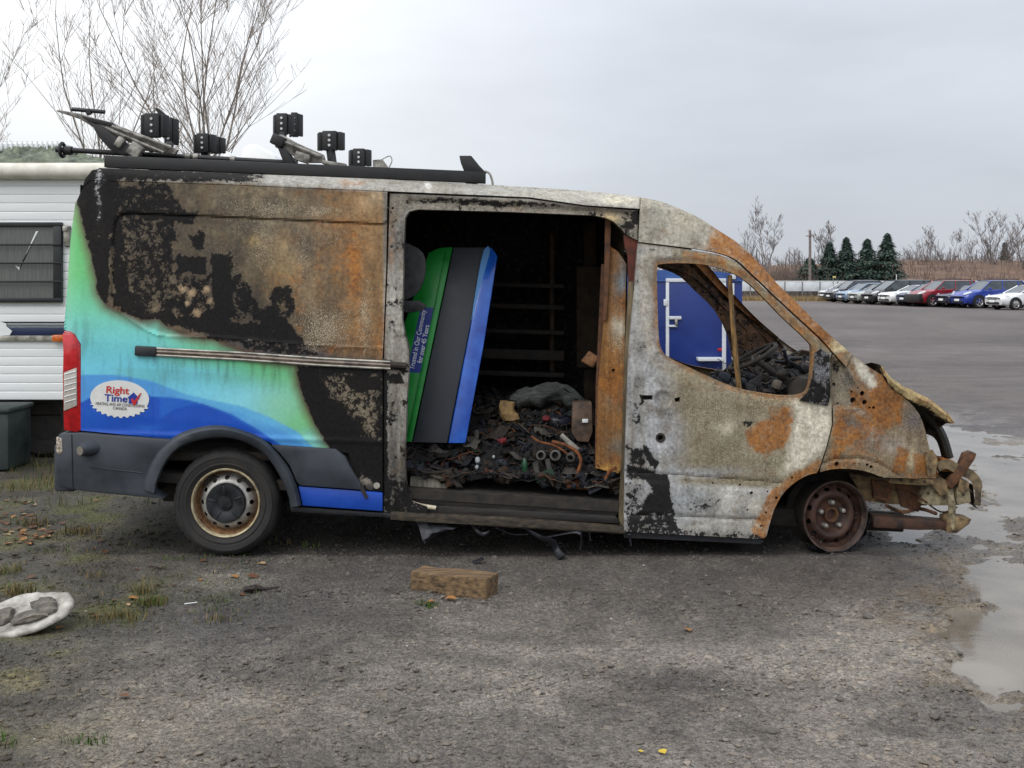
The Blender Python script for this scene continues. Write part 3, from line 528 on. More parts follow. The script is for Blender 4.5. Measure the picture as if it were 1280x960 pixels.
panel('far_side_panel', far_fill, M_burn, VAN, step=6, paint=dk, surf=SF, off=.03, depth=-.02)
panel('far_pillar_lining', smoothpoly([(812, 306), (850, 306), (900, 314), (925, 324), (965, 364), (1010, 404), (1062, 446), (1075, 470), (1050, 482), (1008, 492), (992, 470), (985, 440), (962, 398), (930, 368), (905, 345), (880, 334), (850, 326), (815, 328)], 2), M_burn, VAN, step=5, surf=SF, off=.05, depth=-.03, paint=lambda x, y: (np.tile(C(72, 52, 38), (len(x), 1))*(.5+fb(x, y, 16, 4, 14))[:, None], np.stack([.34+.5*(fb(x, y, 20, 4, 24)-.4), np.full(len(x), .25), 0*x, 0*x], 1)), relief=lambda x, y: .03*(fb(x, y, 18, 3, 9)-.5))
# inner skins that close the gaps
backm = M_char
panel('inner_skin', [(118, 228), (482, 242), (478, 640), (380, 628), (362, 590), (345, 566), (320, 549), (290, 540), (250, 541), (222, 552), (200, 575), (190, 600), (100, 590), (96, 430), (100, 250)], backm, VAN, step=12, off=.05, depth=.03)
panel('door_inner_skin', [(798, 307), (875, 318), (915, 330), (965, 378), (1034, 440), (1036, 520), (1020, 580), (985, 604), (962, 640), (950, 668), (786, 660), (790, 440)], M_charb, VAN, holes=[[(p[0], p[1]) for p in smoothpoly([(818, 330), (826, 326), (860, 325), (892, 328), (918, 336), (958, 370), (1014, 424), (1019, 437), (1016, 490), (1004, 499), (948, 496), (889, 477), (836, 451), (822, 430)], 2)]], step=10, off=.07, depth=.04)
panel('wing_inner_skin', [(1044, 448), (1064, 452), (1098, 474), (1130, 506), (1150, 540), (1158, 592), (1090, 590), (1060, 582), (1044, 582)], M_char, VAN, step=10, off=.08, depth=.04)
# roof and bonnet, from the near edge over to the far edge
def sheet(name, pts, mat, n=14, crown=.05, inset=.02, paint=None, sag=0.0, back=.0):
    P = np.asarray(smoothpoly(pts, 3, False)); A = S(P[:, 0], P[:, 1], inset); rows = []
    for j in range(n+1):
        t = j/n; Y = A[:, 1]*(1-t)+(FW-A[:, 1])*t; Z = A[:, 2]+crown*sin(pi*t)**.6+sag*(rng.random(len(A))-.5)*(0 < j < n)
        rows.append(np.stack([A[:, 0]+back*sin(pi*t), Y, Z], 1))
    V = np.concatenate(rows); m = len(A)
    Fc = np.array([(j*m+i, (j+1)*m+i, (j+1)*m+i+1, j*m+i+1) for j in range(n) for i in range(m-1)])
    at = None
    if paint: c, k = paint(np.tile(P[:, 0], n+1), np.tile(P[:, 1], n+1)); at = {'col': c, 'msk': k}
    return build(name, V, Fc, mat, VAN, attrs=at)
sheet('roof', [(112, 217), (125, 211), (200, 214), (300, 218), (480, 225), (620, 232.5), (735, 240), (800, 247.5), (834, 256), (869, 271), (896, 288), (910, 298)], M_burn, paint=burn, crown=.035, inset=.0)
panel('rear_doors', [(0, 0), (10, 0), (10, 10), (0, 10)], M_burn, VAN, step=3, depth=0, surf=lambda a, b, o: np.stack([np.full(len(a), -2.79)+.03*sstep(5, 9, b), .16+a*.174, .45+b*.19], 1), paint=lambda a, b: (np.tile(C(90, 180, 80), (len(a), 1)), np.stack([sstep(4, 8, b)*.95]+[np.zeros(len(a))]*2+[np.full(len(a), .6)], 1)))
# bonnet edge, buckled and lifted
bon = [(1102, 457), (1107, 464), (1116, 474), (1130, 483), (1146, 491), (1162, 499), (1178, 511), (1187, 519), (1193, 528)]
P = np.asarray(smoothpoly(bon, 4, False)); A = S(P[:, 0], P[:, 1], -.02); m = len(A); tt = np.linspace(0, 1, m)
low = np.interp(tt, [0, .12, .3, .5, .75, .92, 1], [.005, .030, .070, .082, .07, .04, .010])
rows = [A+np.stack([-.02*np.ones(m), .05+0*tt, -low], 1), A+np.stack([-.01*np.ones(m), .0*tt, -low*.75], 1), A+np.stack([0*tt, -.012+0*tt, -low*.35], 1), A]
for y, z in ((.05, .006), (.15, .0), (.35, -.035), (.6, -.06), (1.0, -.055), (1.3, -.06), (1.5, -.08)): rows.append(A+np.stack([-.10*y*(1-tt), y+0*tt, z+.02*np.sin(tt*9+y*7)*min(1, y*2)-.06*min(1, y*3)*sstep(.0, .5, tt)], 1))
V = np.concatenate(rows); nr_ = len(rows); Fc = np.array([(j*m+i, j*m+i+1, (j+1)*m+i+1, (j+1)*m+i) for j in range(nr_-1) for i in range(m-1)])
V = V+(fb(V[:, 0]*70+V[:, 1]*40+90, V[:, 2]*90+90, 3.5, 4, 12)-.5)[:, None]*np.array([.0, .03, .016]); bc = np.tile(C(172, 150, 104), (len(V), 1))*(.75+.5*fb(V[:, 0]*60+V[:, 1]*30, V[:, 2]*90, 3, 4, 2))[:, None]
bmk = np.zeros((len(V), 4)); bmk[:, 1] = .18+.5*np.clip(fb(V[:, 0]*40, V[:, 1]*30+V[:, 2]*60+50, 4, 3, 5)-.45, 0, 1)*2; bmk[:, 2] = .3; bmk[:m, 0] = .95; bmk[m:2*m, 0] = .4; bmk[4*m:, 0] = .6
build('bonnet', V, Fc, M_burn, VAN, attrs={'col': bc, 'msk': bmk})
# cowl between the pillars, dashboard and what is left of the cab
M_tan = mk('scorched_tan', C(140, 112, 76), .8, var=.4, vs=16, bump=.4, col2=C(196, 164, 112))
b = MB(); b.add(tubeVF([W(1060, 452, .22), W(1052, 448, .7), W(1048, 446, 1.35), W(1058, 452, 1.82)], .045, 8)); b.done('cowl', M_tan, VAN)
b = MB(); b.add(boxVF((2.05, 1.03, .90), (.5, 1.7, .35), rotm(0, .25, 0), .05))
b.done('bulkhead', M_char, VAN)
M_cabbits = mkattr('cab_remains', .75, .4, 70, .5, .45)
b = MB()
for k in range(620):
    y = random.uniform(.3, 1.65); px = random.uniform(838, 1012); py = np.interp(px, [838, 925, 950, 1012], [468, 482, 452, 440])+random.uniform(-4, 30)
    p = W(HX+(px-HX)*(7.3/(y+7))**-.0, py, y); p[0] = min(p[0], 2.15); p[2] = min(p[2], 1.36-.1*max(0, 1.6-p[0]))
    p = np.array([random.uniform(1.15, 2.1), y, 0]); p[2] = .93+.20*sstep(1.45, 2.0, np.array(p[0]))+random.uniform(-.12, .10)*(.5+.5*(p[0] > 1.5))-.10*sstep(1.5, 1.2, np.array(p[0]))
    c = random.choice([C(30, 29, 30), C(20, 20, 22), C(46, 40, 36), C(48, 52, 60), C(66, 48, 36), C(36, 40, 48), C(26, 24, 24), C(28, 30, 36), C(84, 76, 68)])
    t = random.random()
    if t < .55:
        q = p+np.array([random.uniform(-.16, .16), random.uniform(-.12, .12), random.uniform(-.08, .06)]); mid = (p+q)/2+np.array([0, 0, random.uniform(-.06, .06)])
        b.add(tubeVF([p, mid, q], random.choice([.003, .004, .005, .008, .014]), 5), c)
    elif t < .8: b.add(boxVF(p, (random.uniform(.04, .14), random.uniform(.03, .10), random.uniform(.005, .03)), rotm(random.uniform(-1, 1), random.uniform(-1, 1), random.uniform(0, 3)), .006), c)
    else: b.add(boxVF(p, (random.uniform(.04, .08),)*3, rotm(random.uniform(0, 3), random.uniform(0, 3), 0), .02), c)
kind(b.done('dashboard_remains', M_cabbits, VAN, colattr=True), 'stuff')
b = MB(); b.add(tubeVF([(1.62+.17*cos(a)*.9, .55+.19*sin(a), 1.22+.17*cos(a)*.5) for a in np.linspace(0, 2*pi, 25)], .014, 8, False)); b.add(tubeVF([(1.62, .55, 1.22), (1.85, .55, 1.05)], .022, 8))
for a in (.3, 2.4, 4.5): b.add(tubeVF([(1.62, .55, 1.22), (1.62+.15*cos(a), .55+.18*sin(a), 1.22+.08*cos(a))], .01, 6))
b.done('steering_wheel', M_char, VAN)
for y in (.55, 1.45):
    b = MB()
    for s in (-.2, .2): b.add(tubeVF([(1.35, y+s, .70), (.95, y+s, .72), (.85, y+s, .95), (.80, y+s, 1.18)], .014, 7))
    b.add(tubeVF([(.80, y-.2, 1.18), (.79, y, 1.21), (.80, y+.2, 1.18)], .014, 7))
    for z in (.8, .9, 1.0, 1.1): b.add(tubeVF([(.93-(z-.72)*.3, y-.2, z), (.93-(z-.72)*.3, y+.2, z)], .005, 5))
    for x in (1.0, 1.1, 1.2, 1.3): b.add(tubeVF([(x, y-.2, .71), (x, y+.2, .71)], .006, 5))
    b.done('seat_frame', M_rustd, VAN)
# cargo floor, partition, inner header gusset, rusted partition edge
def flz(x): return .375-.065*x
b = MB(); V = np.array([(x, y, flz(x)) for y in (.09, 1.97) for x in (-2.7, .72)]+[(x, y, flz(x)-.06) for y in (.09, 1.97) for x in (-2.7, .72)])
b.add((V, [(0, 1, 3, 2), (4, 6, 7, 5), (0, 4, 5, 1), (2, 3, 7, 6)])); b.done('cargo_floor', M_char, VAN)
pc = lambda x, y: (np.tile(C(110, 84, 52), (len(x), 1))*(.55+.9*fb(x, y, 14, 4, 4))[:, None], None)
def jamb(x, y):
    n = fb(x, y, 22, 4, 6)-.5; N = len(x); c = np.tile(C(128, 88, 44), (N, 1))
    def t(m, rgb): c[:] = c*(1-m[:, None])+np.array(C(*rgb))*m[:, None]
    bb = lambda a, d, r1, r2: np.exp(-(((x+n*16-a)/r1)**2+((y+n*20-d)/r2)**2))
    t(bb(777, 350, 10, 30)*.9, (98, 112, 118)); t(bb(773, 408, 9, 12), (176, 168, 150)); t(bb(776, 560, 16, 16)*.8, (100, 104, 98)); t(bb(770, 500, 14, 14)*.8, (112, 104, 88)); t(bb(770, 470, 8, 30)*.7, (168, 110, 44)); t(bb(760, 585, 16, 5), (196, 150, 76)); t(np.clip(n*4, 0, 1)*.5, (84, 60, 40))
    return c, np.stack([np.zeros(N), (.10+.62*np.clip(n*4+.25, 0, 1))*(1-.7*bb(777, 350, 12, 34))*(1-.7*bb(774, 410, 10, 14))*(1-.6*bb(776, 560, 14, 16)), .45*bb(772, 420, 12, 30)+.15, 0*n], 1)
def SJ(px, py, off=0.0): px = np.asarray(px, float); py = np.asarray(py, float); y = .20+.10*(783-px)/30; d = y-CY; return np.stack([(px-HX)*d/F, y, CZ-(py-HY)*d/F], -1)
panel('partition_edge', [(760, 306), (772, 314), (783, 330), (781, 430), (778, 582), (773, 592), (744, 585), (748, 480), (755, 400), (757, 340)], M_burn, VAN, holes=[circ(767, 463, 2.2, n=8)], step=2.4, paint=jamb, surf=SJ, depth=.04, relief=lambda x, y: .012*np.sin((x-745)*.35)+.006*(fb(x, y, 20, 3, 8)-.5))
b = MB(); b.add(prismVF([(757, 268), (764, 268), (762, 330), (758, 400), (754, 400), (756, 330)], .24, .30)); b.add(prismVF([(752, 330), (757, 330), (752, 560), (744, 584), (745, 480)], .33, .36)); b.done('partition_post', M_rustd, VAN)
b = MB(); b.add(prismVF([(780, 294), (797, 300), (795, 352), (786, 352), (785, 320), (781, 308)], .15, .20)); b.done('gusset', mk('red_rust', C(74, 38, 30), .85, var=.3, vs=20, bump=.3, col2=C(104, 54, 40)), VAN)
b = MB(); b.add(prismVF([(786, 352), (792, 352), (789, 450), (783, 660), (773, 658), (778, 560), (781, 450)], .085, .13)); b.done('door_jamb', mk('sooty_tan', C(70, 62, 48), .75, var=.5, vs=18, bump=.4, stretch=(1, 1, .2), col2=C(126, 112, 84)), VAN)
b = MB(); b.add(boxVF((.76, 1.05, 1.3), (.04, 1.65, 1.9), None, .01))
V, Fc = b.V[0], b.F
b = MB()
for z0, z1, y0, y1 in ((.35, 1.18, .45, 1.9), (2.02, 2.22, .45, 1.85), (1.1, 2.1, 1.15, 1.9)):
    b.add(boxVF((.80, (y0+y1)/2, (z0+z1)/2), (.03+.002*z0, y1-y0, z1-z0), None, .006))
b.done('partition', M_charb, VAN)
# shelving along the far wall
b = MB()
for px in (690,): b.add(boxVF(W(px, 400, 1.72)*[1, 1, 0]+[0, 0, 1.25], (.035, .035, 1.7), None, .004))
b.done('shelf_upright', M_charb, VAN)
for py, t in ((355, .03), (381, .035), (412, .03), (440, .075), (464, .035)):
    c = (W(612, py, 1.70)+W(690, py+3, 1.70))/2
    b = MB(); b.add(boxVF(c, (.66, .30, t*.35), rotm(0, .03, 0), .003)); b.add(boxVF(c+[0, -.15, 0], (.66, .012, t), rotm(0, .03, 0), .003)); b.done('shelf', M_char, VAN)
b = MB()
b.add(boxVF((.62, 1.88, 1.3), (.10, .045, 1.8), None, .01))
b.add(boxVF((.68, 1.80, 1.45), (.35, .03, .8), None, .05)); b.done('wall_rib', M_charb, VAN)
b = MB()
for x in (-2.2, -1.6, -1.0, -.4, .2, .7): b.add(tubeVF([(x, .28, 2.34-.065*(x+1.8)), (x, .6, 2.40-.065*(x+1.8)), (x, 1.03, 2.41-.065*(x+1.8)), (x, 1.5, 2.40-.065*(x+1.8)), (x, 1.8, 2.34-.065*(x+1.8))], .03, 6))
b.done('roof_rib', M_char, VAN)
# sill and step below the opening
M_sill = mk('scorched_sill', C(24, 21, 19), .7, var=.6, vs=12, bump=.6, bs=70, stretch=(1.6, 1, 5), col2=C(76, 65, 50))
b = MB(); b.add(prismVF([(507, 617), (775, 628), (776, 644), (640, 642), (520, 636), (508, 628)], .10, .16, bev=.006)); b.add(prismVF([(512, 630), (770, 645), (776, 655), (600, 646), (522, 641)], .06, .2, bev=.008)); b.done('step', mk('sooty_step', C(16, 15, 15), .6, var=.5, vs=9, bump=.5, bs=70, stretch=(.5, 1, 6), col2=C(46, 40, 35)), VAN)
b = MB(); b.add(prismVF([(488, 640), (640, 648), (783, 659), (783, 668), (640, 660), (488, 650)], .02, .16, bev=.006)); b.add(prismVF([(520, 648.5), (640, 655), (782, 663), (782, 666), (640, 658), (520, 652)], .012, .05)); b.done('sill', M_sill, VAN)
b = MB(); b.add(tubeVF([W(x, y, .055) for x, y in smoothpoly([(503, 570), (502.5, 595), (506, 615), (513, 627), (526, 632), (545, 635)], 4, False)], .014, 8)); b.done('door_seal', mk('pale_seal', C(150, 138, 112), .7, var=.4, vs=20, col2=C(205, 195, 170)), VAN)
b = MB(); b.add(prismVF([(780, 665), (950, 674), (955, 677), (950, 680), (780, 672)], .05, .3)); b.done('sill_strip', M_plastd, VAN); b = MB(); b.add(prismVF([(362, 633), (480, 641), (522, 646), (522, 653), (480, 647), (364, 640)], .03, .3, bev=.006)); b.done('sill_strip', M_plastd, VAN)
# rear bumper, cladding, arch trim, lower door skin, lamp, rail
b = MB(); b.add((lambda V, Fc: (V, Fc))(*prismVF(smoothpoly([(71, 546), (76, 541), (96, 541), (101, 540.5), (140, 544), (213, 549), (218, 552), (205, 565), (192, 588), (183, 608), (186, 612), (205, 624), (110, 615), (73, 609), (69, 580)], 1), -.015, .12, bev=.012)))
BUMP = b.done('rear_bumper', M_plast, VAN)
b = MB(); b.add(tubeVF([W(89.5, 543, -.017), W(91, 612, -.017)], .003, 4)); b.add(tubeVF([W(112, 584, -.018), W(178, 591, -.018)], .003, 4)); b.done('bumper_seam', M_plastd, BUMP)
b = MB(); b.add(boxVF((-2.83, 1.03, .55), (.14, 1.9, .3), None, .02)); b.done('bumper_bar', M_plast, VAN)
c0 = W(112, 560, -.02); b = MB(); b.add(tubeVF([c0+[0.02, .03, .0], c0+[-.02, -.03, -.005], c0+[-.035, -.06, -.008]], [.05, .045, .034], 14)); b.done('reflector_knob', M_plast, BUMP)
b = MB(); b.add(tubeVF([c0+[-.034, -.058, -.008], c0+[-.037, -.064, -.008]], .028, 14)); b.done('knob_cap', mk('dull_cap', C(110, 106, 96), .6), BUMP)
b = MB(); b.add(prismVF([(70, 546), (77, 548), (78, 566), (74, 568), (70, 566)], -.02, .03, bev=.006)); b.done('corner_lamp', mk('chipped_corner', C(120, 100, 80), .5, var=.7, vs=60, col2=C(228, 216, 196)), BUMP)
arch_o = smoothpoly([(179, 612), (181, 600), (186, 584), (200, 561), (220, 544), (245, 534.5), (275, 531), (305, 538), (330, 549), (347, 566), (362, 586), (372, 610), (377, 632)], 3, False)
arch_i = smoothpoly([(363, 634), (359, 615), (347, 590), (330, 567), (305, 552), (280, 547), (250, 550), (225, 560), (210, 575), (201, 592), (196, 606), (195, 617)], 3, False)
n = 24
def resamp(p, n):
    p = np.array(p); s = np.r_[0, np.cumsum(np.hypot(*np.diff(p, axis=0).T))]; t = np.linspace(0, s[-1], n); return np.stack([np.interp(t, s, p[:, 0]), np.interp(t, s, p[:, 1])], 1)
ao, ai = resamp(arch_o, n), resamp(arch_i[::-1], n); V = []
for k in range(n):
    for f, y in ((0, .02), (0.02, -.02), (.35, -.045), (.85, -.04), (1, -.02), (1.0, .10)): q = ao[k]*(1-f)+ai[k]*f; V.append(W(q[0], q[1], y))
Fc = np.array([(k*6+j, k*6+j+1, (k+1)*6+j+1, (k+1)*6+j) for k in range(n-1) for j in range(5)])
build('wheel_arch_trim', V, Fc, M_plast, VAN, ang=50)
b = MB(); b.add(prismVF(smoothpoly([(338, 556), (420, 561.5), (432, 572), (440, 588), (450, 604), (452, 613), (443, 612), (375, 607), (371, 603), (362, 582), (349, 566)], 1), -.018, .03, bev=.008)); b.done('side_cladding', M_plast, VAN)
M_blue = mk('blue_wrap', C(16, 64, 158), .4, var=.1, vs=5, bump=.05, col2=C(22, 74, 176))
b = MB(); b.add(prismVF([(373, 608), (440, 613), (478, 616.5), (478, 639), (378, 632)], -.004, .03, bev=.004)); b.done('lower_door_skin', M_blue, VAN)
b = MB(); b.add(prismVF([(445, 604), (453, 606), (460, 622), (457, 624)], -.012, -.004)); b.done('peeled_flap', M_char, VAN)
c = S(471, 607, -.004); b = MB(); b.add(latheVF([(.02, 0), (.02, -.006), (.008, -.008), (.0005, -.006)], 14, c)); b.done('bolt', M_alu, VAN)
LAMP = None
tl = prismVF([(79, 413), (90, 416), (98, 424), (101, 432), (101.5, 538), (96, 541), (79, 538), (77.5, 470)], .0, .12, bev=.012)
b = MB(); b.add(tl); LAMP = b.done('tail_light', M_redl, VAN)
b = MB(); b.add(prismVF([(79.5, 466), (95.5, 459.5), (96, 507), (79.5, 514)], -.006, .02, bev=.003)); b.done('clear_lens', M_clear, LAMP)
b = MB()
for k in range(6): y = 468+7*k; b.add(tubeVF([W(80.5, y, -.008), W(95, y-4, -.008)], .003, 5))
b.done('lens_rib', M_white, LAMP)
b = MB(); b.add(prismVF([(78, 417), (90, 417.5), (96, 425), (97, 458), (80, 464)], -.004, .01, bev=.003)); b.done('upper_lens', mk('bright_red', C(190, 20, 30), .1, var=.2, vs=20, coat=.7, bump=0, col2=C(214, 36, 44)), LAMP)
rl = lambda f: (np.interp(f, [0, .1, .4, .7, 1], [172, 195, 300, 400, 488]), np.interp(f, [0, .1, .4, .7, 1], [438.5, 439.5, 445, 452, 456.5]))
P = [S(*rl(f), -.012) for f in np.linspace(.08, 1, 24)]
b = MB(); b.add(tubeVF([p+[0, -.002, .020] for p in P], .008, 6)); b.add(tubeVF([p+[0, 0, -.022] for p in P], .007, 6)); RAIL = b.done('door_rail', M_alu, VAN)
b = MB(); b.add(tubeVF([p+[0, .012, 0] for p in P], .021, 6)); b.done('rail_channel', mk('rail_channel', C(96, 84, 74), .5, metal=.3, var=.4, vs=14, col2=C(150, 136, 124)), RAIL)
b = MB(); p0, p1 = S(169, 438, -.01), S(196, 440, -.01); b.add(boxVF((p0+p1)/2, (p1[0]-p0[0], .035, .062), rotm(0, .06, 0), .008)); b.done('rail_end_cap', M_plastd, RAIL)
b = MB(); b.add(tubeVF([S(x, y, -.0) for x, y in ((478, 452), (492, 456), (508, 457))], .02, 8)); b.done('rail_bracket', M_char, RAIL)
# mirror corner, hinge plate discs
panel('mirror_mount', [(1019, 441), (1026, 436), (1036.5, 443), (1038, 470), (1037.5, 496), (1034, 507), (1014, 503.5), (1000, 500.5), (1011, 490), (1016.5, 470)], M_burn, DOOR, paint=lambda x, y: (np.tile(C(88, 90, 98), (len(x), 1))*(.3+1.2*fb(x, y, 9, 4, 3))[:, None], np.stack([np.clip(.25+1.3*(fb(x, y, 8, 3, 17)-.35)+.3*sstep(470, 500, y), 0, .8), 0*x, np.full(len(x), .3), 0*x], 1)), step=2.2, off=-.010, depth=.02, relief=lambda x, y: .016*(fb(x, y, 7, 4, 33)-.5)-.006*np.exp(-((x-1036)/2)**2))
# chassis below
b = MB(); b.add(boxVF((-.3, 1.03, .33), (4.6, 1.5, .12), rotm(0, .065, 0), .02))
for y in (.45, 1.6): b.add(boxVF((.0, y, .26), (5.2, .08, .12), rotm(0, .05, 0), .01))
b.add(tubeVF([(-1.8, .2, .33), (-1.8, 1.9, .33)], .05, 10)); b.add(latheVF([(.02, -.14), (.13, -.08), (.15, 0), (.13, .08), (.02, .14)], 14, (-1.8, 1.03, .33))); b.add(tubeVF([(1.9, .3, .24), (1.9, 1.8, .24)], .035, 8)); b.add(tubeVF([(-2.6, .75, .32), (-1.2, .8, .27), (1.2, .7, .22)], .04, 8))
b.add(boxVF((-1.82, .45, .62), (.9, .7, .06), None, .02)); b.add(boxVF((2.0, .5, .62), (.95, .75, .06), None, .02)); b.add(boxVF((1.93, .62, .46), (.86, .04, .62), None, .01)); b.add(boxVF((-1.8, .55, .5), (1.1, .04, .5), None, .01)); b.add(boxVF((-.2, 1.9, .2), (4.6, .05, .22), rotm(0, .05, 0), .01)); b.add(boxVF((1.5, .55, .42), (.06, .8, .42), None, .02)); b.add(boxVF((-2.3, .5, .5), (.06, .7, .25), None, .02)); b.add(boxVF((-1.28, .5, .5), (.06, .7, .25), None, .02))
b.done('underbody', M_char, VAN)
# nose: apron, rails, bumper beam with its brackets
M_ashb = mk('ash_brown_steel', C(62, 50, 38), .8, var=.5, vs=18, bump=.5, bs=110, col2=C(150, 126, 90))
b = MB(); b.add(prismVF([(1112, 596), (1166, 599), (1168, 606), (1150, 607), (1112, 604)], .16, .24, bev=.004)); b.add(prismVF([(1062, 592), (1112, 600), (1160, 606), (1158, 632), (1110, 630), (1080, 626)], .36, .44)); b.done('inner_wing', M_ashb, VAN)
b = MB(); b.add(prismVF([(1152, 620), (1160, 608), (1192, 607), (1194, 632), (1164, 632), (1152, 630)], .26, .42, bev=.006)); b.add(prismVF([(1196, 610), (1212, 608), (1214, 628), (1196, 632)], .25, .4, bev=.006)); b.done('crash_rail', M_ash, VAN)
b = MB(); b.add(prismVF([(1160, 566), (1168, 570), (1174, 598), (1172, 612), (1158, 612), (1164, 590)], .30, .45, bev=.005)); b.add(prismVF([(1178, 574), (1193, 576), (1193, 590), (1178, 590)], .32, .5, bev=.004)); b.done('front_panel', M_rusto, VAN)
hook = smoothpoly([(1172, 584), (1184, 580), (1200, 588), (1214, 594), (1222, 606), (1222, 632)], 4, False)
V = []; Q = resamp(hook, 20)
for k, q in enumerate(Q):
    t = Q[min(k+1, 19)]-Q[max(k-1, 0)]; nn = np.array([-t[1], t[0]])/np.hypot(*t)*12.0*(1 if k < 15 else .65)
    for s, y in ((-.5, .24), (.5, .24), (.5, .36), (-.5, .36)): p = q+nn*s; V.append(W(p[0], p[1], y))
build('bumper_beam', V, [(k*4+j, k*4+(j+1) % 4, (k+1)*4+(j+1) % 4, (k+1)*4+j) for k in range(19) for j in range(4)]+[(0, 1, 2, 3), (79, 78, 77, 76)], mk('hook_steel', C(30, 26, 23), .7, var=.5, vs=10, bump=.6, bs=90, col2=C(140, 122, 92)), VAN)
b = MB(); b.add(boxVF((2.78, 1.15, .52), (.07, 1.5, .14), None, .02)); b.done('bumper_crossbar', M_rustd, VAN)
b = MB(); b.add(prismVF([(1206, 567), (1214, 564), (1221, 567), (1219, 574), (1208, 590), (1190, 612), (1182, 606), (1198, 586)], .22, .28, bev=.006)); b.done('bent_strut', M_rustd, VAN)
b = MB(); b.add(prismVF([(1176, 588), (1196, 594), (1216, 606), (1219, 630), (1206, 622), (1186, 614)], .37, .44)); b.done('beam_inner', M_char, VAN)
b = MB(); b.add(prismVF([(1120, 606), (1150, 608), (1156, 622), (1148, 640), (1128, 634)], .34, .38)); b.add(prismVF([(1090, 600), (1116, 604), (1112, 628), (1092, 622)], .32, .35)); kind(b.done('torn_bracket', M_rustd, VAN), 'stuff')
for x_, y_ in ((1126, 600), (1140, 601), (1156, 602), (1160, 616), (1176, 614), (1188, 618), (1204, 618), (1100, 612)): b = MB(); b.add(latheVF([(.010, 0), (.010, -.006), (.0005, -.007)], 8, W(x_, y_, .155 if y_ < 604 else .24))); b.done('bolt', M_charb, VAN)
b = MB(); b.add(prismVF([(1178, 588), (1186, 584), (1222, 636), (1214, 630)], .38, .42)); b.done('brace', M_char, VAN)
b = MB(); b.add(tubeVF([W(1188, 616, .2), W(1190, 632, .2), W(1190, 662, .22)], [.018, .024, .02], 10)); b.done('tow_eye', M_ash, VAN)
b = MB(); b.add(prismVF([(1092, 645), (1150, 649), (1186, 652), (1186, 662), (1150, 663), (1092, 660)], .22, .34, bev=.01)); b.done('lower_arm', mk('burnt_arm', C(26, 22, 20), .75, var=.5, vs=12, bump=.5, col2=C(84, 56, 42)), VAN)
b = MB(); b.add(prismVF([(1184, 648), (1194, 645), (1215, 649), (1212, 655), (1196, 667), (1184, 666)], .2, .34, bev=.006)); b.done('arm_tip', M_ashb, VAN)
b = MB()
for a, c, y in (((1137, 503), (1187, 573), .45),):
    pth = smoothpoly([(1137, 502), (1152, 512), (1166, 526), (1178, 546), (1186, 572)], 4, False); b.add(tubeVF([W(x, y_, .42) for x, y_ in pth], .040, 8, flat=.8))
pth = smoothpoly([(1158, 536), (1170, 541), (1178, 552), (1183, 570)], 3, False); b.add(tubeVF([W(x, y_, .50) for x, y_ in pth], .034, 8)); b.done('radiator_surround', mk('sooty_green', C(24, 26, 24), .55, var=.5, vs=10, bump=.3, col2=C(52, 54, 48)), VAN)
for pts, r_ in (([(1150, 600), (1160, 590), (1176, 596), (1188, 612)], .007), ([(1164, 576), (1178, 600), (1200, 604), (1216, 616)], .006), ([(1130, 612), (1150, 622), (1176, 640), (1196, 634)], .006), ([(1108, 632), (1128, 640), (1150, 636), (1170, 642)], .012)):
    b = MB(); b.add(tubeVF([W(x, y, .30+.05*sin(i)) for i, (x, y) in enumerate(smoothpoly(pts, 4, False))], r_, 6)); b.done('burnt_wire', M_rustd, VAN)
b = MB(); b.add(prismVF([(1156, 566), (1166, 562), (1172, 574), (1170, 592), (1160, 596)], .12, .135)); b.add(prismVF([(1166, 592), (1182, 600), (1186, 616), (1176, 620), (1166, 608)], .22, .235)); b.add(prismVF([(1200, 598), (1212, 604), (1208, 616), (1198, 612)], .22, .235)); kind(b.done('torn_sheet', M_ashb, VAN), 'stuff')
b = MB(); b.add(boxVF((2.25, 1.0, .62), (.5, 1.1, .35), rotm(0, .2, 0), .04)); b.add(boxVF((2.2, .8, .45), (.45, .5, .35), None, .05)); b.add(latheVF([(.01, -.05), (.12, -.05), (.12, .05), (.01, .05)], 20, (2.4, .55, .5))); b.add(tubeVF([(2.1, .5, .7), (2.3, .6, .8), (2.45, 1.2, .75)], .05, 8)); kind(b.done('engine_remains', M_charb, VAN), 'stuff')
# melted trim hanging below the sill
M_drip = mk('melted_trim', C(20, 21, 25), .5, var=.4, vs=16, bump=.6, bs=60, col2=C(44, 46, 54))
b = MB(); V = []; Q = [(512, 646, 560, 662), (520, 652, 570, 660), (524, 660, 566, 662), (526, 668, 556, 664), (528, 675, 546, 668), (531, 680, 538, 676)]
for k, (a, ya, c, yc) in enumerate(Q):
    for t in np.linspace(0, 1, 7): V.append(W(a+(c-a)*t, ya+(yc-ya)*t, .04+.03*sin(3*t+k)))
b.add((V, [(k*7+j, k*7+j+1, (k+1)*7+j+1, (k+1)*7+j) for k in range(5) for j in range(6)]))
b.done('hanging_liner', M_drip, VAN)
for pth, r in (([(650, 655), (662, 664), (676, 672), (690, 677), (696, 688), (702, 698)], [.012, .02, .024, .026, .022, .03]), ([(682, 672), (700, 668), (722, 665), (727, 672), (725, 688)], [.012, .014, .016, .018, .016]), ([(786, 668), (789, 682)], [.012, .004]), ([(590, 656), (596, 664), (604, 668), (612, 664)], [.008, .012, .012, .006]), ([(736, 664), (738, 676)], [.010, .004]), ([(620, 660), (640, 668), (660, 668)], [.006, .01, .008])):
    P = np.array(smoothpoly(pth, 3, False)); b = MB(); b.add(tubeVF([W(x, y, .02+.03*sin(i*.7)) for i, (x, y) in enumerate(P)], np.interp(np.linspace(0, 1, len(P)), np.linspace(0, 1, len(r)), r), 6, flat=.45)); b.done('hanging_strip', M_drip, VAN)
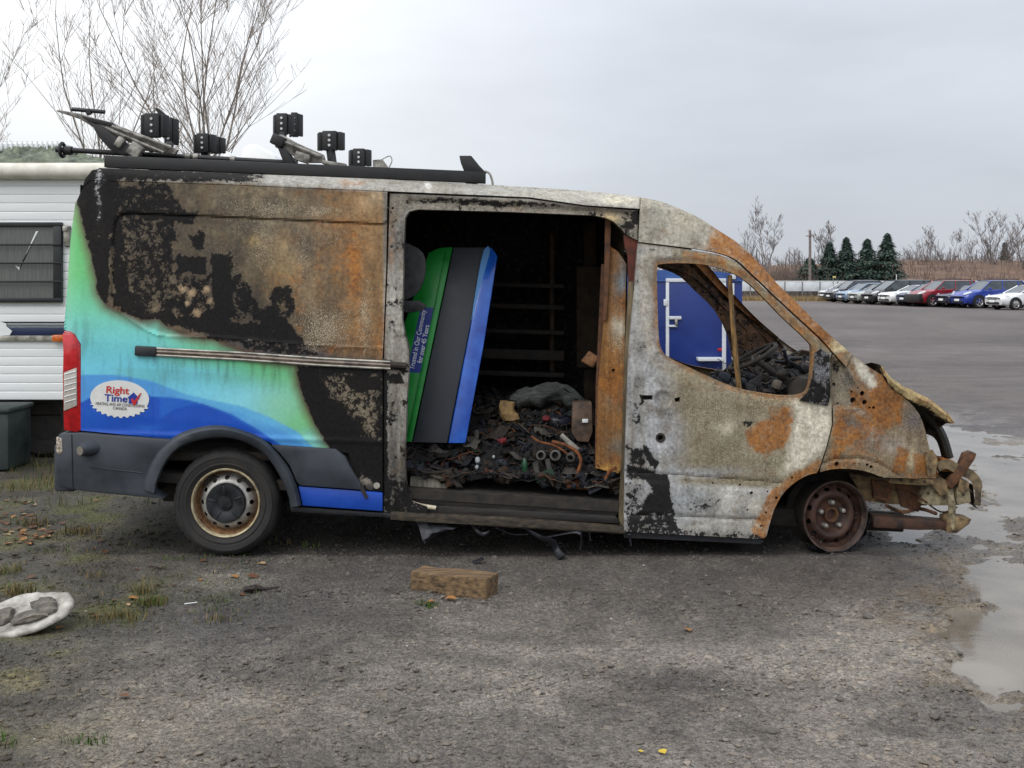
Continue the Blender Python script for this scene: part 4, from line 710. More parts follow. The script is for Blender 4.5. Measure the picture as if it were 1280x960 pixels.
# ------------------------------------------------------------------ wheels
def tyre_wheel(cx, cy, cz, far=False):
    mir = -1 if far else 1
    rt = np.diag([1, mir, 1])
    def mod(j, k, r): return r*(1-.016*((k+(j % 2)*2) % 4 == 0)) if r > .325 else r
    b = MB(); b.add(latheVF([(.214, .05), (.216, .012), (.235, -.004), (.242, -.008), (.246, -.012), (.252, -.012), (.256, -.008), (.27, -.012), (.288, -.013), (.290, -.017), (.298, -.016), (.300, -.010), (.308, -.005), (.322, .006), (.334, .03), (.336, .06), (.331, .066), (.337, .072), (.338, .12), (.332, .126), (.338, .132), (.336, .19), (.322, .222), (.27, .235), (.22, .23)], 120, (cx, cy, cz), rt, mod))
    t = b.done('tyre', M_rubber, VAN)
    hol = [circ(.154*cos(a), .154*sin(a), .016, .012, 10, a+pi/2) for a in np.linspace(0, 2*pi, 12, endpoint=False)]
    b = MB(); b.add(latheVF([(.216, .035), (.219, .008), (.214, .0), (.206, .006), (.203, .03)], 72, (cx, cy, cz), rt)); r = b.done('rim', M_cream, VAN)
    b = MB(); b.add(latheVF([(.203, .03), (.194, .075), (.185, .092), (.178, .09)], 72, (cx, cy, cz), rt)); b.done('rim_barrel', M_brrust, r)
    V, T = tri2d(circ(0, 0, .180, n=64), hol, .012); rad = np.hypot(V[:, 0], V[:, 1]); yy = np.interp(rad, [0, .11, .125, .14, .165, .18], [.03, .03, .022, .026, .055, .088])
    V3 = np.stack([V[:, 0], yy, V[:, 1]], 1); V3, T, _ = flange(V3, T, (0, .012, 0)); V3 = V3 @ rt.T+[cx, cy, cz]
    build('wheel_disc', V3, T, M_silver, r)
    b = MB(); b.add(latheVF([(.126, .03), (.125, .008), (.118, -.002), (.075, -.004), (.06, .004), (.045, .004), (.04, -.006), (.0005, -.008)], 40, (cx, cy, cz), rt))
    for a in np.linspace(.4, 2*pi+.4, 5, endpoint=False): b.add(boxVF(np.array([cx, cy, cz])+rt @ np.array([.085*cos(a), -.004, .085*sin(a)]), (.05, .008, .012), rotm(0, -a, 0), .003))
    b.done('hub_cap', M_hubcap, r)
    b = MB(); b.add(latheVF([(.2, .1), (.19, .2), (.01, .2)], 24, (cx, cy, cz), rt)); b.done('brake_drum', M_char, r)
tyre_wheel(-1.80, .035, .337); tyre_wheel(-1.80, 2.02, .337, True)
M_rimb = mk('burnt_rim', C(40, 34, 32), .55, var=.4, vs=12, bump=.35, col2=C(92, 72, 62))
M_rimr = mk('burnt_rim_rust', C(38, 31, 29), .6, var=.5, vs=6, bump=.35, col2=C(84, 54, 40))
def bare_wheel(cx, cy, cz, steer, far=False):
    rt = rotm(0, 0, steer) @ np.diag([1, -1 if far else 1, 1]); c = np.array([cx, cy, cz])
    b = MB(); b.add(latheVF([(.206, .06), (.226, .022), (.231, .006), (.228, -.002), (.220, .0), (.214, .012), (.205, .03)], 72, c, rt)); r = b.done('burnt_rim', M_rimb, VAN)
    hol = [circ(.168*cos(a), .168*sin(a), .019, .012, 12, a+pi/2) for a in np.linspace(.2, 2*pi+.2, 12, endpoint=False)]
    V, T = tri2d(circ(0, 0, .206, n=72), hol, .012); rad = np.hypot(V[:, 0], V[:, 1]); yy = np.interp(rad, [0, .045, .1, .118, .14, .155, .19, .206], [.075, .075, .072, .04, .032, .04, .075, .03])
    V3, T, _ = flange(np.stack([V[:, 0], yy, V[:, 1]], 1), T, (0, .012, 0)); build('wheel_disc', V3 @ rt.T+c, T, M_rimr, r)
    b = MB(); b.add(latheVF([(.05, .08), (.05, .05), (.044, .046), (.036, .05), (.032, .075), (.0005, .076)], 28, c, rt)); b.done('hub', M_rustd, r)
    for a in np.linspace(pi/2, 2.5*pi, 5, endpoint=False):
        b = MB(); b.add(latheVF([(.017, .075), (.015, .035), (.008, .03), (.0005, .03)], 6, c+rt @ np.array([.082*cos(a), 0, .082*sin(a)]), rt)); b.done('wheel_nut', M_alu, r)
    b = MB(); b.add(latheVF([(.206, .06), (.20, .2), (.228, .235)], 48, c, rt)); b.add(latheVF([(.04, .08), (.15, .12), (.15, .2), (.02, .2)], 24, c, rt)); b.done('rim_barrel', M_char, r)
bare_wheel(2.075, .17, .226, R(15)); bare_wheel(2.075, 1.95, .226, R(15), True)
b = MB(); V = []
for k in range(17):
    a = R(-135+8*k); 
    for r_, y in ((.236+.012*sin(k*2.1), -.02), (.25+.02*sin(k), .05), (.24, .16)): V.append(np.array([2.075, .17, .226])+rotm(0, 0, R(15)) @ np.array([r_*cos(a), y, max(r_*sin(a), -.222)]))
b.add((V, [(k*3+j, k*3+j+1, (k+1)*3+j+1, (k+1)*3+j) for k in range(16) for j in range(2)])); b.done('tyre_remnant', M_drip, VAN)
# ------------------------------------------------------------------ badge on the rear quarter
def SP(pts, off): pts = np.asarray(pts, float); return S(pts[:, 0], pts[:, 1], off)
def flat(name, poly, mat, parent, off, step=4): return panel(name, poly, mat, parent, step=step, off=off, depth=.002)
def flatmat(n, c, r=.4): return mk(n, c, r, var=.06, vs=30, bump=0)
M_bw, M_bred, M_bblue, M_bblk = flatmat('badge_white', C(214, 214, 210)), flatmat('print_red', C(190, 34, 36)), flatmat('print_blue', C(20, 46, 140)), flatmat('print_black', C(40, 40, 42))
BT = .06
def bp(u, v): return (149.5+u*cos(BT)-v*sin(BT), 498+u*sin(BT)+v*cos(BT))
teeth = []
for k in range(120):
    a = 2*pi*k/120; r = 1.0
    if .12*pi < a < .88*pi: r = 1.085 if k % 4 < 2 else 1.0
    teeth.append(bp(36.8*r*cos(a), 22.5*r*sin(a)))
BADGE = flat('badge', teeth, M_bw, VAN, -.003, 3)
def textmesh(body, size, font_shear=0.0, bold=.0, align='CENTER', sx=1.0):
    c = bpy.data.curves.new('lettering', 'FONT'); c.body = body; c.size = size; c.shear = font_shear; c.offset = bold; c.align_x = align; c.space_character = 1.0
    o = bpy.data.objects.new('lettering', c); COL.objects.link(o)
    me = o.to_mesh(depsgraph=None) if False else bpy.data.meshes.new_from_object(o.evaluated_get(bpy.context.evaluated_depsgraph_get()))
    V = np.array([v.co[:] for v in me.vertices]); Fc = [tuple(p.vertices) for p in me.polygons]
    bpy.data.objects.remove(o); bpy.data.meshes.remove(me); V[:, 0] *= sx
    return V, Fc
def print_text(name, body, size, u, v, mat, parent, off, bold=0.0, sx=1.0, frame=bp, surf=SP):
    V, Fc = textmesh(body, size, 0, bold, 'CENTER', sx)
    pts = [frame(u+x, v-y) for x, y, _ in V]; return build(name, surf(pts, off), Fc, mat, parent, smooth=False)
print_text('lettering', 'Right', 12.5, -3.5, -6.0, M_bred, BADGE, -.0065, .22, 1.12); print_text('lettering', 'Time', 12.5, -4.5, 4.3, M_bblue, BADGE, -.0065, .22, 1.12)
print_text('lettering', 'HEATING AND AIR CONDITIONING', 5.2, 1, 9.6, M_bblk, BADGE, -.0065, .02, .72); print_text('lettering', 'CANADA', 5.2, 1, 14.2, M_bblk, BADGE, -.0065, .02, .8)
flat('house_mark', [bp(*p) for p in ((9, -1), (17, -8.5), (25, -1), (22.5, -1), (22.5, 5.5), (11.5, 5.5), (11.5, -1))], M_bblue, BADGE, -.0060)
flat('tick_mark', [bp(*p) for p in ((14, 0.5), (16.5, -1), (18.5, 2), (25.5, -8.5), (26.5, -8), (19.5, 7.5), (18, 7.5))], M_bred, BADGE, -.0075)
# ------------------------------------------------------------------ loose things inside the van
def leanF(px, py):                                          # the detached door leans back: deeper towards its top
    y = .42+(552-py)*.0012; return W(px, py, y)
PAN = thing('detached_door', 'detached van door in green, charcoal and blue leaning inside the cargo opening', 'van door', W(545, 553, .42))
M_green = mk('green_wrap', C(20, 128, 44), .35, var=.12, vs=5, bump=.04, col2=C(36, 158, 62))
M_slate = mk('charcoal_wrap', C(46, 49, 55), .55, var=.15, vs=6, bump=.08, col2=C(60, 63, 69))
M_bl2 = mk('blue_door_wrap', C(16, 72, 176), .18, var=.14, vs=6, bump=.05, col2=C(40, 108, 214), coat=.4)
M_lb2 = mk('light_blue_print', C(74, 140, 205), .35, var=.12, vs=6, bump=.03)
M_nv = mk('navy_print', C(14, 44, 130), .4, var=.1, vs=6, bump=.02)
M_wp = flatmat('white_print', C(214, 220, 232))
def slab(name, poly, mat, parent, front, thick, bev=.006):
    A = np.array([leanF(x, y)+[0, -front, 0] for x, y in poly]); B = A+[0.0, thick, 0]
    n = len(A); bm = bmesh.new(); vs = [bm.verts.new(v) for v in np.concatenate([A, B])]
    bm.faces.new(vs[:n]); bm.faces.new(vs[n:][::-1])
    for k in range(n): bm.faces.new([vs[k], vs[n+k], vs[n+(k+1) % n], vs[(k+1) % n]])
    bmesh.ops.recalc_face_normals(bm, faces=bm.faces)
    if bev: bmesh.ops.bevel(bm, geom=list(bm.edges), offset=bev, segments=2, profile=.5, affect='EDGES', clamp_overlap=True)
    bm.verts.index_update(); V = np.array([v.co[:] for v in bm.verts]); Fc = [[v.index for v in f.verts] for f in bm.faces]; bm.free()
    return build(name, V, Fc, mat, parent)
slab('charcoal_panel', [(567, 309), (607, 309), (559, 554), (516, 553)], M_slate, PAN, .0, .05)
slab('green_panel', [(536, 316), (549, 310), (566, 309), (515, 552), (496, 550), (497, 430)], M_green, PAN, .012, .05)
slab('green_ridge', [(558, 309.5), (566, 309), (515, 552), (508, 551.5)], M_green, PAN, .022, .02, .004)
bp_ = slab('blue_panel', [(607, 309), (615, 310), (622, 320), (605, 430), (582, 554), (560, 554)], M_bl2, PAN, .014, .05, .01)
slab('light_blue_stripe', smoothpoly([(605, 312), (613, 311), (607, 335), (597, 372), (589, 402), (597, 350)], 2), M_lb2, PAN, .0165, .001, 0)
SGN = slab('slogan_strip', [(526, 384), (543.5, 384.5), (527, 466), (509, 465)], M_nv, PAN, .0145, .002, 0)
ta = math.atan2(-82, 16.5)
def dframe(u, v): return (526.5+u*cos(ta)-v*sin(ta), 425+u*sin(ta)+v*cos(ta))
def SL(pts, off): return np.array([leanF(x, y)+[0, -.018, 0] for x, y in pts])
print_text('lettering', 'Trusted in Our Community', 8.6, 0, -1.4, M_wp, SGN, 0, .12, .78, dframe, SL)
print_text('lettering', 'for over 45 Years', 8.6, -4, 6.6, M_wp, SGN, 0, .12, .78, dframe, SL)
M_scor = mk('scorched_plate', C(34, 35, 38), .75, var=.5, vs=16, bump=.5, col2=C(72, 72, 74))
b = MB(); b.add(prismVF(smoothpoly([(498, 308), (522, 310), (532, 325), (530, 350), (520, 368), (505, 376), (498, 376)], 2), .34, .37, bev=.006)); b.add(prismVF([(500, 376), (524, 376), (533, 382), (528, 388), (512, 391), (500, 390)], .31, .36, bev=.008))
tag(b.done('scorched_plate', M_scor, None, loc=W(515, 376, .35)), 'grey scorched sheet with a torn edge, in front of the green detached door', 'metal sheet')
M_deb = mkattr('charred_debris', .8, .45, 60, .6, .35)
DARK = [C(20, 19, 20), C(28, 26, 26), C(36, 33, 31), C(44, 38, 34), C(30, 33, 40), C(24, 28, 30), C(52, 42, 34)]
ACC = [C(104, 72, 48), C(120, 60, 30), C(88, 84, 80), C(40, 70, 50), C(130, 126, 120), C(92, 34, 34), C(70, 80, 96), C(110, 96, 76)]
def heapz(x, y): return flz(x)+.02+.34*sstep(.1, 1.0, y)+.13*fb(x*10+50, y*10, 3.5, 3, 8)+.08*np.exp(-((x-.1)/.35)**2)*sstep(.2, .6, y)
b = MB(); gx, gy = np.meshgrid(np.linspace(-.95, .74, 60), np.linspace(.16, 1.9, 50)); V = np.stack([gx.ravel(), gy.ravel(), heapz(gx.ravel(), gy.ravel())-.02+.05*(fb(gx.ravel()*100+200, gy.ravel()*100, 6, 3, 77)-.5)], 1)
b.add((V, [(j*60+i, j*60+i+1, (j+1)*60+i+1, (j+1)*60+i) for j in range(49) for i in range(59)]), DARK[1])
for k in range(800):
    x = random.uniform(-.93, .72); y = .16+1.6*random.random()**1.6; z = float(heapz(np.array(x), np.array(y)))+random.uniform(-.02, .03)
    c = random.choice(DARK) if random.random() < .88 else tuple(q_*.4 for q_ in random.choice(ACC)); t = random.random(); p = np.array([x, y, z])
    if t < .15: b.add(boxVF(p, (random.uniform(.04, .14), random.uniform(.03, .10), random.uniform(.003, .012)), rotm(random.uniform(-.8, .8), random.uniform(-.8, .8), random.uniform(0, 3)), .002), c)
    elif t < .24: b.add(latheVF([(.022, 0), (.024, .03), (.016, .03), (.014, .0), (.022, 0)], 10, p, rotm(random.uniform(-1, 1), 0, random.uniform(-1, 1))), c)
    else:
        s = random.uniform(.012, .055)*(.6 if random.random() < .5 else 1); V, Fc = boxVF((0, 0, 0), (s*random.uniform(.8, 2.2), s, s*random.uniform(.4, .9)), rotm(random.uniform(0, 3), random.uniform(0, 3), 0), s*.4); b.add((V+rng.normal(0, s*.10, V.shape)+p, Fc), c)
for k in range(420):                                    # tangled wires
    x = random.uniform(-.9, .68); y = .15+1.3*random.random()**1.5; L = random.uniform(.10, .34); a_ = random.uniform(0, 6.28); P = []
    for i in range(8): P.append((x, y, max(flz(x)+.01, float(heapz(np.array(x), np.array(y)))+.012+.02*random.random()))); a_ += random.gauss(0, .7); x += cos(a_)*L/7; y = max(.13, y+sin(a_)*L/9)
    c = random.choice(DARK+[C(66, 44, 30), C(84, 48, 28), C(58, 54, 50), C(30, 26, 24)]); b.add(tubeVF(P, random.choice([.0025, .003, .004, .006]), 4), c)
for k in range(40):                                     # crumpled sheets and rags
    x = random.uniform(-.85, .6); y = .2+1.2*random.random()**1.4; z = float(heapz(np.array(x), np.array(y)))+.01; s = random.uniform(.06, .16); u, v = np.meshgrid(np.linspace(-.5, .5, 7), np.linspace(-.5, .5, 7)); h = (fb(u*10+k*9, v*10+50, 4, 3, k)-.5)*s*.9
    q = np.stack([u.ravel()*s*1.4, v.ravel()*s, h.ravel()], 1) @ rotm(random.uniform(-.5, .2), random.uniform(-.4, .4), random.uniform(0, 3)).T+[x, y, z]; b.add((q, [(j*7+i, j*7+i+1, (j+1)*7+i+1, (j+1)*7+i) for j in range(6) for i in range(6)]), random.choice(DARK+[C(60, 56, 52), C(70, 66, 60)]))
o = kind(b.done('charred_debris', M_deb, None, colattr=True, loc=(0, 1, .36)), 'stuff'); tag(o, 'heap of charred fittings, cables and rags on the van cargo floor', 'debris')
# duct bag
M_cloth = mk('sooty_cloth', C(24, 26, 27), .9, var=.4, vs=12, bump=.9, bs=40, col2=C(80, 84, 80), stretch=(1, 1, 4)); M_tancl = mk('tan_cloth', C(120, 92, 58), .85, var=.4, vs=20, bump=.5, bs=60, col2=C(176, 144, 96))
def W2(px, py, y): return W(px, py, y)
DB = thing('duct_sleeve', 'grey burnt fabric sleeve with a tan collar sagging over the debris', 'duct sleeve', W(680, 520, .75))
pth = smoothpoly([(640, 502), (655, 498), (680, 492), (700, 491), (718, 500), (726, 512)], 4, False); P = np.array([W(x, y, .78) for x, y in pth]); r = .062+.030*np.sin(np.linspace(0, pi, len(P)))
V, Fc = tubeVF(P, r, 18, True, .8); V += (fb(V[:, 0]*100, V[:, 2]*100+V[:, 1]*60, 6, 4, 3)-.5)[:, None]*[.02, .06, .085]; V += (fb(V[:, 0]*100+9, V[:, 2]*300+V[:, 1]*160, 5, 3, 13)-.5)[:, None]*[.0, .03, .03]; build('sleeve', V, Fc, M_cloth, DB, ang=70)
pth = smoothpoly([(634, 502), (634, 513), (640, 526), (652, 535), (664, 533)], 4, False); P = np.array([W(x, y, .70) for x, y in pth]); V, Fc = tubeVF(P, np.interp(np.linspace(0, 1, len(P)), [0, .4, .8, 1], [.052, .055, .04, .012]), 16); V += (fb(V[:, 0]*100, V[:, 2]*100, 4, 3, 5)-.5)[:, None]*[.02, .02, .03]; build('collar', V, Fc, M_tancl, DB, ang=70)
b = MB(); b.add(prismVF([(716, 503), (740, 503), (741, 540), (736, 553), (722, 552), (715, 542)], .5, .62, bev=.008)); o = b.done('switch_box', mk('stained_grey_box', C(60, 48, 40), .7, var=.5, vs=10, bump=.3, col2=C(118, 96, 80)), None, loc=W(728, 553, .56)); tag(o, 'rust stained grey metal box beside the orange partition edge', 'metal box')
b = MB(); b.add(boxVF(W(731.5, 526, .492), (.04, .006, .025), None, .003)); b.done('box_sticker', M_white, o)
b = MB(); b.add(prismVF([(737, 439), (749, 447), (741, 460), (727, 452)], .40, .47, bev=.006)); tag(b.done('charred_block', mk('charred_block', C(92, 58, 36), .8, var=.4, vs=20, col2=C(150, 106, 70)), None, loc=W(738, 450, .43)), 'brown charred wooden block stuck beside the rusted partition edge', 'block')
M_hose = mk('orange_hose', C(62, 36, 22), .8, var=.4, vs=24, bump=.4, col2=C(138, 80, 40))
def tubething(name, pts, y, r, mat, label, cat, n=9):
    P = np.array([W(a, c, y if np.isscalar(y) else y[0]+(y[1]-y[0])*i/(len(pts)*5)) for i, (a, c) in enumerate(smoothpoly(pts, 5, False))]); b = MB(); b.add(tubeVF(P, r, n)); o = b.done(name, mat, None, loc=P[-1]); return tag(o, label, cat)
tubething('burnt_hose', [(690, 552), (706, 556), (720, 564), (726, 576), (722, 592), (721, 603), (730, 608), (746, 608), (756, 600), (763, 588), (770, 585)], (.32, .17), .012, M_hose, 'long orange burnt hose looping down to the step of the van', 'hose')
tubething('burnt_cable', [(664, 545), (674, 552), (690, 556), (702, 562), (712, 570)], .3, .008, M_hose, 'short orange cable lying along the middle of the debris heap', 'cable')
b = MB(); b.add(prismVF([(708, 601), (752, 603), (751, 613), (708, 611)], .2, .3, bev=.004)); tag(b.done('scorched_plank', mk('scorched_plank', C(96, 58, 34), .8, var=.4, vs=20, col2=C(140, 88, 52)), None, loc=W(730, 612, .25)), 'scorched orange brown wood offcut under the burnt hose', 'wood offcut')
b = MB(); b.add(prismVF([(513, 590), (560, 590), (559, 612), (512, 609)], .19, .40, bev=.008)); FIL = b.done('filter_box', mk('pale_filter', C(96, 92, 82), .8, var=.4, vs=7, bump=.4, bs=70, stretch=(6, 1, 1), col2=C(166, 160, 144)), None, loc=W(536, 612, .3)); tag(FIL, 'pale pleated filter box below the green door on the van floor', 'filter box')
b = MB(); V = np.array([W(x, y, yy) for yy in (.17, .3, .44) for x, y in ((510, 588), (524, 587), (540, 589), (553, 588), (566, 584))]); V[5:10, 2] += .0; V[10:, 2] += .01
V2 = np.concatenate([V, V-[0, 0, .012]]); q = [(j*5+i, j*5+i+1, (j+1)*5+i+1, (j+1)*5+i) for j in range(2) for i in range(4)]; b.add((V2, q+[tuple(i+15 for i in f[::-1]) for f in q]+[(i, i+15, i+16, i+1) for i in range(4)])); b.done('burnt_lid', M_char, FIL)
M_pipe = mk('sooty_pipe_fitting', C(40, 38, 38), .6, var=.4, vs=20, bump=.3, col2=C(84, 80, 76))
for i, (px, py, r, L) in enumerate(((676, 569, .032, 'grey pipe fitting left of the burnt hose, facing out'), (694, 569, .036, 'largest round pipe fitting beside the burnt hose'), (713, 572, .030, 'pipe fitting just behind the bend of the burnt hose'), (704, 602, .034, 'pipe fitting lowest of the group, beside the orange wood offcut'))):
    c = W(px, py, .26); b = MB(); b.add(latheVF([(r*.5, .09), (r*.95, .09), (r, 0), (r*.62, -.004), (r*.55, .06), (.0005, .06)], 18, c, rotm(random.uniform(-.3, .3), 0, random.uniform(-.3, .3)))); o = b.done('pipe_fitting', M_pipe, None, loc=c); tag(o, L, 'pipe fitting', 'pipe fittings in the debris')
tubething('sooty_elbow', [(669, 578), (672, 592), (680, 599)], .24, .02, M_pipe, 'bent dark pipe hanging left of the lowest pipe fitting', 'pipe')
tubething('sooty_elbow', [(684, 574), (687, 590), (684, 602)], .23, .018, M_pipe, 'straight dark pipe end standing right of the bent dark pipe', 'pipe')
b = MB(); b.add(boxVF(W(712, 553, .3), (.15, .006, .03), rotm(0, .72, 0), .002)); tag(b.done('metal_strip', M_alu, None, loc=W(712, 553, .3)), 'narrow pale metal strip lying at the top of the burnt hose', 'strip')
def blobthing(name, px, py, y, s, mat, label, cat, ns=.25, rr=None):
    bm = bmesh.new(); bmesh.ops.create_icosphere(bm, subdivisions=3, radius=1); V = np.array([v.co[:] for v in bm.verts]); Fc = [[v.index for v in f.verts] for f in bm.faces]; bm.free()
    k = px*.37; V = V*(1+ns*2*(fb(V[:, 0]*10+k*7+60, V[:, 1]*10+V[:, 2]*7+60, 6, 4, int(k*10) % 97)-.5))[:, None]
    c = W(px, py, y); o = build(name, V*np.array(s)+c, Fc, mat, None, loc=c-[0, 0, s[2]*.8], ang=60); return tag(o, label, cat)
M_redrag = mk('red_rag', C(70, 16, 22), .85, var=.4, vs=30, bump=.5, col2=C(130, 34, 42)); M_gplas = mk('green_plastic', C(22, 62, 40), .4, var=.4, vs=20, col2=C(40, 100, 66))
blobthing('red_rag', 683, 523, .62, (.028, .03, .02), M_redrag, 'small red rag under the grey fabric sleeve', 'rag', .4)
blobthing('red_rag', 627, 551, .36, (.03, .03, .02), M_redrag, 'red scrap in the debris at the foot of the blue door edge', 'rag', .5)
blobthing('green_bottle', 656, 582, .24, (.02, .02, .045), M_gplas, 'small dark green plastic bottle melted in the debris', 'bottle', .3)
blobthing('debris_bag', 697, 527, .70, (.10, .08, .055), mk('navy_bag', C(18, 20, 28), .5, var=.4, vs=9, bump=.4, col2=C(36, 40, 54)), 'dark navy bag under the arch of the grey fabric sleeve', 'bag', .2)
for i, (px, py, s) in enumerate(((597, 575, .017), (617, 571, .009), (596, 584, .012))): blobthing('melted_lump', px, py, .22, (s, s, s*1.2), mk('pale_lump', C(130, 140, 146), .5, var=.4, vs=30, col2=C(200, 204, 204)), ('larger pale melted lump in the debris right of the filter box', 'tiny pale lump right of the larger pale melted lump', 'pale lump directly under the larger pale melted lump')[i], 'lump', .3)
P = [W(912, 344, .14), W(915, 390, .13), W(919, 440, .12), W(924, 487, .11)]
b = MB(); b.add(tubeVF(P, [.022, .022, .024, .024], 4, True, .7)); tag(b.done('wooden_stick', mk('scorched_stick', C(70, 56, 40), .8, var=.5, vs=10, bump=.4, stretch=(6, 6, 1), col2=C(160, 124, 72)), None, loc=P[-1]), 'scorched wooden stick standing upright in the driver window', 'stick')
# ------------------------------------------------------------------ ladder rack on the roof
RACK = thing('ladder_rack', 'black roof ladder rack with tilted clamp arms on top of the van', 'roof rack', W(370, 222, 1.0))
M_rack = mk('black_rack', C(17, 17, 19), .6, var=.4, vs=8, bump=.15, col2=C(34, 34, 36)); M_arm = mk('worn_arm', C(66, 62, 58), .5, metal=.3, var=.55, vs=16, bump=.4, col2=C(168, 164, 156)); M_hole = mk('bolt_head', C(190, 190, 190), .4, var=.1)
rail = [(130, 194), (607, 214.5), (607, 229), (520, 225), (130, 209)]
b = MB(); b.add(prismVF(rail, .34, .40, bev=.004)); b.done('side_rail', M_rack, RACK)
b = MB(); q = prismVF(rail, .34, .40, bev=.004); q[0][:, 1] += 1.30; b.add(q); b.done('side_rail', M_rack, RACK)
for px in (190, 385, 588):
    a = W(px, 203+.043*(px-130), .36); b = MB(); b.add(boxVF((a[0], 1.03, a[2]-.01), (.07, 1.36, .045), None, .006)); b.done('crossbar', M_rack, RACK)
tp = [W(70, 187, .5), W(100, 188.5, .5), W(230, 196, .5), W(372, 204, .5)]; b = MB(); b.add(tubeVF(tp, .018, 10)); b.done('pull_tube', M_rack, RACK)
b = MB(); b.add(tubeVF([W(78, 187.5, .5)+[0, .045*sin(a), .045*cos(a)] for a in np.linspace(0, 2*pi, 17)], .012, 7, False)); b.add(tubeVF([W(80, 188, .5), W(90, 188.5, .5)], .03, 10)); b.done('pull_ring', M_rack, RACK)
b = MB()
for px, py in ((235, 195.5), (291, 199), (245, 196)): b.add(tubeVF([W(px-3, py, .5), W(px+3, py+.2, .5)], .022, 10))
b.done('tube_collar', M_arm, RACK)
def clampbox(x0, y0, x1, y1, Y, holes=True, wing=None, rot=0.0):
    c = W((x0+x1)/2, (y0+y1)/2, Y); k = (Y-CY)/F; w, h = (x1-x0)*k, (y1-y0)*k; rm = rotm(0, rot, 0)
    b = MB(); b.add(boxVF(c, (w*.62, .06, h), rm, .006)); b.add(boxVF(c+[-w*.42, .02, -h*.02], (w*.24, .07, h*.93), rm @ rotm(0, 0, .35), .006)); b.add(boxVF(c+[w*.42, .02, h*.0], (w*.26, .07, h*.93), rm @ rotm(0, 0, -.35), .006)); o = b.done('clamp_pad', M_rack, RACK)
    b = MB()
    for t in (-.26, 0, .26): b.add(latheVF([(.009, 0), (.009, -.006), (.0005, -.007)], 10, c+rm @ np.array([0, -.031, t*h])))
    b.done('bolt_head', M_hole, o)
clampbox(176, 142, 206, 172, .6); clampbox(205, 147, 219, 182, .95); clampbox(242, 167, 266, 191, 1.15); clampbox(263, 171, 278, 192, 1.4)
clampbox(342, 142, 364, 168, .6); clampbox(362, 141, 375, 171, .85); clampbox(398, 164, 427, 188, .5); clampbox(437, 186, 461, 208, 1.35)
def arm(pts, y, r, flat_=.5, mat=M_arm, name='clamp_arm'):
    P = np.array([W(a, c, y) for a, c in pts]); b = MB(); b.add(tubeVF(P, r, 4, True, flat_)); return b.done(name, mat, RACK)
b = MB(); b.add(prismVF([(72, 137), (100, 142), (135, 152), (190, 173), (222, 187), (218, 193), (180, 188), (150, 172), (118, 160), (100, 149), (70, 139)], .42, .46, bev=.003)); b.done('tilt_arm', M_arm, RACK)
b = MB(); b.add(prismVF([(112, 152), (126, 158), (150, 174), (165, 186), (180, 192), (150, 193), (136, 186), (124, 172)], .38, .5, bev=.005)); b.add(prismVF([(100, 144), (140, 153), (143, 158), (110, 152)], .40, .48, bev=.003)); b.done('tilt_bracket', M_rack, RACK)
b = MB()
for (x0, y0, x1, y1) in ((140, 158, 214, 184), (132, 160, 205, 191)): b.add(tubeVF([W(x0, y0, .40), W(x1, y1, .40)], .012, 6))
b.add(boxVF(W(170, 188, .38), (.09, .07, .09), rotm(0, .6, 0), .01)); b.add(boxVF(W(150, 178, .38), (.05, .05, .07), rotm(0, .6, 0), .01)); b.done('gear_link', M_arm, RACK)
b = MB(); b.add(tubeVF([W(90, 136.5, .44), W(131, 140, .44)], .014, 8)); b.add(tubeVF([W(110, 138, .44), W(112, 143, .44)], .02, 8)); b.done('handle_bar', M_rack, RACK)
b = MB(); b.add(prismVF([(193, 135), (197, 135), (208, 144), (206, 150), (200, 146)], .62, .66)); b.done('clamp_stem', M_rack, RACK); b = MB(); b.add(tubeVF([W(186, 170, .6), W(190, 188, .55)], .025, 6)); b.done('clamp_stem', M_rack, RACK); b = MB(); b.add(tubeVF([W(212, 180, .9), W(210, 196, .8)], .03, 6)); b.done('clamp_stem', M_rack, RACK); b = MB(); b.add(tubeVF([W(256, 190, 1.2), W(256, 200, 1.2)], .03, 6)); b.done('clamp_stem', M_rack, RACK); b = MB(); b.add(tubeVF([W(413, 186, .5), W(416, 208, .46)], .03, 4)); b.done('clamp_stem', M_rack, RACK); b = MB(); b.add(tubeVF([W(448, 206, 1.35), W(448, 214, 1.35)], .03, 6)); b.done('clamp_stem', M_rack, RACK); b = MB(); b.add(tubeVF([W(353, 166, .6), W(352, 178, .52)], .03, 6)); b.done('clamp_stem', M_rack, RACK)
b = MB(); b.add(prismVF([(340, 170), (352, 168), (372, 179), (404, 193), (407, 203), (380, 203), (358, 190), (344, 184)], .42, .47, bev=.004)); b.done('tilt_arm', M_arm, RACK)
b = MB(); b.add(prismVF([(346, 182), (358, 188), (368, 202), (364, 208), (354, 203)], .38, .5, bev=.005)); b.add(boxVF(W(348, 176, .40), (.09, .08, .07), rotm(0, .4, 0), .01)); b.done('tilt_bracket', M_rack, RACK)
b = MB(); b.add(tubeVF([W(352, 176, .40), W(402, 196, .40)], .012, 6)); b.add(boxVF(W(378, 197, .40), (.1, .06, .06), rotm(0, .3, 0), .01)); b.add(boxVF(W(418, 205, .4), (.16, .06, .025), rotm(0, .15, 0), .006)); b.done('gear_link', M_arm, RACK)
b = MB(); b.add(prismVF([(574, 194.5), (589, 194.5), (600, 208), (608, 216), (580, 214), (576, 204)], .34, .42, bev=.004)); b.done('end_stop', M_rack, RACK)
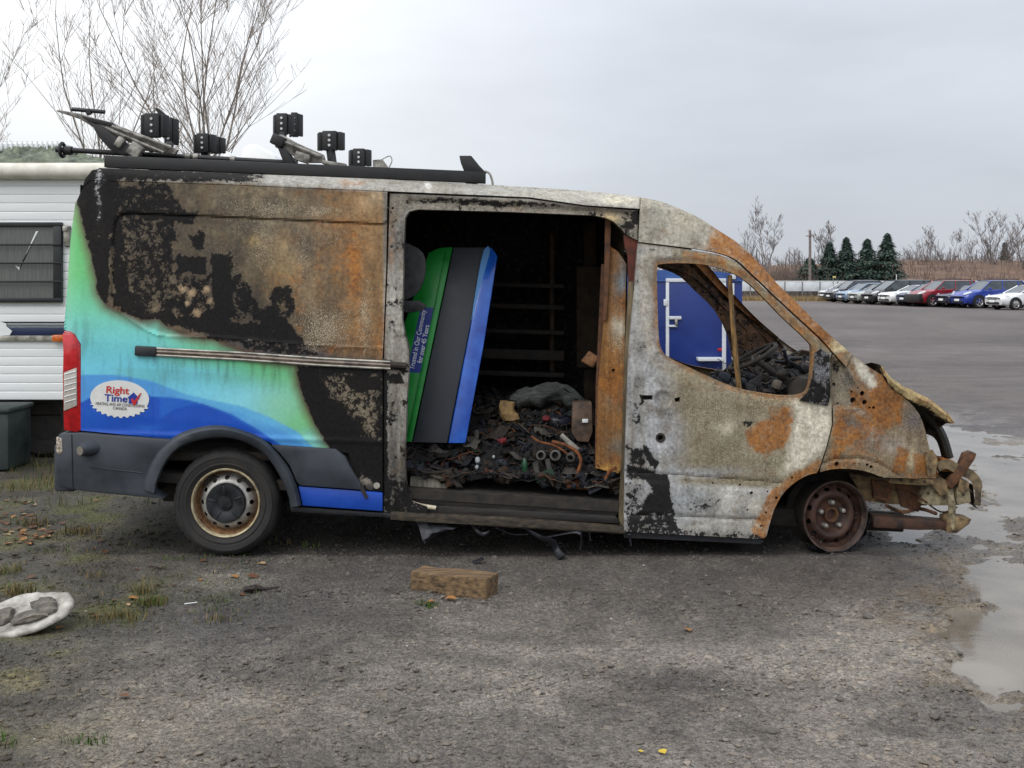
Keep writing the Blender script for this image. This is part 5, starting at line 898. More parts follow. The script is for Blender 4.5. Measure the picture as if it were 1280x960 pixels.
b = MB(); b.add(prismVF([(466, 200), (478, 199), (486, 210), (466, 210)], .9, .93)); b.add(tubeVF([W(x, y, .9) for x, y in smoothpoly([(478, 199), (487, 195), (490, 201), (486, 210)], 4, False)], .004, 5)); b.add(tubeVF([W(x, y, .36) for x, y in smoothpoly([(606, 214), (612, 217), (615, 225), (616, 231)], 3, False)], .008, 5)); b.done('loose_wire', M_arm, RACK)
# ------------------------------------------------------------------ travel trailer on the left
YR = 3.8; K = (YR-CY)/F
def RW(px, py, off=0.0): return W(px, py, YR)+np.array([0, -off, 0])
RV = thing('travel_trailer', 'white travel trailer with ribbed siding parked behind the van tail', 'camper', (-5.2, 5.0, 0))
x0, x1 = -8.2, -2.35
M_side = mk('white_siding', C(226, 228, 228), .4, var=.05, vs=2, bump=.06, bs=12, col2=C(236, 237, 237), stretch=(.4, 1, 6)); M_rv = mk('cream_awning', C(196, 190, 176), .7, var=.1, vs=6, bump=.2, bs=40, col2=C(224, 220, 208)); M_frame = mk('black_frame', C(22, 24, 27), .45, var=.25, vs=9)
zb = RW(0, 500)[2]; zt = RW(0, 222)[2]; n = 26; hgt = (zt-zb)/n; me0 = None
for k in range(n):
    z = zb+k*hgt
    if me0 is None:
        V = np.array([(x, YR+dy, z+f*hgt) for x in (x0, x1) for f, dy in ((0.0, .007), (.08, .0), (.5, -.003), (.9, .0), (1.0, .007), (1.0, .03), (0, .03))]); m = 7
        o = build('siding_strip', V, [(j, j+1, m+j+1, m+j) for j in range(6)]+[(6, 0, m, m+6)]+[tuple(range(7))[::-1], tuple(range(7, 14))], M_side, RV, ang=20); me0 = o
    else: c = me0.copy(); COL.objects.link(c); c.location.z = k*hgt
b = MB(); b.add(boxVF(((x0+x1)/2, YR+1.28, (zb+zt)/2+.06), (x1-x0, 2.5, zt-zb+.12), None, .03)); b.done('body_shell', M_white, RV)
b = MB(); b.add(boxVF(((x0+x1)/2, YR+1.25, RW(0, 207)[2]+.0), (x1-x0+.1, 2.6, .05), None, .02)); b.done('roof', M_rv, RV)
b = MB(); b.add(tubeVF([(x0, YR-.06, RW(0, 215)[2]), (x1+.05, YR-.06, RW(0, 215)[2])], .075, 16)); b.done('awning_roll', M_rv, RV)
wx0, wx1 = -5.6, RW(79, 0)[0]; wz0, wz1 = RW(0, 378)[2], RW(0, 278)[2]; t = .045
b = MB(); b.add(boxVF(((wx0+wx1)/2, YR-.02, wz1-t/2), (wx1-wx0, .05, t), None, .006)); b.add(boxVF(((wx0+wx1)/2, YR-.02, wz0+t/2), (wx1-wx0, .05, t), None, .006)); b.add(boxVF((wx1-.04, YR-.021, (wz0+wz1)/2), (.08, .05, wz1-wz0-.08), None, .006)); b.add(boxVF((wx0+.03, YR-.021, (wz0+wz1)/2), (.06, .05, wz1-wz0-.08), None, .006)); WF = b.done('window_frame', M_frame, RV)
M_pane = mk('curtained_pane', C(72, 76, 74), .15, var=.12, vs=14, bump=0, stretch=(6, 1, .3), col2=C(100, 103, 98), coat=.3); b = MB(); b.add(boxVF(((wx0+wx1)/2, YR-.012, (wz0+wz1)/2), (wx1-wx0-.1, .01, wz1-wz0-.08))); b.done('pane', M_pane, WF)
for py in (306, 329, 352):
    z = RW(0, py)[2]; b = MB(); b.add(boxVF(((wx0+wx1)/2, YR-.05, z), (wx1-wx0, .02, .018), None, .004)); b.done('window_bar', M_frame, WF)
b = MB(); V = [RW(46, 289, .02), RW(49, 289, .02), RW(30, 325, .02), RW(25, 338, .02), RW(20, 332, .02), RW(26, 334, .02)]; b.add((np.array(V), [(0, 1, 2, 3), (3, 4, 5)])); b.done('torn_blind', M_white, WF)
M_navy = mk('navy_stripe', C(24, 38, 72), .4, var=.1, vs=5, bump=0); M_teal = mk('grey_stripe', C(96, 108, 112), .4, var=.1, bump=0)
def strip(name, py0, py1, mat, off, xa=x0, xb=x1, th=.006): b = MB(); b.add(boxVF(((xa+xb)/2, YR-.012-off, RW(0, (py0+py1)/2)[2]), (xb-xa, th, (py1-py0)*K), None, .001)); return b.done(name, mat, RV)
strip('navy_stripe', 409, 419, M_navy, .0); strip('pinstripe', 402, 404, M_frame, .0); strip('pinstripe', 405.5, 407.5, M_teal, .0); strip('trim_rail', 419.5, 426, M_alu, .008, th=.02)
b = MB(); b.add(prismVF(smoothpoly([(-60, 400), (0, 402), (8, 408), (12, 419), (-60, 419)], 2), YR-.022, YR-.016)); b.done('white_swoosh', M_white, RV)
b = MB(); b.add(boxVF(RW(75, 422.5, .04), (.11, .05, .065), None, .012)); b.done('marker_light', mk('amber_lens', C(200, 88, 16), .2, var=.2, vs=40, coat=.5, col2=C(226, 120, 40)), RV)
b = MB(); b.add(boxVF(RW(85, 295, .02), (.06, .04, .2), None, .01)); b.add(boxVF(RW(84, 286, .045), (.05, .03, .05), None, .01)); b.done('latch', M_alu, RV)
b = MB(); b.add(boxVF(((x0+x1)/2, YR+1.3, zb-.09), (x1-x0, 2.2, .16), None, .02)); b.add(boxVF(((x0+x1)/2, YR+1.6, zb-.3), (x1-x0, .06, .5))); b.done('underframe', M_char, RV)
for x in (-5.6, -4.6):
    b = MB(); b.add(latheVF([(.01, .08), (.18, .08), (.2, .02), (.30, .0), (.34, .04), (.34, .2), (.2, .22)], 32, (x, YR+.15, .34))); b.done('wheel', M_rubber, RV)
b = MB(); b.add(boxVF(RW(6, 176, -.8), (.75, .6, .10), None, .04)); AC = b.done('air_conditioner', M_white, RV)
for k in range(14):
    p = RW(-40+k*6.6, 174, -.49); b = MB(); b.add(boxVF(p, (.018, .02, .09), None, .003)); b.done('vent_slat', M_white, AC)
b = MB(); V = np.array([RW(300, 196, -.9)]); P = [RW(x, y, -.9) for x, y in ((299, 198), (308, 183), (318, 179), (340, 190), (350, 200))]; b.add(prismVF([(298, 205), (304, 184), (313, 179), (322, 181), (342, 192), (350, 205)], 4.4, 5.0, bev=.03)); b.add(prismVF([(276, 205), (280, 188), (286, 190), (292, 205)], 4.5, 5.0, bev=.02)); b.done('roof_vent', M_white, RV)
b = MB(); b.add((lambda g: g)(prismVF([(350, 205), (350, 222), (120, 222), (120, 205)], YR+.01, YR+.05))); 
# tarp
gx, gy = np.meshgrid(np.linspace(-6.0, -3.95, 120), np.linspace(3.85, 4.9, 60)); u = (gx+6)/2.05; v = (gy-3.85)/1.05
zz = RW(0, 206)[2]+.03+.17*np.sin(pi*np.clip(v, 0, 1))**.5*np.clip(np.minimum(u*6+.6, (1-u)*3.4), 0, 1)**.6*(.15+.65*fb(gx*10+90, gy*10, 6, 3, 3)+.75*(1-np.abs(2*fb(gx*10+30, gy*16, 2.4, 3, 8)-1))**3)
TARP = build('tarp', np.stack([gx.ravel(), gy.ravel(), zz.ravel()], 1), np.array([(j*120+i, j*120+i+1, (j+1)*120+i+1, (j+1)*120+i) for j in range(59) for i in range(119)]), mk('camouflage_tarp', C(28, 36, 30), .7, var=.6, vs=9, bump=1.0, bs=16, col2=C(126, 134, 112)), None, loc=(-5, 4.4, RW(0, 206)[2]), ang=180); tag(TARP, 'crumpled green grey tarpaulin bundled on the roof of the white camper', 'tarpaulin')
b = MB(); b.add(boxVF((W(-32, 540, 3.2)[0]+.0, 3.45, .27), (.62, .5, .54), None, .03)); b.add(boxVF((W(-32, 540, 3.2)[0], 3.45, .55), (.66, .54, .05), None, .02)); tag(b.done('storage_box', mk('grey_green_box', C(36, 44, 44), .65, var=.3, vs=5, bump=.3, col2=C(58, 68, 66)), None, loc=(-4.8, 3.45, 0)), 'grey green plastic storage box standing under the camper', 'storage box')
# ------------------------------------------------------------------ blue cargo trailer seen through the cab
YT = 9.0
TR = thing('cargo_trailer', 'dark blue enclosed cargo trailer seen through the van cab', 'trailer', (2.4, 10.4, 0))
M_tblue = mk('trailer_blue', C(20, 44, 112), .35, var=.10, vs=2, bump=.02, col2=C(28, 54, 126)); M_twhite = mk('white_trim', C(206, 210, 214), .4, var=.05, vs=4, bump=.02); M_troof = mk('trailer_roof_blue', C(46, 76, 136), .3, var=.1, vs=2, col2=C(64, 98, 160))
xl, xr = W(764, 0, YT)[0], W(928, 0, YT)[0]; zr = W(0, 352, YT)[2]
b = MB(); b.add(boxVF(((xl+xr)/2, YT+1.5, (zr+.35)/2), (xr-xl, 3.0, zr-.35), None, .012)); b.done('body', M_tblue, TR)
arc = [(xl+.0, zr-.01)]+[((xl+xr)/2+(xr-xl)/2*cos(a)*-1, zr+.17*sin(a)**.7) for a in np.linspace(.02, pi-.02, 15)]+[(xr, zr-.01)]
V = np.array([(x, y, z) for y in (YT+.0, YT+3.0) for x, z in arc]); m = len(arc); b = MB(); b.add((V, [tuple(range(m)), tuple(range(2*m-1, m-1, -1))]+[(k, m+k, m+k+1, k+1) for k in range(m-1)])); b.done('roof', M_troof, TR)
def tb(name, a, c, off, th, mat, par): 
    p, q = W(a[0], a[1], YT), W(c[0], c[1], YT); b = MB(); b.add(boxVF(((p[0]+q[0])/2, YT-off, (p[2]+q[2])/2), (abs(q[0]-p[0]), th, abs(q[2]-p[2])), None, .004)); return b.done(name, mat, par)
DR = tb('door', (834, 352), (905, 480), .012, .03, M_tblue, TR)
for a, c in (((832, 348), (907, 352.5)), ((832, 353), (836, 480)), ((902, 353), (907, 480))): tb('door_frame', a, c, .022, .04, M_twhite, DR)
tb('latch_bar', (836, 395), (851, 399), .05, .03, M_twhite, DR); tb('latch_bar', (835, 406), (846, 408.5), .05, .03, M_twhite, DR); tb('latch_hasp', (843, 398), (846, 408), .055, .02, M_alu, DR); tb('hinge', (829, 374), (834, 382), .04, .03, M_twhite, DR); tb('hinge', (878, 368.5), (892, 371), .05, .03, M_twhite, DR)
tb('corner_trim', (914.5, 354), (917.5, 480), .012, .03, M_twhite, TR); tb('corner_trim', (817, 354), (819, 480), .012, .03, M_twhite, TR); tb('edge_trim', (764, 350), (928, 352), .012, .03, M_troof, TR); tb('marker_light', (896.5, 435), (902, 438.5), .02, .03, M_redl, TR); tb('roof_lamp', (913, 343), (919, 349), .02, .06, M_twhite, TR); tb('bumper_step', (870, 446), (900, 450), .12, .22, M_twhite, TR); tb('fender', (764, 478), (928, 484), .05, .1, M_plastd, TR)
for x in (xl-.02, xr+.0):
    for yy in (YT+1.2, YT+1.9): b = MB(); b.add(tubeVF([(x-.1, yy, .3), (x+.1, yy, .3)], .3, 20)); b.done('wheel', M_rubber, TR)
# ------------------------------------------------------------------ ground
def toP(x, y):
    d = np.maximum(y-CY, .6); return HX+x*F/d, HY+CZ*F/d
PUD = [smoothpoly([(1165, 512), (1196, 520), (1230, 536), (1290, 556), (1400, 590), (1400, 660), (1290, 664), (1225, 655), (1230, 625), (1200, 600), (1150, 590), (1130, 560)], 3),
       smoothpoly([(1186, 762), (1222, 745), (1216, 722), (1230, 704), (1300, 706), (1420, 720), (1420, 850), (1280, 846), (1236, 850), (1196, 836), (1184, 800)], 3),
       smoothpoly([(1100, 650), (1140, 646), (1168, 650), (1160, 668), (1120, 664)], 2),
       smoothpoly([(1030, 466), (1090, 470), (1120, 476), (1100, 484), (1040, 478)], 2),
       smoothpoly([(1140, 600), (1240, 640), (1300, 676), (1220, 690), (1160, 640)], 2)]
def pudm(x, y):
    px, py = toP(x, y); m = np.zeros(x.shape); n = (fb(x*10, y*10, 3.4, 5, 12)-.5)*90
    for i, p in enumerate(PUD):
        k = .4 if i in (2, 3) else 1.0
        s = sstep(-16, 20, sdist(px, py, p)+n*k+(fb(x*10, y*10, 1.1, 4, 55)-.5)*60*k)
        m = np.maximum(m, s*(.85 if i in (2, 4) else 1))
    return m*((y < 9) & (y > -4))
def gz(x, y):
    near = sstep(14, 6, np.abs(y-1))*sstep(10, 6, np.abs(x))
    h = (fb(x*10, y*10, 9, 3, 1)-.5)*.022+(fb(x*10+7, y*10, 2.2, 3, 2)-.5)*.018+(fb(x*30, y*30, 1.6, 3, 3)-.5)*.012
    band = np.exp(-((y+.95+.12*np.sin(x*1.1))/.16)**2)+.7*np.exp(-((y+2.1+.1*np.sin(x))/.22)**2)
    clod = sstep(-1.2, -2.2, y); h = h+band*(fb(x*40, y*40, 1.8, 3, 4)-.42)*.05+clod*np.maximum(fb(x*10, y*10, .9, 4, 6)-.52, 0)*.09*sstep(.35, .6, fb(x*10, y*10, 9, 3, 7))
    return (h-.004)*near-.035*pudm(x, y)
def lin(a, b, s): return np.arange(a, b, s)
def grow(a, s, lim, k=1.22):
    o = []; v = a
    while abs(v) < lim: s *= k; v = v+s; o.append(v)
    return o
xs = np.array(sorted([-v for v in grow(4.4, .03, 900)]+list(lin(-4.4, 5.6, .03))+grow(5.6, .03, 900)))
ys = np.array(sorted([-3.4-v for v in grow(0, .03, 40)]+list(lin(-3.4, 4.5, .026))+list(lin(4.5, 14, .09))+grow(14, .1, 1500)))
GX, GY = np.meshgrid(xs, ys); X, Y = GX.ravel(), GY.ravel(); Z = gz(X, Y)
def gcol(x, y):
    px, py = toP(x, y); N = len(x); px = np.clip(px, -600, 1900)
    n1 = fb(x*10, y*10, 14, 5, 101)-.5; n2 = fb(x*10, y*10, 3, 5, 102)-.5; n3 = fb(x*10, y*10, .8, 3, 103)-.5; st = fb(x*4, y*16, 10, 4, 104)-.5
    c = np.tile(np.array(C(92, 87, 82)), (N, 1)); n0 = fb(x*10, y*10, 34, 4, 99)-.5; n4 = fb(x*10, y*10, 6, 5, 108)-.5
    def t(m, rgb): c[:] = c*(1-np.clip(m, 0, 1)[:, None])+np.array(C(*rgb))*np.clip(m, 0, 1)[:, None]
    t(np.clip(n1*6, 0, 1)*.75, (120, 113, 104)); t(np.clip(-n1*6, 0, 1)*.65, (76, 72, 69)); t(np.clip(st*5, 0, 1)*.5, (124, 117, 108))
    wob = 60*n1+30*n2
    fore = sstep(800, 900, py+wob); t(fore*.55, (114, 107, 99)); t(fore*sstep(560, 300, px+wob)*.5, (120, 112, 97)); t(sstep(820, 1100, px+wob)*sstep(720, 800, py+wob)*.8, (134, 126, 116))
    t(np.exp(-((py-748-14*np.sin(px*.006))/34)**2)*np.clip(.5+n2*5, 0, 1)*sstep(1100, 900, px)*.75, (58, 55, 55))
    t(np.exp(-((px-830)/70)**2-((py-850)/50)**2)*np.clip(.6+n2*4, 0, 1)*.6, (124, 116, 110)); t(np.exp(-((px-870)/16)**2-((py-772)/7)**2)*.9, (140, 130, 118)); t(np.exp(-((px-480)/90)**2-((py-790)/26)**2)*np.clip(.4+n2*5, 0, 1)*.5, (120, 113, 106))
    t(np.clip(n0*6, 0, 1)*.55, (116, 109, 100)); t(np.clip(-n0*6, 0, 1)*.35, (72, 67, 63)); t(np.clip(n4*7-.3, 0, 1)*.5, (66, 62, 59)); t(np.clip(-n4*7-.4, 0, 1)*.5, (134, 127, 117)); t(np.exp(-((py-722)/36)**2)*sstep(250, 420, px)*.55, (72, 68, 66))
    for cx_, sl_ in ((788, .03), (836, .05), (905, .02)): t(np.exp(-((py-cx_-sl_*(px-640)-10*np.sin(px*.008+cx_))/9)**2)*np.clip(.35+n2*5+n1*3, 0, 1)*sstep(300, 520, px)*.5, (70, 66, 63))
    lf = sstep(330, 150, px+1.2*wob+.55*(py-640))*sstep(560, 590, py); t(lf*.7, (68, 64, 50)); t(lf*np.clip(n2*6+.1, 0, 1)*.75, (82, 80, 44)); t(lf*np.clip(-n2*6, 0, 1)*.55, (58, 53, 47))
    moss = np.exp(-((px-120)/80)**2-((py-640)/16)**2)+np.exp(-((px-160)/50)**2-((py-770)/14)**2)*.9+np.exp(-((px-220)/90)**2-((py-740)/20)**2)*.5; t(moss*np.clip(.35+n2*6, 0, 1)*.8, (72, 74, 34))
    t(np.exp(-((px-140)/70)**2-((py-840)/16)**2)*np.clip(.3+n2*4, 0, 1)*.7, (82, 64, 46)); t(sstep(200, 20, px)*sstep(820, 900, py+wob)*np.clip(.2+n2*5, 0, 1)*.5, (110, 100, 84))
    under = (y > .1)*(y < 2.0)*(np.abs(x) < 2.8); t(under*.6, (40, 38, 37))  # van's shade painted into the ground colour across its footprint
    pm = pudm(x, y); t(sstep(.02, .3, pm)*.5, (88, 76, 58)); t(sstep(.45, .95, pm)*.75, (138, 129, 116)); wetx = sstep(1050, 1180, px+2*wob)*sstep(470, 560, py)*(py < 980); t(wetx*np.clip(.2+n2*4, 0, 1)*.55, (104, 92, 74)); t(np.exp(-((px-1150)/44)**2-((py-772)/34)**2)*np.clip(.55+n2*4, 0, 1)*.8, (98, 80, 54)); t(np.exp(-((px-1010)/110)**2-((py-735)/30)**2)*.4, (84, 76, 68))
    far = sstep(4.5, 7.0, y+n1*3); st2 = fb(x*1.2, y*2.5, 10, 5, 114)-.5; t(far*.9, (87, 79, 75)); t(far*np.clip(st2*6, 0, 1)*.5, (98, 89, 87)); t(far*np.clip(-st2*6, 0, 1)*.5, (68, 61, 60))
    for yy_, w__ in ((14, .5), (15.6, .4), (24, .8), (26.5, .6), (38, 1.2), (43, 1.0), (55, 1.5)): t(np.exp(-((y-yy_-.04*(x-10)*(1+.3*np.sin(yy_))-2.0*n1)/w__)**2)*far*np.clip(.5+st2*5, 0, 1)*.5, (66, 58, 57))
    t(np.exp(-((y-(7.4-.10*(x-3)*4))/.5)**2)*(x > 1.5)*np.clip(.6+n2*3, 0, 1)*.8*(y > 4), (58, 53, 54))
    t(sstep(82, 90, y)*.95, (110, 88, 58)); t(sstep(100, 130, y)*.8, (84, 66, 52))
    c = c*(1.04-.06*(~(y > 4.5))*sstep(1000, 800, px))[:, None]; v = 1+n3*.6+.5*n2; c = c*v[:, None]*(1-.30*sstep(.55, .2, Z2(x, y)))[:, None] if False else c*v[:, None]
    wet = np.clip(.15+.5*wetx+.8*pm+.3*sstep(.55, .3, n1+.5)*.5+.25*np.exp(-((py-735)/40)**2), 0, 1)
    return np.clip(c, .004, .6), np.stack([wet, pm, far, np.ones(N)], 1)
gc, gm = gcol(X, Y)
nx_, ny_ = len(xs), len(ys); idx = np.arange(nx_*ny_).reshape(ny_, nx_)
Fq = np.stack([idx[:-1, :-1], idx[:-1, 1:], idx[1:, 1:], idx[1:, :-1]], -1).reshape(-1, 4)
m, t, bs = newmat('gravel_ground'); tc = nd(t, 'ShaderNodeTexCoord'); o_ = tc.outputs['Object']; a = nd(t, 'ShaderNodeAttribute', attribute_name='col'); k = nd(t, 'ShaderNodeAttribute', attribute_name='msk'); sp = nd(t, 'ShaderNodeSeparateColor', i_0=k.outputs['Color'])
v1 = nd(t, 'ShaderNodeTexVoronoi', i_Vector=o_, i_Scale=62.0); v2 = nd(t, 'ShaderNodeTexVoronoi', i_Vector=o_, i_Scale=150.0); n1 = nd(t, 'ShaderNodeTexNoise', i_Vector=o_, i_Scale=34.0, i_Detail=9.0, i_Roughness=.72)
v1c = nd(t, 'ShaderNodeSeparateColor', i_0=v1.outputs['Color']); v2c = nd(t, 'ShaderNodeSeparateColor', i_0=v2.outputs['Color'])
f = mth(t, 'ADD', mth(t, 'MULTIPLY', v1c.outputs[0], .5), mth(t, 'MULTIPLY', v2c.outputs[0], .6)); f = mth(t, 'MULTIPLY', mth(t, 'ADD', mth(t, 'MULTIPLY', f, 1.25), .28), maprange(t, n1.outputs[0], .25, .75, .50, 1.55))
f = mth(t, 'ADD', mth(t, 'MULTIPLY', f, mth(t, 'SUBTRACT', 1.0, mth(t, 'MULTIPLY', sp.outputs[1], .6))), mth(t, 'MULTIPLY', sp.outputs[1], .6))
nf1 = nd(t, 'ShaderNodeTexNoise', i_Vector=o_, i_Scale=1.3, i_Detail=12.0, i_Roughness=.78); mpf = nd(t, 'ShaderNodeMapping', i_0=o_); mpf.inputs['Scale'].default_value = (.35, 1.4, 1); nf2 = nd(t, 'ShaderNodeTexNoise', i_Vector=mpf.outputs[0], i_Scale=.8, i_Detail=10.0, i_Roughness=.7)
fv = mth(t, 'ADD', mth(t, 'MULTIPLY', maprange(t, nf1.outputs[0], .3, .7, -1, 1), .32), mth(t, 'MULTIPLY', maprange(t, nf2.outputs[0], .3, .7, -1, 1), .22)); f = mth(t, 'MULTIPLY', f, mth(t, 'MULTIPLY_ADD', fv, mth(t, 'MULTIPLY_ADD', sp.outputs[2], .75, .25), 1.0))
v = nd(t, 'ShaderNodeVectorMath', operation='SCALE', i_0=a.outputs['Color'], i_3=f); t.links.new(v.outputs[0], bs.inputs['Base Color'])
t.links.new(mth(t, 'MULTIPLY_ADD', sp.outputs[0], -.42, mth(t, 'MULTIPLY_ADD', v2c.outputs[1], .2, .66)), bs.inputs['Roughness']); bs.inputs['Specular IOR Level'].default_value = .45
hh = mth(t, 'ADD', mth(t, 'MULTIPLY', v1.outputs[0], -.6), mth(t, 'ADD', mth(t, 'MULTIPLY', v2.outputs[0], -.5), mth(t, 'MULTIPLY', n1.outputs[0], 1.3)))
bn = nd(t, 'ShaderNodeBump', i_Height=hh, i_Distance=.014, i_Strength=mth(t, 'MULTIPLY_ADD', sp.outputs[1], -.5, .85)); t.links.new(bn.outputs[0], bs.inputs['Normal'])
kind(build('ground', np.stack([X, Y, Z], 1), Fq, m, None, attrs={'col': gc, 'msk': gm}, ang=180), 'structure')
m = bpy.data.materials.new('puddle_water'); m.use_nodes = True; t = m.node_tree; t.nodes.clear(); tc = nd(t, 'ShaderNodeTexCoord')
mpp = nd(t, 'ShaderNodeMapping', i_0=tc.outputs['Object']); mpp.inputs['Scale'].default_value = (1, 2.5, 1); nn_ = nd(t, 'ShaderNodeTexNoise', i_Vector=mpp.outputs[0], i_Scale=6.0, i_Detail=4.0); bn = nd(t, 'ShaderNodeBump', i_Height=nn_.outputs[0], i_Strength=.06, i_Distance=.02)
gl_ = nd(t, 'ShaderNodeBsdfGlossy', i_Roughness=.10, i_Normal=bn.outputs[0]); tr_ = nd(t, 'ShaderNodeBsdfTransparent', i_Color=(.86, .83, .78, 1)); fr_ = nd(t, 'ShaderNodeFresnel', i_IOR=1.45)
n2_ = nd(t, 'ShaderNodeTexNoise', i_Vector=tc.outputs['Object'], i_Scale=1.8, i_Detail=6.0); df_ = nd(t, 'ShaderNodeBsdfDiffuse', i_Color=C(150, 142, 130)+(1,)); tb_ = nd(t, 'ShaderNodeMixShader', i_0=maprange(t, n2_.outputs[0], .3, .7, .25, .75), i_1=tr_.outputs[0], i_2=df_.outputs[0])
ms_ = nd(t, 'ShaderNodeMixShader', i_0=fr_.outputs[0], i_1=tb_.outputs[0], i_2=gl_.outputs[0]); t.links.new(ms_.outputs[0], nd(t, 'ShaderNodeOutputMaterial').inputs[0])
for (ax, bx_, ay, by_) in ((1.2, 9.0, -3.0, 6.5),):
    o = build('puddle_water', np.array([(ax, ay, -.020), (bx_, ay, -.020), (bx_, by_, -.020), (ax, by_, -.020)]), [(0, 1, 2, 3)], m, None); kind(o, 'structure')
# ------------------------------------------------------------------ loose stones as ground cover
ico = bmesh.new(); bmesh.ops.create_icosphere(ico, subdivisions=1, radius=1); IV = np.array([v.co[:] for v in ico.verts]); IF = np.array([[v.index for v in f.verts] for f in ico.faces]); ico.free()
N = 52000
sx = rng.uniform(-3.4, 4.6, N); sy = -3.2+6.2*rng.random(N)**1.35; d = sy-CY; px, py = toP(sx, sy)
dens_ = .22+.9*np.exp(-((sy+.95+.12*np.sin(sx*1.1))/.22)**2)+.6*np.exp(-((sy+2.1)/.3)**2)+.5*fb(sx*10, sy*10, 6, 3, 40)
keep = (rng.random(N) < dens_) & (np.abs(px-640) < 720) & (pudm(sx, sy) < .25); sx, sy = sx[keep], sy[keep]; N = len(sx)
sz = .0026+.011*rng.random(N)**5+.003*rng.random(N); sc = np.stack([sz*rng.uniform(.8, 1.7, N), sz*rng.uniform(.8, 1.5, N), sz*rng.uniform(.5, .9, N)], 1)
V = IV[None]*(1+.28*rng.normal(size=(N, len(IV), 1)).clip(-1, 1))*sc[:, None]; th = rng.uniform(0, 6.28, N); cs, sn = np.cos(th)[:, None], np.sin(th)[:, None]
V = np.stack([V[..., 0]*cs-V[..., 1]*sn, V[..., 0]*sn+V[..., 1]*cs, V[..., 2]], -1)+np.stack([sx, sy, gz(sx, sy)+sz*.05], 1)[:, None]
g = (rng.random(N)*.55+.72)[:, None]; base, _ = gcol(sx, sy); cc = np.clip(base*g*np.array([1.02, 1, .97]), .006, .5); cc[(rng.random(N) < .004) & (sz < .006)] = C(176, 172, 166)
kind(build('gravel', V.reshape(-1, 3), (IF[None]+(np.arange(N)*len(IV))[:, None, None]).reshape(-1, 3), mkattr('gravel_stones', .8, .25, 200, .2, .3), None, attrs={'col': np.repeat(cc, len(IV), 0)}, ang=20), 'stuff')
# grass tufts
GV, GF, GC = [], [], []
def tuft(x, y, n, h, r, cols):
    for _ in range(n):
        a = random.uniform(0, 6.28); q = random.random()**.7*r; bx, by = x+q*cos(a)*1.6, y+q*sin(a); bz = float(gz(np.array([bx]), np.array([by]))[0])
        L = h*random.uniform(.5, 1.1); w = random.uniform(.0015, .003); da = random.uniform(0, 6.28); ln = random.uniform(.2, .9)*L; dx, dy = cos(da)*ln, sin(da)*ln; sxx, syy = -sin(da)*w, cos(da)*w
        i = len(GV); GV.extend([(bx-sxx, by-syy, bz), (bx+sxx, by+syy, bz), (bx+dx*.4-sxx*.7, by+dy*.4-syy*.7, bz+L*.6), (bx+dx*.4+sxx*.7, by+dy*.4+syy*.7, bz+L*.6), (bx+dx, by+dy, bz+L)])
        GF.extend([(i, i+1, i+3, i+2), (i+2, i+3, i+4)]); c = random.choice(cols); v = random.uniform(.7, 1.2); GC.extend([tuple(min(1, k*v) for k in c)]*5)
DRY = [C(104, 90, 52), C(88, 82, 44), C(78, 78, 40), C(124, 106, 70)]; GRN = [C(62, 88, 32), C(74, 98, 40), C(80, 94, 46)]
for (a, c, n, h, r, cl) in ((100, 665, 160, .07, .10, DRY), (40, 655, 120, .06, .1, DRY), (25, 742, 120, .07, .06, DRY), (8, 716, 70, .06, .06, DRY+GRN), (70, 600, 80, .1, .15, DRY), (190, 755, 220, .05, .06, GRN+DRY), (150, 772, 170, .05, .10, DRY), (178, 740, 70, .08, .05, DRY), (388, 684, 22, .06, .04, GRN), (362, 680, 20, .05, .08, DRY), (330, 684, 14, .05, .1, DRY), (528, 757, 50, .03, .03, GRN), (540, 760, 40, .03, .03, GRN), (275, 776, 40, .04, .06, DRY), (110, 925, 60, .03, .06, GRN), (0, 930, 60, .05, .05, GRN), (30, 610, 100, .09, .2, DRY), (120, 720, 60, .04, .1, DRY), (225, 700, 30, .03, .1, GRN), (60, 690, 60, .04, .1, DRY+GRN)):
    p = G(a, c); tuft(p[0], p[1], n, h, r, cl)
for k in range(110): p = G(random.uniform(0, 330), random.uniform(590, 790)); tuft(p[0], p[1], 9, .03, .05, DRY+GRN)
for k in range(260): tuft(random.uniform(-6.5, -2.3), random.uniform(1.6, 5.0), 9, .10, .08, DRY+GRN)
kind(build('grass', GV, GF, mkattr('grass_blades', .8, .15, 20, 0), None, attrs={'col': np.array(GC)}, smooth=False), 'stuff')
# fallen leaves
LV, LF = [], [(0, 1, 6), (1, 2, 6), (2, 3, 6), (3, 4, 6), (4, 5, 6), (5, 0, 6)]
leafM = [mk('leaf_'+n_, C(*c), .7, var=.3, vs=60, bump=.2, col2=C(*c2)) for n_, c, c2 in (('brown', (74, 46, 28), (112, 74, 46)), ('orange', (132, 84, 38), (178, 124, 66)), ('yellow', (170, 140, 40), (216, 190, 60)), ('tan', (134, 104, 70), (184, 154, 112)))]
leafmesh = []
for i in range(4):
    Vv = [(0, -.5, 0), (.30, -.25, .06), (.36, .12, .10), (0, .55, .05), (-.36, .1, .12), (-.3, -.26, .03), (0, .02, -.03)]; Vv = [(x+random.uniform(-.05, .05), y+random.uniform(-.06, .06), z+random.uniform(-.06, .06)) for x, y, z in Vv]
    me = bpy.data.meshes.new('fallen_leaf'); me.from_pydata(Vv, [], LF); me.materials.append(leafM[i]); me.polygons.foreach_set('use_smooth', [True]*6); leafmesh.append(me)
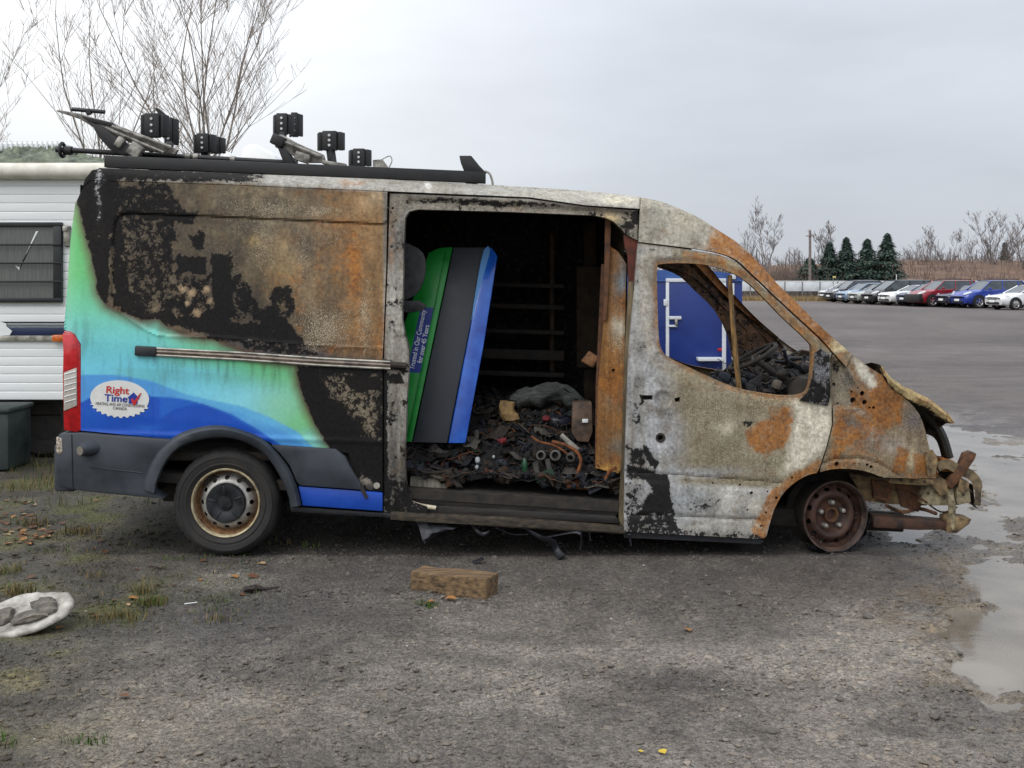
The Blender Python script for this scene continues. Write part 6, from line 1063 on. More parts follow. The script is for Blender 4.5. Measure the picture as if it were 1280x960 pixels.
def leaf(px, py, s, mi, label, group='fallen leaves'):
    p = G(px, py); o = bpy.data.objects.new('fallen_leaf', leafmesh[mi]); COL.objects.link(o); o.location = (p[0], p[1], float(gz(np.array([p[0]]), np.array([p[1]]))[0])+s*.10+.004); o.scale = (s, s, s); o.rotation_euler = (random.uniform(-.3, .3), random.uniform(-.3, .3), random.uniform(0, 6.28)); tag(o, label, 'leaf', group); return o
leaf(860, 789, .06, 1, 'single orange leaf on the bare gravel below the front door of the van'); leaf(828, 942, .045, 2, 'bright yellow leaf at the bottom edge of the gravel'); leaf(801, 941, .022, 2, 'tiny yellow scrap of leaf beside the bright yellow leaf')
leaf(563, 751, .07, 1, 'curled orange leaf just in front of the wooden beam'); leaf(537, 754, .06, 1, 'flat orange leaf beside the green tuft at the wooden beam'); leaf(293, 723, .055, 1, 'orange leaf below the rear tyre of the van'); leaf(199, 733, .05, 1, 'orange leaf above the green grass tuft'); leaf(51, 791, .08, 1, 'large orange leaf under the near edge of the white tray'); leaf(75, 785, .06, 1, 'leaf tucked beside the large orange leaf under the white tray'); leaf(91, 767, .055, 0, 'brown leaf at the right rim of the white tray'); leaf(147, 680, .06, 0, 'brown leaf alone on the mud behind the rear tyre'); leaf(131, 692, .06, 0, 'red brown leaf closest to the rear bumper'); leaf(156, 873, .05, 0, 'small brown leaf on the pale gravel at lower left'); leaf(254, 702, .05, 0, 'brown leaf lying flush against the rear tyre')
for k in range(120):
    if k < 80: a, c = random.gauss(30, 30), random.gauss(666, 13)
    elif k < 92: a, c = random.gauss(10, 14), random.gauss(632, 12)
    else: a, c = random.uniform(0, 330), random.uniform(620, 780)
    mi = random.choice([0, 0, 0, 1, 3]); leaf(a, c, random.uniform(.03, .07), mi, ('dark brown', 'orange', 'yellow', 'pale tan')[mi]+(' dead leaf in the leaf pile at the left edge' if k < 92 else ' dead leaf scattered on the mud around the white tray'))
# beam
bx0, bx1 = G(513, 737), G(608, 750); ax = (bx1-bx0); L = np.hypot(ax[0], ax[1]); yaw = math.atan2(ax[1], ax[0]); nrm = np.array([-sin(yaw), cos(yaw), 0]); dp = .15; hz = .112
c = (bx0+bx1)/2+nrm*dp/2+np.array([0, 0, hz/2-.004]); bm = bmesh.new(); bmesh.ops.create_cube(bm, size=1); bmesh.ops.scale(bm, vec=(L, dp, hz), verts=bm.verts); bmesh.ops.bevel(bm, geom=list(bm.edges), offset=.006, segments=2, profile=.5, affect='EDGES'); bmesh.ops.subdivide_edges(bm, edges=[e for e in bm.edges if e.calc_length() > .05], cuts=9, use_grid_fill=True); bm.verts.index_update()
V = np.array([v.co[:] for v in bm.verts]); Fc = [[v.index for v in f.verts] for f in bm.faces]; bm.free(); V += (fb(V[:, 0]*40+90, V[:, 1]*160+V[:, 2]*160+90, 5, 3, 6)-.5)[:, None]*np.array([.006, .008, .008]); V[:, 2] += .006*np.sin(V[:, 0]*9)*(V[:, 2] > 0)
M_wood = mk('weathered_beam', C(58, 44, 31), .85, var=.5, vs=8, bump=.8, bs=34, stretch=(.7, 6, 6), col2=C(138, 112, 80))
BEAM = build('wooden_beam', V @ rotm(0, 0, yaw).T+c, Fc, M_wood, None, loc=c-[0, 0, hz/2]); tag(BEAM, 'short weathered square timber beam lying on the gravel', 'beam')
# white tray with stones
pc = G(30, 783); TRY = thing('white_tray', 'dirty white plastic tray tipped on the ground at the left edge', 'tray', (pc[0], pc[1], 0))
rt = rotm(R(17), R(-7), R(8)); c = pc+np.array([0, .0, .065]); prof = [(r_*.86, h_*.8) for r_, h_ in [(.0005, -.006), (.15, -.008), (.19, -.004), (.225, .006), (.262, .014), (.278, .010), (.285, -.004), (.281, -.012), (.26, .002), (.22, -.006), (.15, -.018), (.0005, -.016)]]
V, Fc = latheVF([(r, h) for r, h in prof], 56); V = np.stack([V[:, 0], V[:, 2]*.76, V[:, 1]], 1); aa = np.arctan2(V[:, 1], V[:, 0]); V[:, :2] *= (1+.10*(fb(np.cos(aa)*10+40, np.sin(aa)*10+40, 5, 4, 6)-.5))[:, None]; V += (fb(V[:, 0]*30+50, V[:, 1]*30+50, 2.5, 4, 5)-.5)[:, None]*[.012, .012, .030]
build('tray_dish', V @ rt.T+c, [f[::-1] for f in Fc], mk('dirty_white_plastic', C(112, 102, 88), .65, var=.4, vs=11, bump=.5, bs=50, col2=C(188, 184, 176)), TRY, ang=70)
M_stone = mk('grey_stone', C(58, 52, 46), .85, var=.5, vs=16, bump=.8, bs=60, col2=C(122, 116, 106))
for i, (u, v, s, L) in enumerate(((.095, .07, (.065, .05, .03), 'flat grey stone at the back of the white tray'), (-.10, -.02, (.05, .07, .04), 'grey stone leaning at the left of the white tray'), (.05, -.05, (.11, .06, .03), 'largest flat stone in the middle of the white tray'), (.13, -.0, (.07, .06, .028), 'stone under the flat one at the right of the white tray'))):
    q = c+rt @ np.array([u*.85, v*.85, .004]); bm = bmesh.new(); bmesh.ops.create_icosphere(bm, subdivisions=2, radius=1); V = np.array([w_.co[:] for w_ in bm.verts]); Fc = [[w_.index for w_ in f.verts] for f in bm.faces]; bm.free(); V = np.sign(V)*np.abs(V)**.75*(1+1.1*(fb(V[:, 0]*4+20+i*9, V[:, 1]*4+V[:, 2]*3+20, 2.4, 3, i)-.5))[:, None]*np.array(s)*.82
    tag(build('stone', V @ rt.T+q, Fc, M_stone, None, loc=q, ang=30), L, 'stone', 'stones in the white tray')
p = G(325, 742); pts = [p+np.array([-.09, .0, .02]), p+np.array([-.03, .01, .03]), p+np.array([.03, .02, .02]), p+np.array([.10, .04, .025])]; b = MB(); b.add(tubeVF(pts, [.016, .02, .008, .004], 6)); b.add(tubeVF([p+np.array([-.07, -.01, .03]), p+np.array([-.02, -.02, .035])], .012, 6)); tag(b.done('twig', mk('dark_twig', C(40, 32, 28), .8), None, loc=p), 'dark broken twig on the gravel right of the rear tyre', 'twig')
p = G(238, 757); b = MB(); b.add(tubeVF([p+np.array([-.03, -.01, .012]), p+np.array([.03, .02, .012])], .003, 5)); tag(b.done('white_straw', M_white, None, loc=p), 'thin white straw on the dark gravel', 'straw')
p = G(598, 703); b = MB(); b.add(boxVF(p+np.array([0, 0, .012]), (.07, .03, .006), rotm(.2, -.3, .4), .002)); tag(b.done('plastic_shard', M_drip, None, loc=p), 'black plastic shard on the gravel behind the wooden beam', 'shard')
# bigger single stones in the foreground mud
M_mst = mk('mud_stone', C(70, 66, 62), .8, var=.3, vs=30, bump=.5, col2=C(112, 106, 99))
stm = []
for i in range(5):
    bm = bmesh.new(); bmesh.ops.create_icosphere(bm, subdivisions=2, radius=1); V = np.array([v.co[:] for v in bm.verts]); Fc = [tuple(v.index for v in f.verts) for f in bm.faces]; bm.free(); V *= (1+.7*(fb(V[:, 0]*4+30+i*11, V[:, 1]*4+V[:, 2]*3+30, 2.5, 3, i)-.5))[:, None]; V[:, 2] *= .5
    me = bpy.data.meshes.new('loose_stone'); me.from_pydata([tuple(v) for v in V], [], Fc); me.materials.append(M_mst); stm.append(me)
STON = [(833, 727, .02), (911, 740, .024), (946, 742, .03), (856, 742, .022), (927, 777, .02), (1050, 875, .026), (324, 837, .03), (306, 849, .03), (1085, 772, .03), (1200, 815, .02), (1130, 850, .02), (1196, 868, .026), (1252, 948, .024), (1168, 900, .022), (700, 870, .014), (680, 730, .016), (420, 742, .03), (560, 805, .016), (965, 915, .025)]
for k, (a, c, s) in enumerate(STON+[(random.uniform(100, 1280), random.uniform(770, 958), random.uniform(.007, .013)) for _ in range(90)]):
    p = G(a, c); p[2] = float(gz(np.array([p[0]]), np.array([p[1]]))[0])+s*.2; o = bpy.data.objects.new('loose_stone', stm[k % 5]); COL.objects.link(o); o.location = p; o.scale = (s, s*random.uniform(.6, 1), s*random.uniform(.7, 1)); o.rotation_euler = (0, 0, random.uniform(0, 6)); tag(o, 'dark loose stone sitting proud of the gravel', 'stone', 'loose stones on the gravel')
# ------------------------------------------------------------------ parked cars
M_glass = mk('car_glass', C(34, 42, 48), .06, var=.2, vs=2, bump=0, coat=.5, col2=C(64, 74, 80)); M_ctyre = mk('car_tyre', C(24, 24, 25), .8, var=.2); M_crim = mk('car_rim', C(150, 150, 150), .35, metal=.5, var=.2, col2=C(200, 200, 200)); M_trimd = mk('car_trim', C(20, 21, 23), .5, var=.2); M_hl = mk('car_headlight', C(196, 200, 204), .1, var=.15, vs=30, coat=.5); M_tlr = M_redl
KINDS = {  # length, height, half width, bonnet height, belt height, [windscreen base, roof front, roof rear, rear base] from the nose
    'sedan': (4.7, 1.45, .90, .92, .98, (1.35, 2.15, 3.35, 4.10), .34, .98), 'suv': (4.75, 1.74, .93, 1.08, 1.14, (1.20, 1.95, 4.05, 4.62), .38, 1.05), 'minivan': (5.1, 1.76, .97, 1.02, 1.08, (.95, 1.95, 4.55, 5.0), .35, 1.06), 'hatch': (4.25, 1.52, .88, .95, 1.0, (1.15, 1.95, 3.45, 4.1), .34, .99), 'coupe': (4.75, 1.40, .96, .95, .98, (1.6, 2.35, 3.1, 4.0), .36, .95)}
def car(kindn, paint, label, front_px, d, yaw=R(12), nosemat=None, rack=False, z0=0.0):
    L, H, w, hb, bl, (a, b_, c_, e_), wr, dk_ = KINDS[kindn]
    base = np.array([(front_px-HX)*d/F, d+CY, z0]); rt = rotm(0, 0, pi+yaw)       # nose points left and a little to the viewer
    ctr = base+rt @ np.array([-L/2, 0, 0])
    T = thing('parked_car', label, 'car', ctr, 'cars parked along the far fence')
    def tr(p): p = np.asarray(p, float); q = p.copy(); q[..., 0] = L/2-p[..., 0]; return q @ rt.T+ctr   # p[0] measured back from the nose
    st = [(0.0, .62, .42, .66, .80), (.10, .30, .72, .80, .93), (.35, .24, hb-.16, hb-.07, .985), (.9, .22, hb-.08, hb-.01, 1.0), (a, .22, bl-.06, bl, 1.0), (L*.55, .22, bl-.02, bl+.02, 1.0), (e_-.1, .22, bl, bl+.04, .99), (L-.25, .26, bl-.06, bl+.0, .96), (L-.05, .36, bl-.14, bl-.06, .88), (L, .5, .7, .8, .80)]
    V = []; 
    for x, zb_, zs, zt_, ww in st:
        half = [(0.0, zb_), (.86*w*ww, zb_), (.97*w*ww, zb_+.10), (w*ww, (zb_+zs)/2+.05), (.975*w*ww, zs), (.86*w*ww, zt_), (0, zt_+.02)]
        for y, z in half+[(-y, z) for y, z in half[1:-1][::-1]]: V.append((x, y, max(z, zb_)))
    n = 12; Fc = [(i*n+k, i*n+(k+1) % n, (i+1)*n+(k+1) % n, (i+1)*n+k) for i in range(len(st)-1) for k in range(n)]+[tuple(range(n))[::-1], tuple((len(st)-1)*n+k for k in range(n))]
    build('body', tr(V), Fc, paint, T, ang=48)
    cw, rw = .88*w, .68*w; V = np.array([(a, -cw, bl-.02), (a, cw, bl-.02), (b_, -rw, H-.04), (b_, rw, H-.04), (c_, -rw, H-.05), (c_, rw, H-.05), (e_, -cw, bl), (e_, cw, bl)], float)
    build('glasshouse', tr(V), [(0, 1, 3, 2), (2, 3, 5, 4), (4, 5, 7, 6), (0, 2, 4, 6), (1, 7, 5, 3)], M_glass, T, smooth=False)
    R_ = np.array([(b_+(c_-b_)*f, s*rw*1.03, H-.06+.06*sin(pi*min(max(f*.9+.05, 0), 1))**.5*(1 if abs(s) < .9 else .3)) for f in np.linspace(-.02, 1.02, 7) for s in (-1, -.8, 0, .8, 1)]); b = MB(); b.add((tr(R_), [(j*5+i, j*5+i+1, (j+1)*5+i+1, (j+1)*5+i) for j in range(6) for i in range(4)])); b.done('roof', paint, T)
    b = MB(); bm_ = (b_+c_)/2-.1
    for s in (-1, 1):
        for (xa, xb, r_) in ((a-.05, b_, .035), (e_+.02, c_, .05)): b.add(tubeVF(tr([(xa, s*cw*1.01, bl-.02), (xb, s*rw*1.01, H-.05)]), r_, 5))
        for xm in ((bm_,) if kindn in ('sedan', 'hatch', 'coupe') else (bm_-.25, bm_+.85)): b.add(tubeVF(tr([(xm, s*(cw+.005), bl), (xm+.06, s*(rw+.012), H-.05)]), .035, 5))
    b.done('pillar', paint if kindn != 'minivan' else M_trimd, T)
    for s in (-1, 1):
        for x in (.92, L-.95):
            cpt = tr([(x, s*(w-.08), wr)])[0]; q = rt @ np.diag([1, s, 1])
            b = MB(); b.add(latheVF([(wr*.62, .02), (wr*.66, .105), (wr*.9, .11), (wr, .08), (wr, -.12), (wr*.6, -.14)], 26, cpt, q)); wh = b.done('wheel', M_ctyre, T)
            b = MB(); b.add(latheVF([(wr*.66, .10), (wr*.62, .085), (wr*.58, .07), (wr*.5, .06)], 26, cpt, q))
            for k in range(5):
                t_ = 2*pi*k/5+.3; u = np.array([cos(t_), 0, sin(t_)]); b.add(tubeVF([cpt+q @ (u*.04+[0, .095, 0]), cpt+q @ (u*wr*.6+[0, .085, 0])], .05, 4, True, .4))
            b.add(latheVF([(.0005, .11), (.07, .105), (.07, .05)], 10, cpt, q)); b.done('rim', M_crim, wh)
            b = MB(); A = [(x+wr*1.22*cos(t_), s*(w*1.004), wr+wr*1.22*sin(t_)) for t_ in np.linspace(-.2, pi+.2, 16)]; B = [(x+wr*.98*cos(t_), s*(w*1.004-.0), wr+wr*.98*sin(t_)) for t_ in np.linspace(-.2, pi+.2, 16)]; VV = tr(A+B); b.add((VV, [(k, k+1, 17+k, 16+k) for k in range(15)])); b.done('wheel_arch', M_trimd, T)
        hl = [(.10, s*w*.52, hb-.30), (.16, s*w*.80, hb-.26), (.48, s*w*.955, hb-.14), (.42, s*w*.90, hb-.06), (.16, s*w*.62, hb-.17)]; P = tr(hl); o = rt @ np.array([.05, 0, .02]); b = MB(); b.add((np.concatenate([P+o*.9+rt @ np.array([0, s*.03*1, .02]), P-o]), [(0, 1, 2, 3, 4)]+[(k, (k+1) % 5, 5+(k+1) % 5, 5+k) for k in range(5)])); b.done('headlight', M_hl, T)
        b = MB(); b.add(boxVF(tr([(a+.42, s*(w+.08), bl+.06)])[0], (.12, .2, .14), rt, .03)); b.done('mirror', paint, T)
        b = MB(); b.add(boxVF(tr([(L-.06, s*w*.8, bl-.15)])[0], (.12, .25, .2), rt, .03)); b.done('tail_light', M_tlr, T)
        for xm in (bm_+.02, bm_+1.0 if kindn != 'coupe' else bm_+.03): b = MB(); b.add(boxVF(tr([(xm-.12, s*(w+.004), bl-.14)])[0], (.16, .03, .03), rt, .006)); b.done('door_handle', paint, T)
        b = MB(); b.add(boxVF(tr([(L*.5, s*(w*.955), .27)])[0], (L-2.5, .08, .09), rt, .01)); b.done('side_sill', M_trimd, T)
    b = MB(); b.add(boxVF(tr([(.06, 0, .66)])[0], (.12, w*.95, .16), rt, .02)); b.add(boxVF(tr([(.05, 0, .40)])[0], (.10, w*1.25, .12), rt, .02)); b.done('grille', M_trimd, T); b = MB(); b.add(boxVF(tr([(-.005, 0, .50)])[0], (.03, .48, .13), rt, .005)); b.done('plate', M_white, T)
    if nosemat: b = MB(); b.add(boxVF(tr([(.16, 0, .58)])[0], (.40, w*1.9, .50), rt, .06)); b.done('front_bumper', nosemat, T)
    if rack:
        for s in (-1, 1): b = MB(); b.add(tubeVF(tr([(b_+.3, s*rw*.9, H+.02), (b_+.4, s*rw*.9, H+.06), (c_-.2, s*rw*.9, H+.05), (c_-.1, s*rw*.9, H)]), .025, 6)); b.done('roof_bar', M_trimd, T)
    return T
def cp(n_, c, r=.25): return mk('paint_'+n_, C(*c), r, var=.08, vs=3, bump=0, coat=.6)
car('hatch', cp('pearl_white', (206, 208, 208)), 'white hatchback farthest away at the left end of the row', 1027, 92)
car('suv', cp('charcoal', (58, 58, 66)), 'charcoal crossover behind the pale blue hatchback', 1035, 88)
car('hatch', cp('pale_blue', (120, 142, 166)), 'pale blue hatchback in front of the charcoal crossover', 1050, 84)
car('sedan', cp('silver', (150, 154, 152)), 'silver sedan between the pale blue hatchback and the black minivan', 1065, 81.5)
car('minivan', cp('black', (30, 28, 36)), 'long black minivan with dark windows left of the red crossover', 1083, 79)
car('coupe', cp('white', (224, 226, 226)), 'low white coupe in front of the black minivan', 1104, 76.5)
car('hatch', cp('dusk_blue', (44, 52, 92)), 'dark blue hatchback nose just left of the red crossover', 1127, 74.8)
car('suv', cp('red', (136, 22, 36)), 'red crossover with a black unpainted front bumper', 1140, 73, nosemat=M_trimd, rack=True)
car('sedan', cp('navy', (34, 38, 66)), 'navy sedan between the red crossover and the bright blue crossover', 1176, 71)
car('suv', cp('bright_blue', (34, 58, 150)), 'bright blue crossover near the right end of the row', 1196, 69.5, rack=True)
car('sedan', cp('snow_white', (226, 228, 230)), 'white sedan nearest the camera at the right edge of the row', 1240, 65.5)
# ------------------------------------------------------------------ far fence, hedge line, trees
FN = thing('panel_fence', 'long pale panel fence with wire mesh along the far edge of the lot', 'fence', (20, 92, 0))
M_fw = mk('pale_fence_panel', C(176, 182, 188), .6, var=.12, vs=1.2, bump=0, col2=C(208, 213, 217)); M_fp = mk('fence_post', C(116, 116, 114), .6, var=.2)
fa, fb_ = np.array([-2.0, 95.0]), np.array([60.0, 80.0]); nseg = 44; FH = 1.62; pm0 = None; pp0 = None
ux = (fb_-fa)/np.linalg.norm(fb_-fa); Ls = np.linalg.norm(fb_-fa)/nseg; yw = math.atan2(ux[1], ux[0])
for k in range(nseg):
    q = fa+ux*Ls*(k+.5); p0_ = fa+ux*Ls*k
    if pm0 is None:
        b = MB(); b.add(boxVF((q[0], q[1], FH-.42), (Ls-.10, .05, .84), rotm(0, 0, yw), .01)); pm0 = b.done('panel', M_fw, FN); b = MB(); b.add(boxVF((p0_[0], p0_[1], FH/2+.03), (.09, .09, FH+.06), rotm(0, 0, yw), .01)); pp0 = b.done('post', M_fp, FN); base = q.copy()
    else:
        for s in (pm0, pp0): c = s.copy(); COL.objects.link(c); c.location = ((q-base)[0], (q-base)[1], 0)
b = MB()
for z in np.linspace(.08, .78, 9): b.add(tubeVF([(fa[0], fa[1]-.03, z), (fb_[0], fb_[1]-.03, z)], .006, 4))
for k in range(320): q = fa+(fb_-fa)*k/319; b.add(tubeVF([(q[0], q[1]-.035, 0), (q[0], q[1]-.035, .8)], .005, 3))
kind(b.done('wire_mesh', M_fp, FN), 'stuff'); b = MB(); b.add(boxVF(((fa+fb_)/2).tolist()+[FH+.02], (np.linalg.norm(fb_-fa), .10, .05), rotm(0, 0, yw), .01)); b.done('top_cap', M_white, FN)
GV, GF, GC = [], [], []
def far_tuft(x, y, n, h, r, cols, w=.02):
    for _ in range(n):
        bx, by = x+random.gauss(0, r), y+random.gauss(0, r*.5); L = h*random.uniform(.5, 1.2); dx = random.gauss(0, .3)*L; i = len(GV); GV.extend([(bx-w, by, 0), (bx+w, by, 0), (bx+dx, by, L)]); GF.append((i, i+1, i+2)); c = random.choice(cols); v = random.uniform(.7, 1.2); GC.extend([tuple(k*v for k in c)]*3)
for k in range(900): q = fa+(fb_-fa)*random.random(); far_tuft(q[0], q[1]-random.uniform(.3, 3.5), 10, .5, .3, [C(150, 124, 84), C(124, 104, 70), C(168, 146, 104), C(110, 98, 66)])
kind(build('dry_grass', GV, GF, mkattr('dry_grass', .9, .1, 3, 0), None, attrs={'col': np.array(GC)}, smooth=False), 'stuff')
b = MB()
for x, w_, y in ((12.5, 3.5, 84), (14.8, 2, 83.5)): b.add(boxVF((x, y, .03), (w_, .6, .10), None, .03))
o = b.done('snow', M_white, None, loc=(13, 84, 0)); kind(o, 'stuff')
# bank behind the fence on the right
gx, gy = np.meshgrid(np.linspace(28, 200, 90), np.linspace(100, 230, 40)); hz_ = 4.6*sstep(100, 150, gy)*sstep(36, 52, gx)+fb(gx, gy, 12, 3, 4)*.6-.4
kind(build('hill', np.stack([gx.ravel(), gy.ravel(), hz_.ravel()], 1), np.array([(j*90+i, j*90+i+1, (j+1)*90+i+1, (j+1)*90+i) for j in range(39) for i in range(89)]), mk('brown_field', C(84, 62, 50), .9, var=.25, vs=.4, bump=.4, bs=2, col2=C(118, 92, 72)), None, ang=180), 'structure')
M_bark = mk('pale_bark', C(112, 104, 95), .85, var=.2, vs=6, bump=.3, col2=C(150, 140, 128)); M_barkd = mk('hazed_bark', C(106, 98, 96), .85, var=.15, vs=2, bump=0, col2=C(138, 128, 124)); M_twigb = mk('pale_twig', C(150, 138, 127), .85, var=.15, vs=4, bump=0, col2=C(182, 170, 158))  # grey bark of the far trees: distance haze mixed into its colour
def segmesh(segs, n):
    A = np.array([s[0] for s in segs]); B = np.array([s[1] for s in segs]); ra = np.array([s[2] for s in segs]); rb = np.array([s[3] for s in segs]); D = B-A; D /= np.linalg.norm(D, axis=1)[:, None]+1e-9
    up = np.where(np.abs(D[:, 2:3]) < .9, [[0, 0, 1.0]], [[1.0, 0, 0]]); U = np.cross(D, up); U /= np.linalg.norm(U, axis=1)[:, None]; Wv = np.cross(D, U); V = np.zeros((len(segs), 2*n, 3))
    for k in range(n):
        t_ = 2*pi*k/n; o = cos(t_)*U+sin(t_)*Wv; V[:, k] = A+o*ra[:, None]; V[:, n+k] = B+o*rb[:, None]
    f = np.array([(k, (k+1) % n, n+(k+1) % n, n+k) for k in range(n)]); return V.reshape(-1, 3), (f[None]+(np.arange(len(segs))*2*n)[:, None, None]).reshape(-1, 4)
def bare_tree(name, label, cat, base, H, stems, r0, seed, rmin, spread=.35, nb=7, depth=3, bark=M_bark, twig=M_twigb, group=None, fork=.18, first=.1, lift=.75, rs=.75):
    rd = random.Random(seed); thick, thin = [], []
    def grow_(p, d, L, r, lev):
        nseg = 7 if lev == 0 else (5 if lev == 1 else 4); q = Vector(p); dv = Vector(d).normalized(); kids = []
        for i in range(nseg):
            f0, f1 = i/nseg, (i+1)/nseg; dv = (dv+Vector((rd.gauss(0, .09), rd.gauss(0, .09), .035+.02*lev))).normalized(); q2 = q+dv*(L/nseg); ra, rb = max(rmin, r*(1-.85*f0)), max(rmin, r*(1-.85*f1)); (thick if r > rmin*2.2 else thin).append((tuple(q), tuple(q2), ra, rb))
            if f1 > (first if lev == 0 else .15): kids.append((q.lerp(q2, rd.random()), dv.copy(), f1, ra))
            q = q2
        if lev < depth:
            m_ = nb if lev == 0 else (nb-1 if lev == 1 else 4)
            for _ in range(m_ if lev else m_+4):
                pk, dk2, f, rr = kids[int(rd.random()**.9*len(kids))]; ang = rd.uniform(.4, .95); az = rd.uniform(0, 6.28); side = Vector((cos(az), sin(az), 0)); nd_ = (dk2*cos(ang)+side*sin(ang)+Vector((0, 0, .25*lift))).normalized(); grow_(tuple(pk), nd_, L*rd.uniform(.32, .58)*(1.15-.5*f), rr*.55, lev+1)
    b = Vector(base); top = b+Vector((0, 0, H*fork))
    if fork > .02: thick.append((tuple(b), tuple(top), r0*1.25, r0))
    for i in range(stems):
        az = 2*pi*i/stems+rd.uniform(-.4, .4); tl_ = spread*(rd.uniform(.25, 1.0) if stems > 1 else .1); grow_(tuple(top-Vector((0, 0, .02))), (sin(tl_)*cos(az), sin(tl_)*sin(az), cos(tl_)), H*(1-fork)*rd.uniform(.8, 1.05), r0*(rs if stems > 1 else 1), 0)
    T = thing(name, label, cat, base, group); V, Fq_ = segmesh(thick, 6); build('trunk', V, Fq_, bark, T, ang=80)
    if thin: V, Fq_ = segmesh(thin, 3); build('crown', V, Fq_, twig, T, ang=180)
    return T
def GP(px, d): return ((px-HX)*d/F, d+CY, 0.0)
bare_tree('bare_tree', 'tall bare many stemmed tree rising behind the roof rack', 'tree', GP(258, 31), 11.6, 7, .06, 3, .005, .33, 8, 3, fork=.30, rs=.60, group='bare trees behind the camper')
bare_tree('bare_tree', 'bare leaning tree over the camper roof, left of the tallest tree', 'tree', GP(128, 31), 9.6, 3, .05, 8, .005, .42, 6, 3, fork=.36, rs=.62, group='bare trees behind the camper')
bare_tree('bare_tree', 'bare tree cut by the left edge of the photo', 'tree', GP(-52, 31), 8.4, 3, .045, 21, .005, .5, 6, 3, fork=.3, rs=.62, group='bare trees behind the camper')
far = [(958, 128, 8.6, 'tallest bare tree left of the utility pole'), (935, 132, 7.0, 'thin bare tree at the left end of the far hedge line, above the bonnet pillar'), (1031, 126, 7.6, 'bare tree between the utility pole and the conifers'), (1000, 138, 5.2, 'low bare tree just left of the utility pole'), (1160, 150, 6.8, 'bare tree standing just right of the conifers'), (1187, 148, 8.0, 'spreading bare tree above the red crossover'), (1210, 155, 6.5, 'small bare tree above the navy sedan'), (1241, 145, 9.0, 'tallest bare tree at the right, above the bright blue crossover'), (1262, 150, 8.0, 'bare tree near the right edge of the photo'), (1279, 140, 9.5, 'bare tree cut by the right edge of the photo'), (1140, 158, 6.4, 'thin bare tree directly beside the tallest conifer'), (1224, 160, 6.6, 'slim bare tree left of the tallest tree at the right')]
for i, (px, d, H, lab) in enumerate(far): bare_tree('bare_tree', lab, 'tree', GP(px, d), H+.6, (2, 3, 2)[i % 3], .10, 40+i, .013, .40, 8, 3 if H > 7 else 2, M_barkd, M_barkd, 'bare trees on the far skyline', .28)
def conifer(px, d, H, Rr, seed, lab):
    rd = random.Random(seed); base = GP(px, d); T = thing('conifer', lab, 'tree', base, 'dark conifers beyond the fence'); b = MB(); b.add(tubeVF([base, (base[0], base[1], H*.95)], [.16, .02], 6)); b.done('trunk', M_barkd, T); V, Fc, Cc = [], [], []; a0 = rd.uniform(0, 6)
    for k in range(3600):
        f = rd.random()**1.15; z = .2+f*(H-.2); rr = Rr*(1-f)**1.0*(1.15 if f < .8 else 1.0)*(.72+.6*rd.random())*(.9+.2*sin(z*5.5+a0+rd.uniform(-.9, .9)))+.05; a_ = rd.uniform(0, 6.28); q = rr*rd.uniform(.45, 1.0); x, y = base[0]+q*cos(a_), base[1]+q*sin(a_); s = rd.uniform(.2, .5); dx, dy = cos(a_)*s, sin(a_)*s; i = len(V); w_ = s*.35
        V += [(x-dy*.35, y+dx*.35, z+.04), (x+dy*.35, y-dx*.35, z+.04), (x+dx, y+dy, z-s*.35), (x, y, z+.10)]; Fc += [(i, i+1, i+2), (i, i+3, i+1)]; v = rd.uniform(.5, 1.4); c = C(44, 60, 54) if rd.random() < .7 else C(62, 78, 66); Cc += [tuple(t_*v for t_ in c)]*4
    build('crown', V, np.array(Fc), M_needles, T, smooth=False, attrs={'col': np.array(Cc)})
M_needles = mkattr('needles', .8, .2, 2, 0)
for i, (px, top, Rr, lab) in enumerate(((1037, 303, 2.3, 'dark conifer at the left of the conifer group'), (1058, 297, 2.5, 'second conifer of the group, with a sharp top'), (1084, 299, 2.6, 'third conifer of the group, above the black minivan'), (1109, 292, 2.9, 'tallest and widest conifer, at the right of the group'), (1012, 322, 2.8, 'low rounded conifer at the far left of the group'))): conifer(px, 122, CZ+(HY-top)*122/F, Rr, 70+i, lab)
conifer(1256, 158, 7.0, 1.3, 90, 'small slim conifer between the bare trees at the far right')
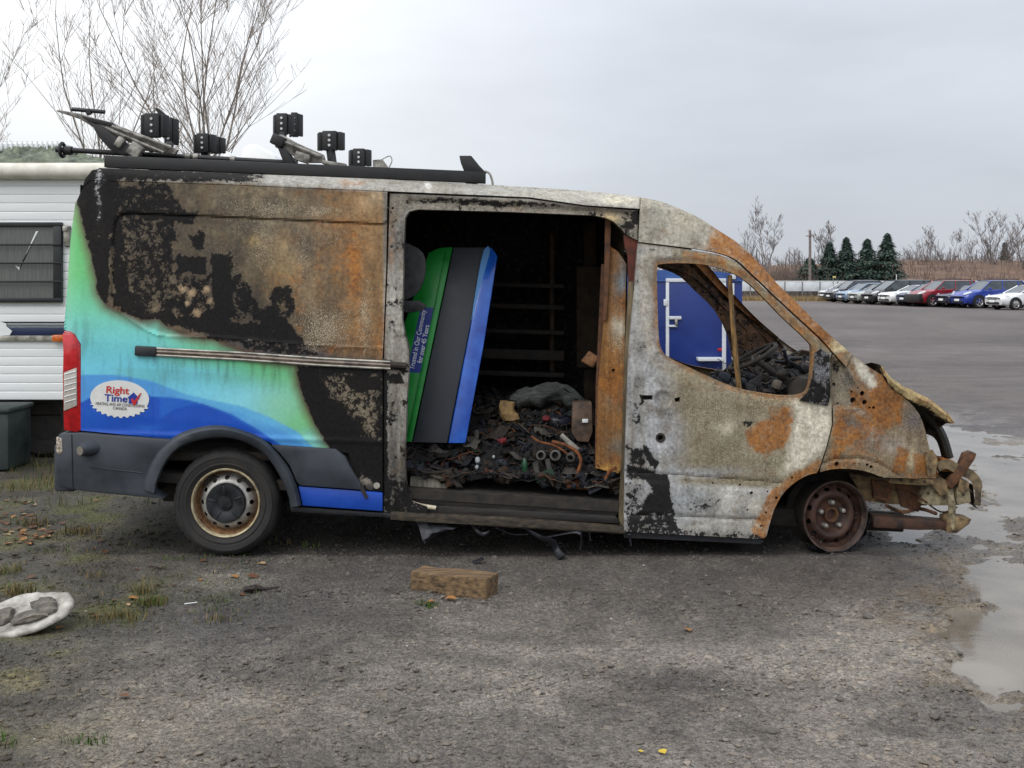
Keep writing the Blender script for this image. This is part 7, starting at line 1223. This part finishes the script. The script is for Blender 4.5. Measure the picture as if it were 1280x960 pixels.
# thickets
TW = []
rd = random.Random(5)
for k in range(700):
    px = rd.choice([rd.uniform(900, 1030), rd.uniform(900, 1030), rd.uniform(1125, 1400), rd.uniform(560, 1100)]); d = rd.uniform(116, 150); x, y, _ = GP(px, d); h = rd.uniform(1.2, 4.6) if px < 1035 else rd.uniform(.8, 2.0); h0 = (4.2 if px > 1125 else 0)*float(sstep(100, 150, d-7)); 
    for j in range(5):
        q = Vector((x+rd.gauss(0, .8), y+rd.gauss(0, .8), h0)); dv = Vector((rd.gauss(0, .25), rd.gauss(0, .25), 1)).normalized()
        for s in range(3): q2 = q+dv*h/3; TW.append((tuple(q), tuple(q2), .026-.006*s, .022-.007*s)); dv = (dv+Vector((rd.gauss(0, .3), rd.gauss(0, .3), .1))).normalized(); q = q2
V, Fq_ = segmesh(TW, 3); kind(build('undergrowth', V, Fq_, mk('thicket_stems', C(86, 76, 72), .9, var=.3, vs=.3, bump=0, col2=C(126, 108, 98)), None, ang=180), 'stuff')
# distant wood line to the horizon
TW = []
for k in range(2600):
    x = rd.uniform(-300, 420); y = rd.uniform(260, 330); h = rd.uniform(5, 10)
    q = Vector((x, y, 0)); q2 = q+Vector((rd.gauss(0, .8), 0, h)); TW.append((tuple(q), tuple(q2), .3, .06))
    for j in range(3): f = rd.uniform(.3, .8); m_ = q.lerp(q2, f); TW.append((tuple(m_), tuple(m_+Vector((rd.gauss(0, 1.4), 0, rd.uniform(1, 2.6)))), .12, .05))
V, Fq_ = segmesh(TW, 3); kind(build('woods', V, Fq_, mk('distant_wood', C(112, 106, 106), .95, var=.15, vs=.05, bump=0, col2=C(140, 134, 134)), None, ang=180), 'stuff')
p = GP(1012.5, 118); UP = thing('utility_pole', 'wooden utility pole standing left of the conifers', 'pole', p); b = MB(); b.add(tubeVF([p, (p[0], p[1], CZ+62*118/F)], [.17, .13], 8)); b.done('shaft', M_barkd, UP); b = MB(); b.add(boxVF((p[0], p[1]-.15, CZ+55*118/F), (.9, .10, .10), None, .01)); b.done('crossarm', M_barkd, UP)
p = GP(1041.5, 93); MK = thing('marker_post', 'thin post with a small yellow flag at the far fence', 'marker post', p); b = MB(); b.add(tubeVF([p, (p[0], p[1], 2.05)], .03, 6)); b.done('rod', M_fp, MK); b = MB(); b.add(boxVF((p[0]+.08, p[1]-.05, 1.98), (.26, .03, .16), None, .01)); b.done('flag', mk('dull_yellow', C(190, 176, 110), .6), MK)
p = GP(1120.5, 92); MK = thing('marker_post', 'thin white post behind the black minivan roof', 'marker post', p); b = MB(); b.add(tubeVF([p, (p[0], p[1], 2.2)], .03, 6)); b.done('rod', M_white, MK)
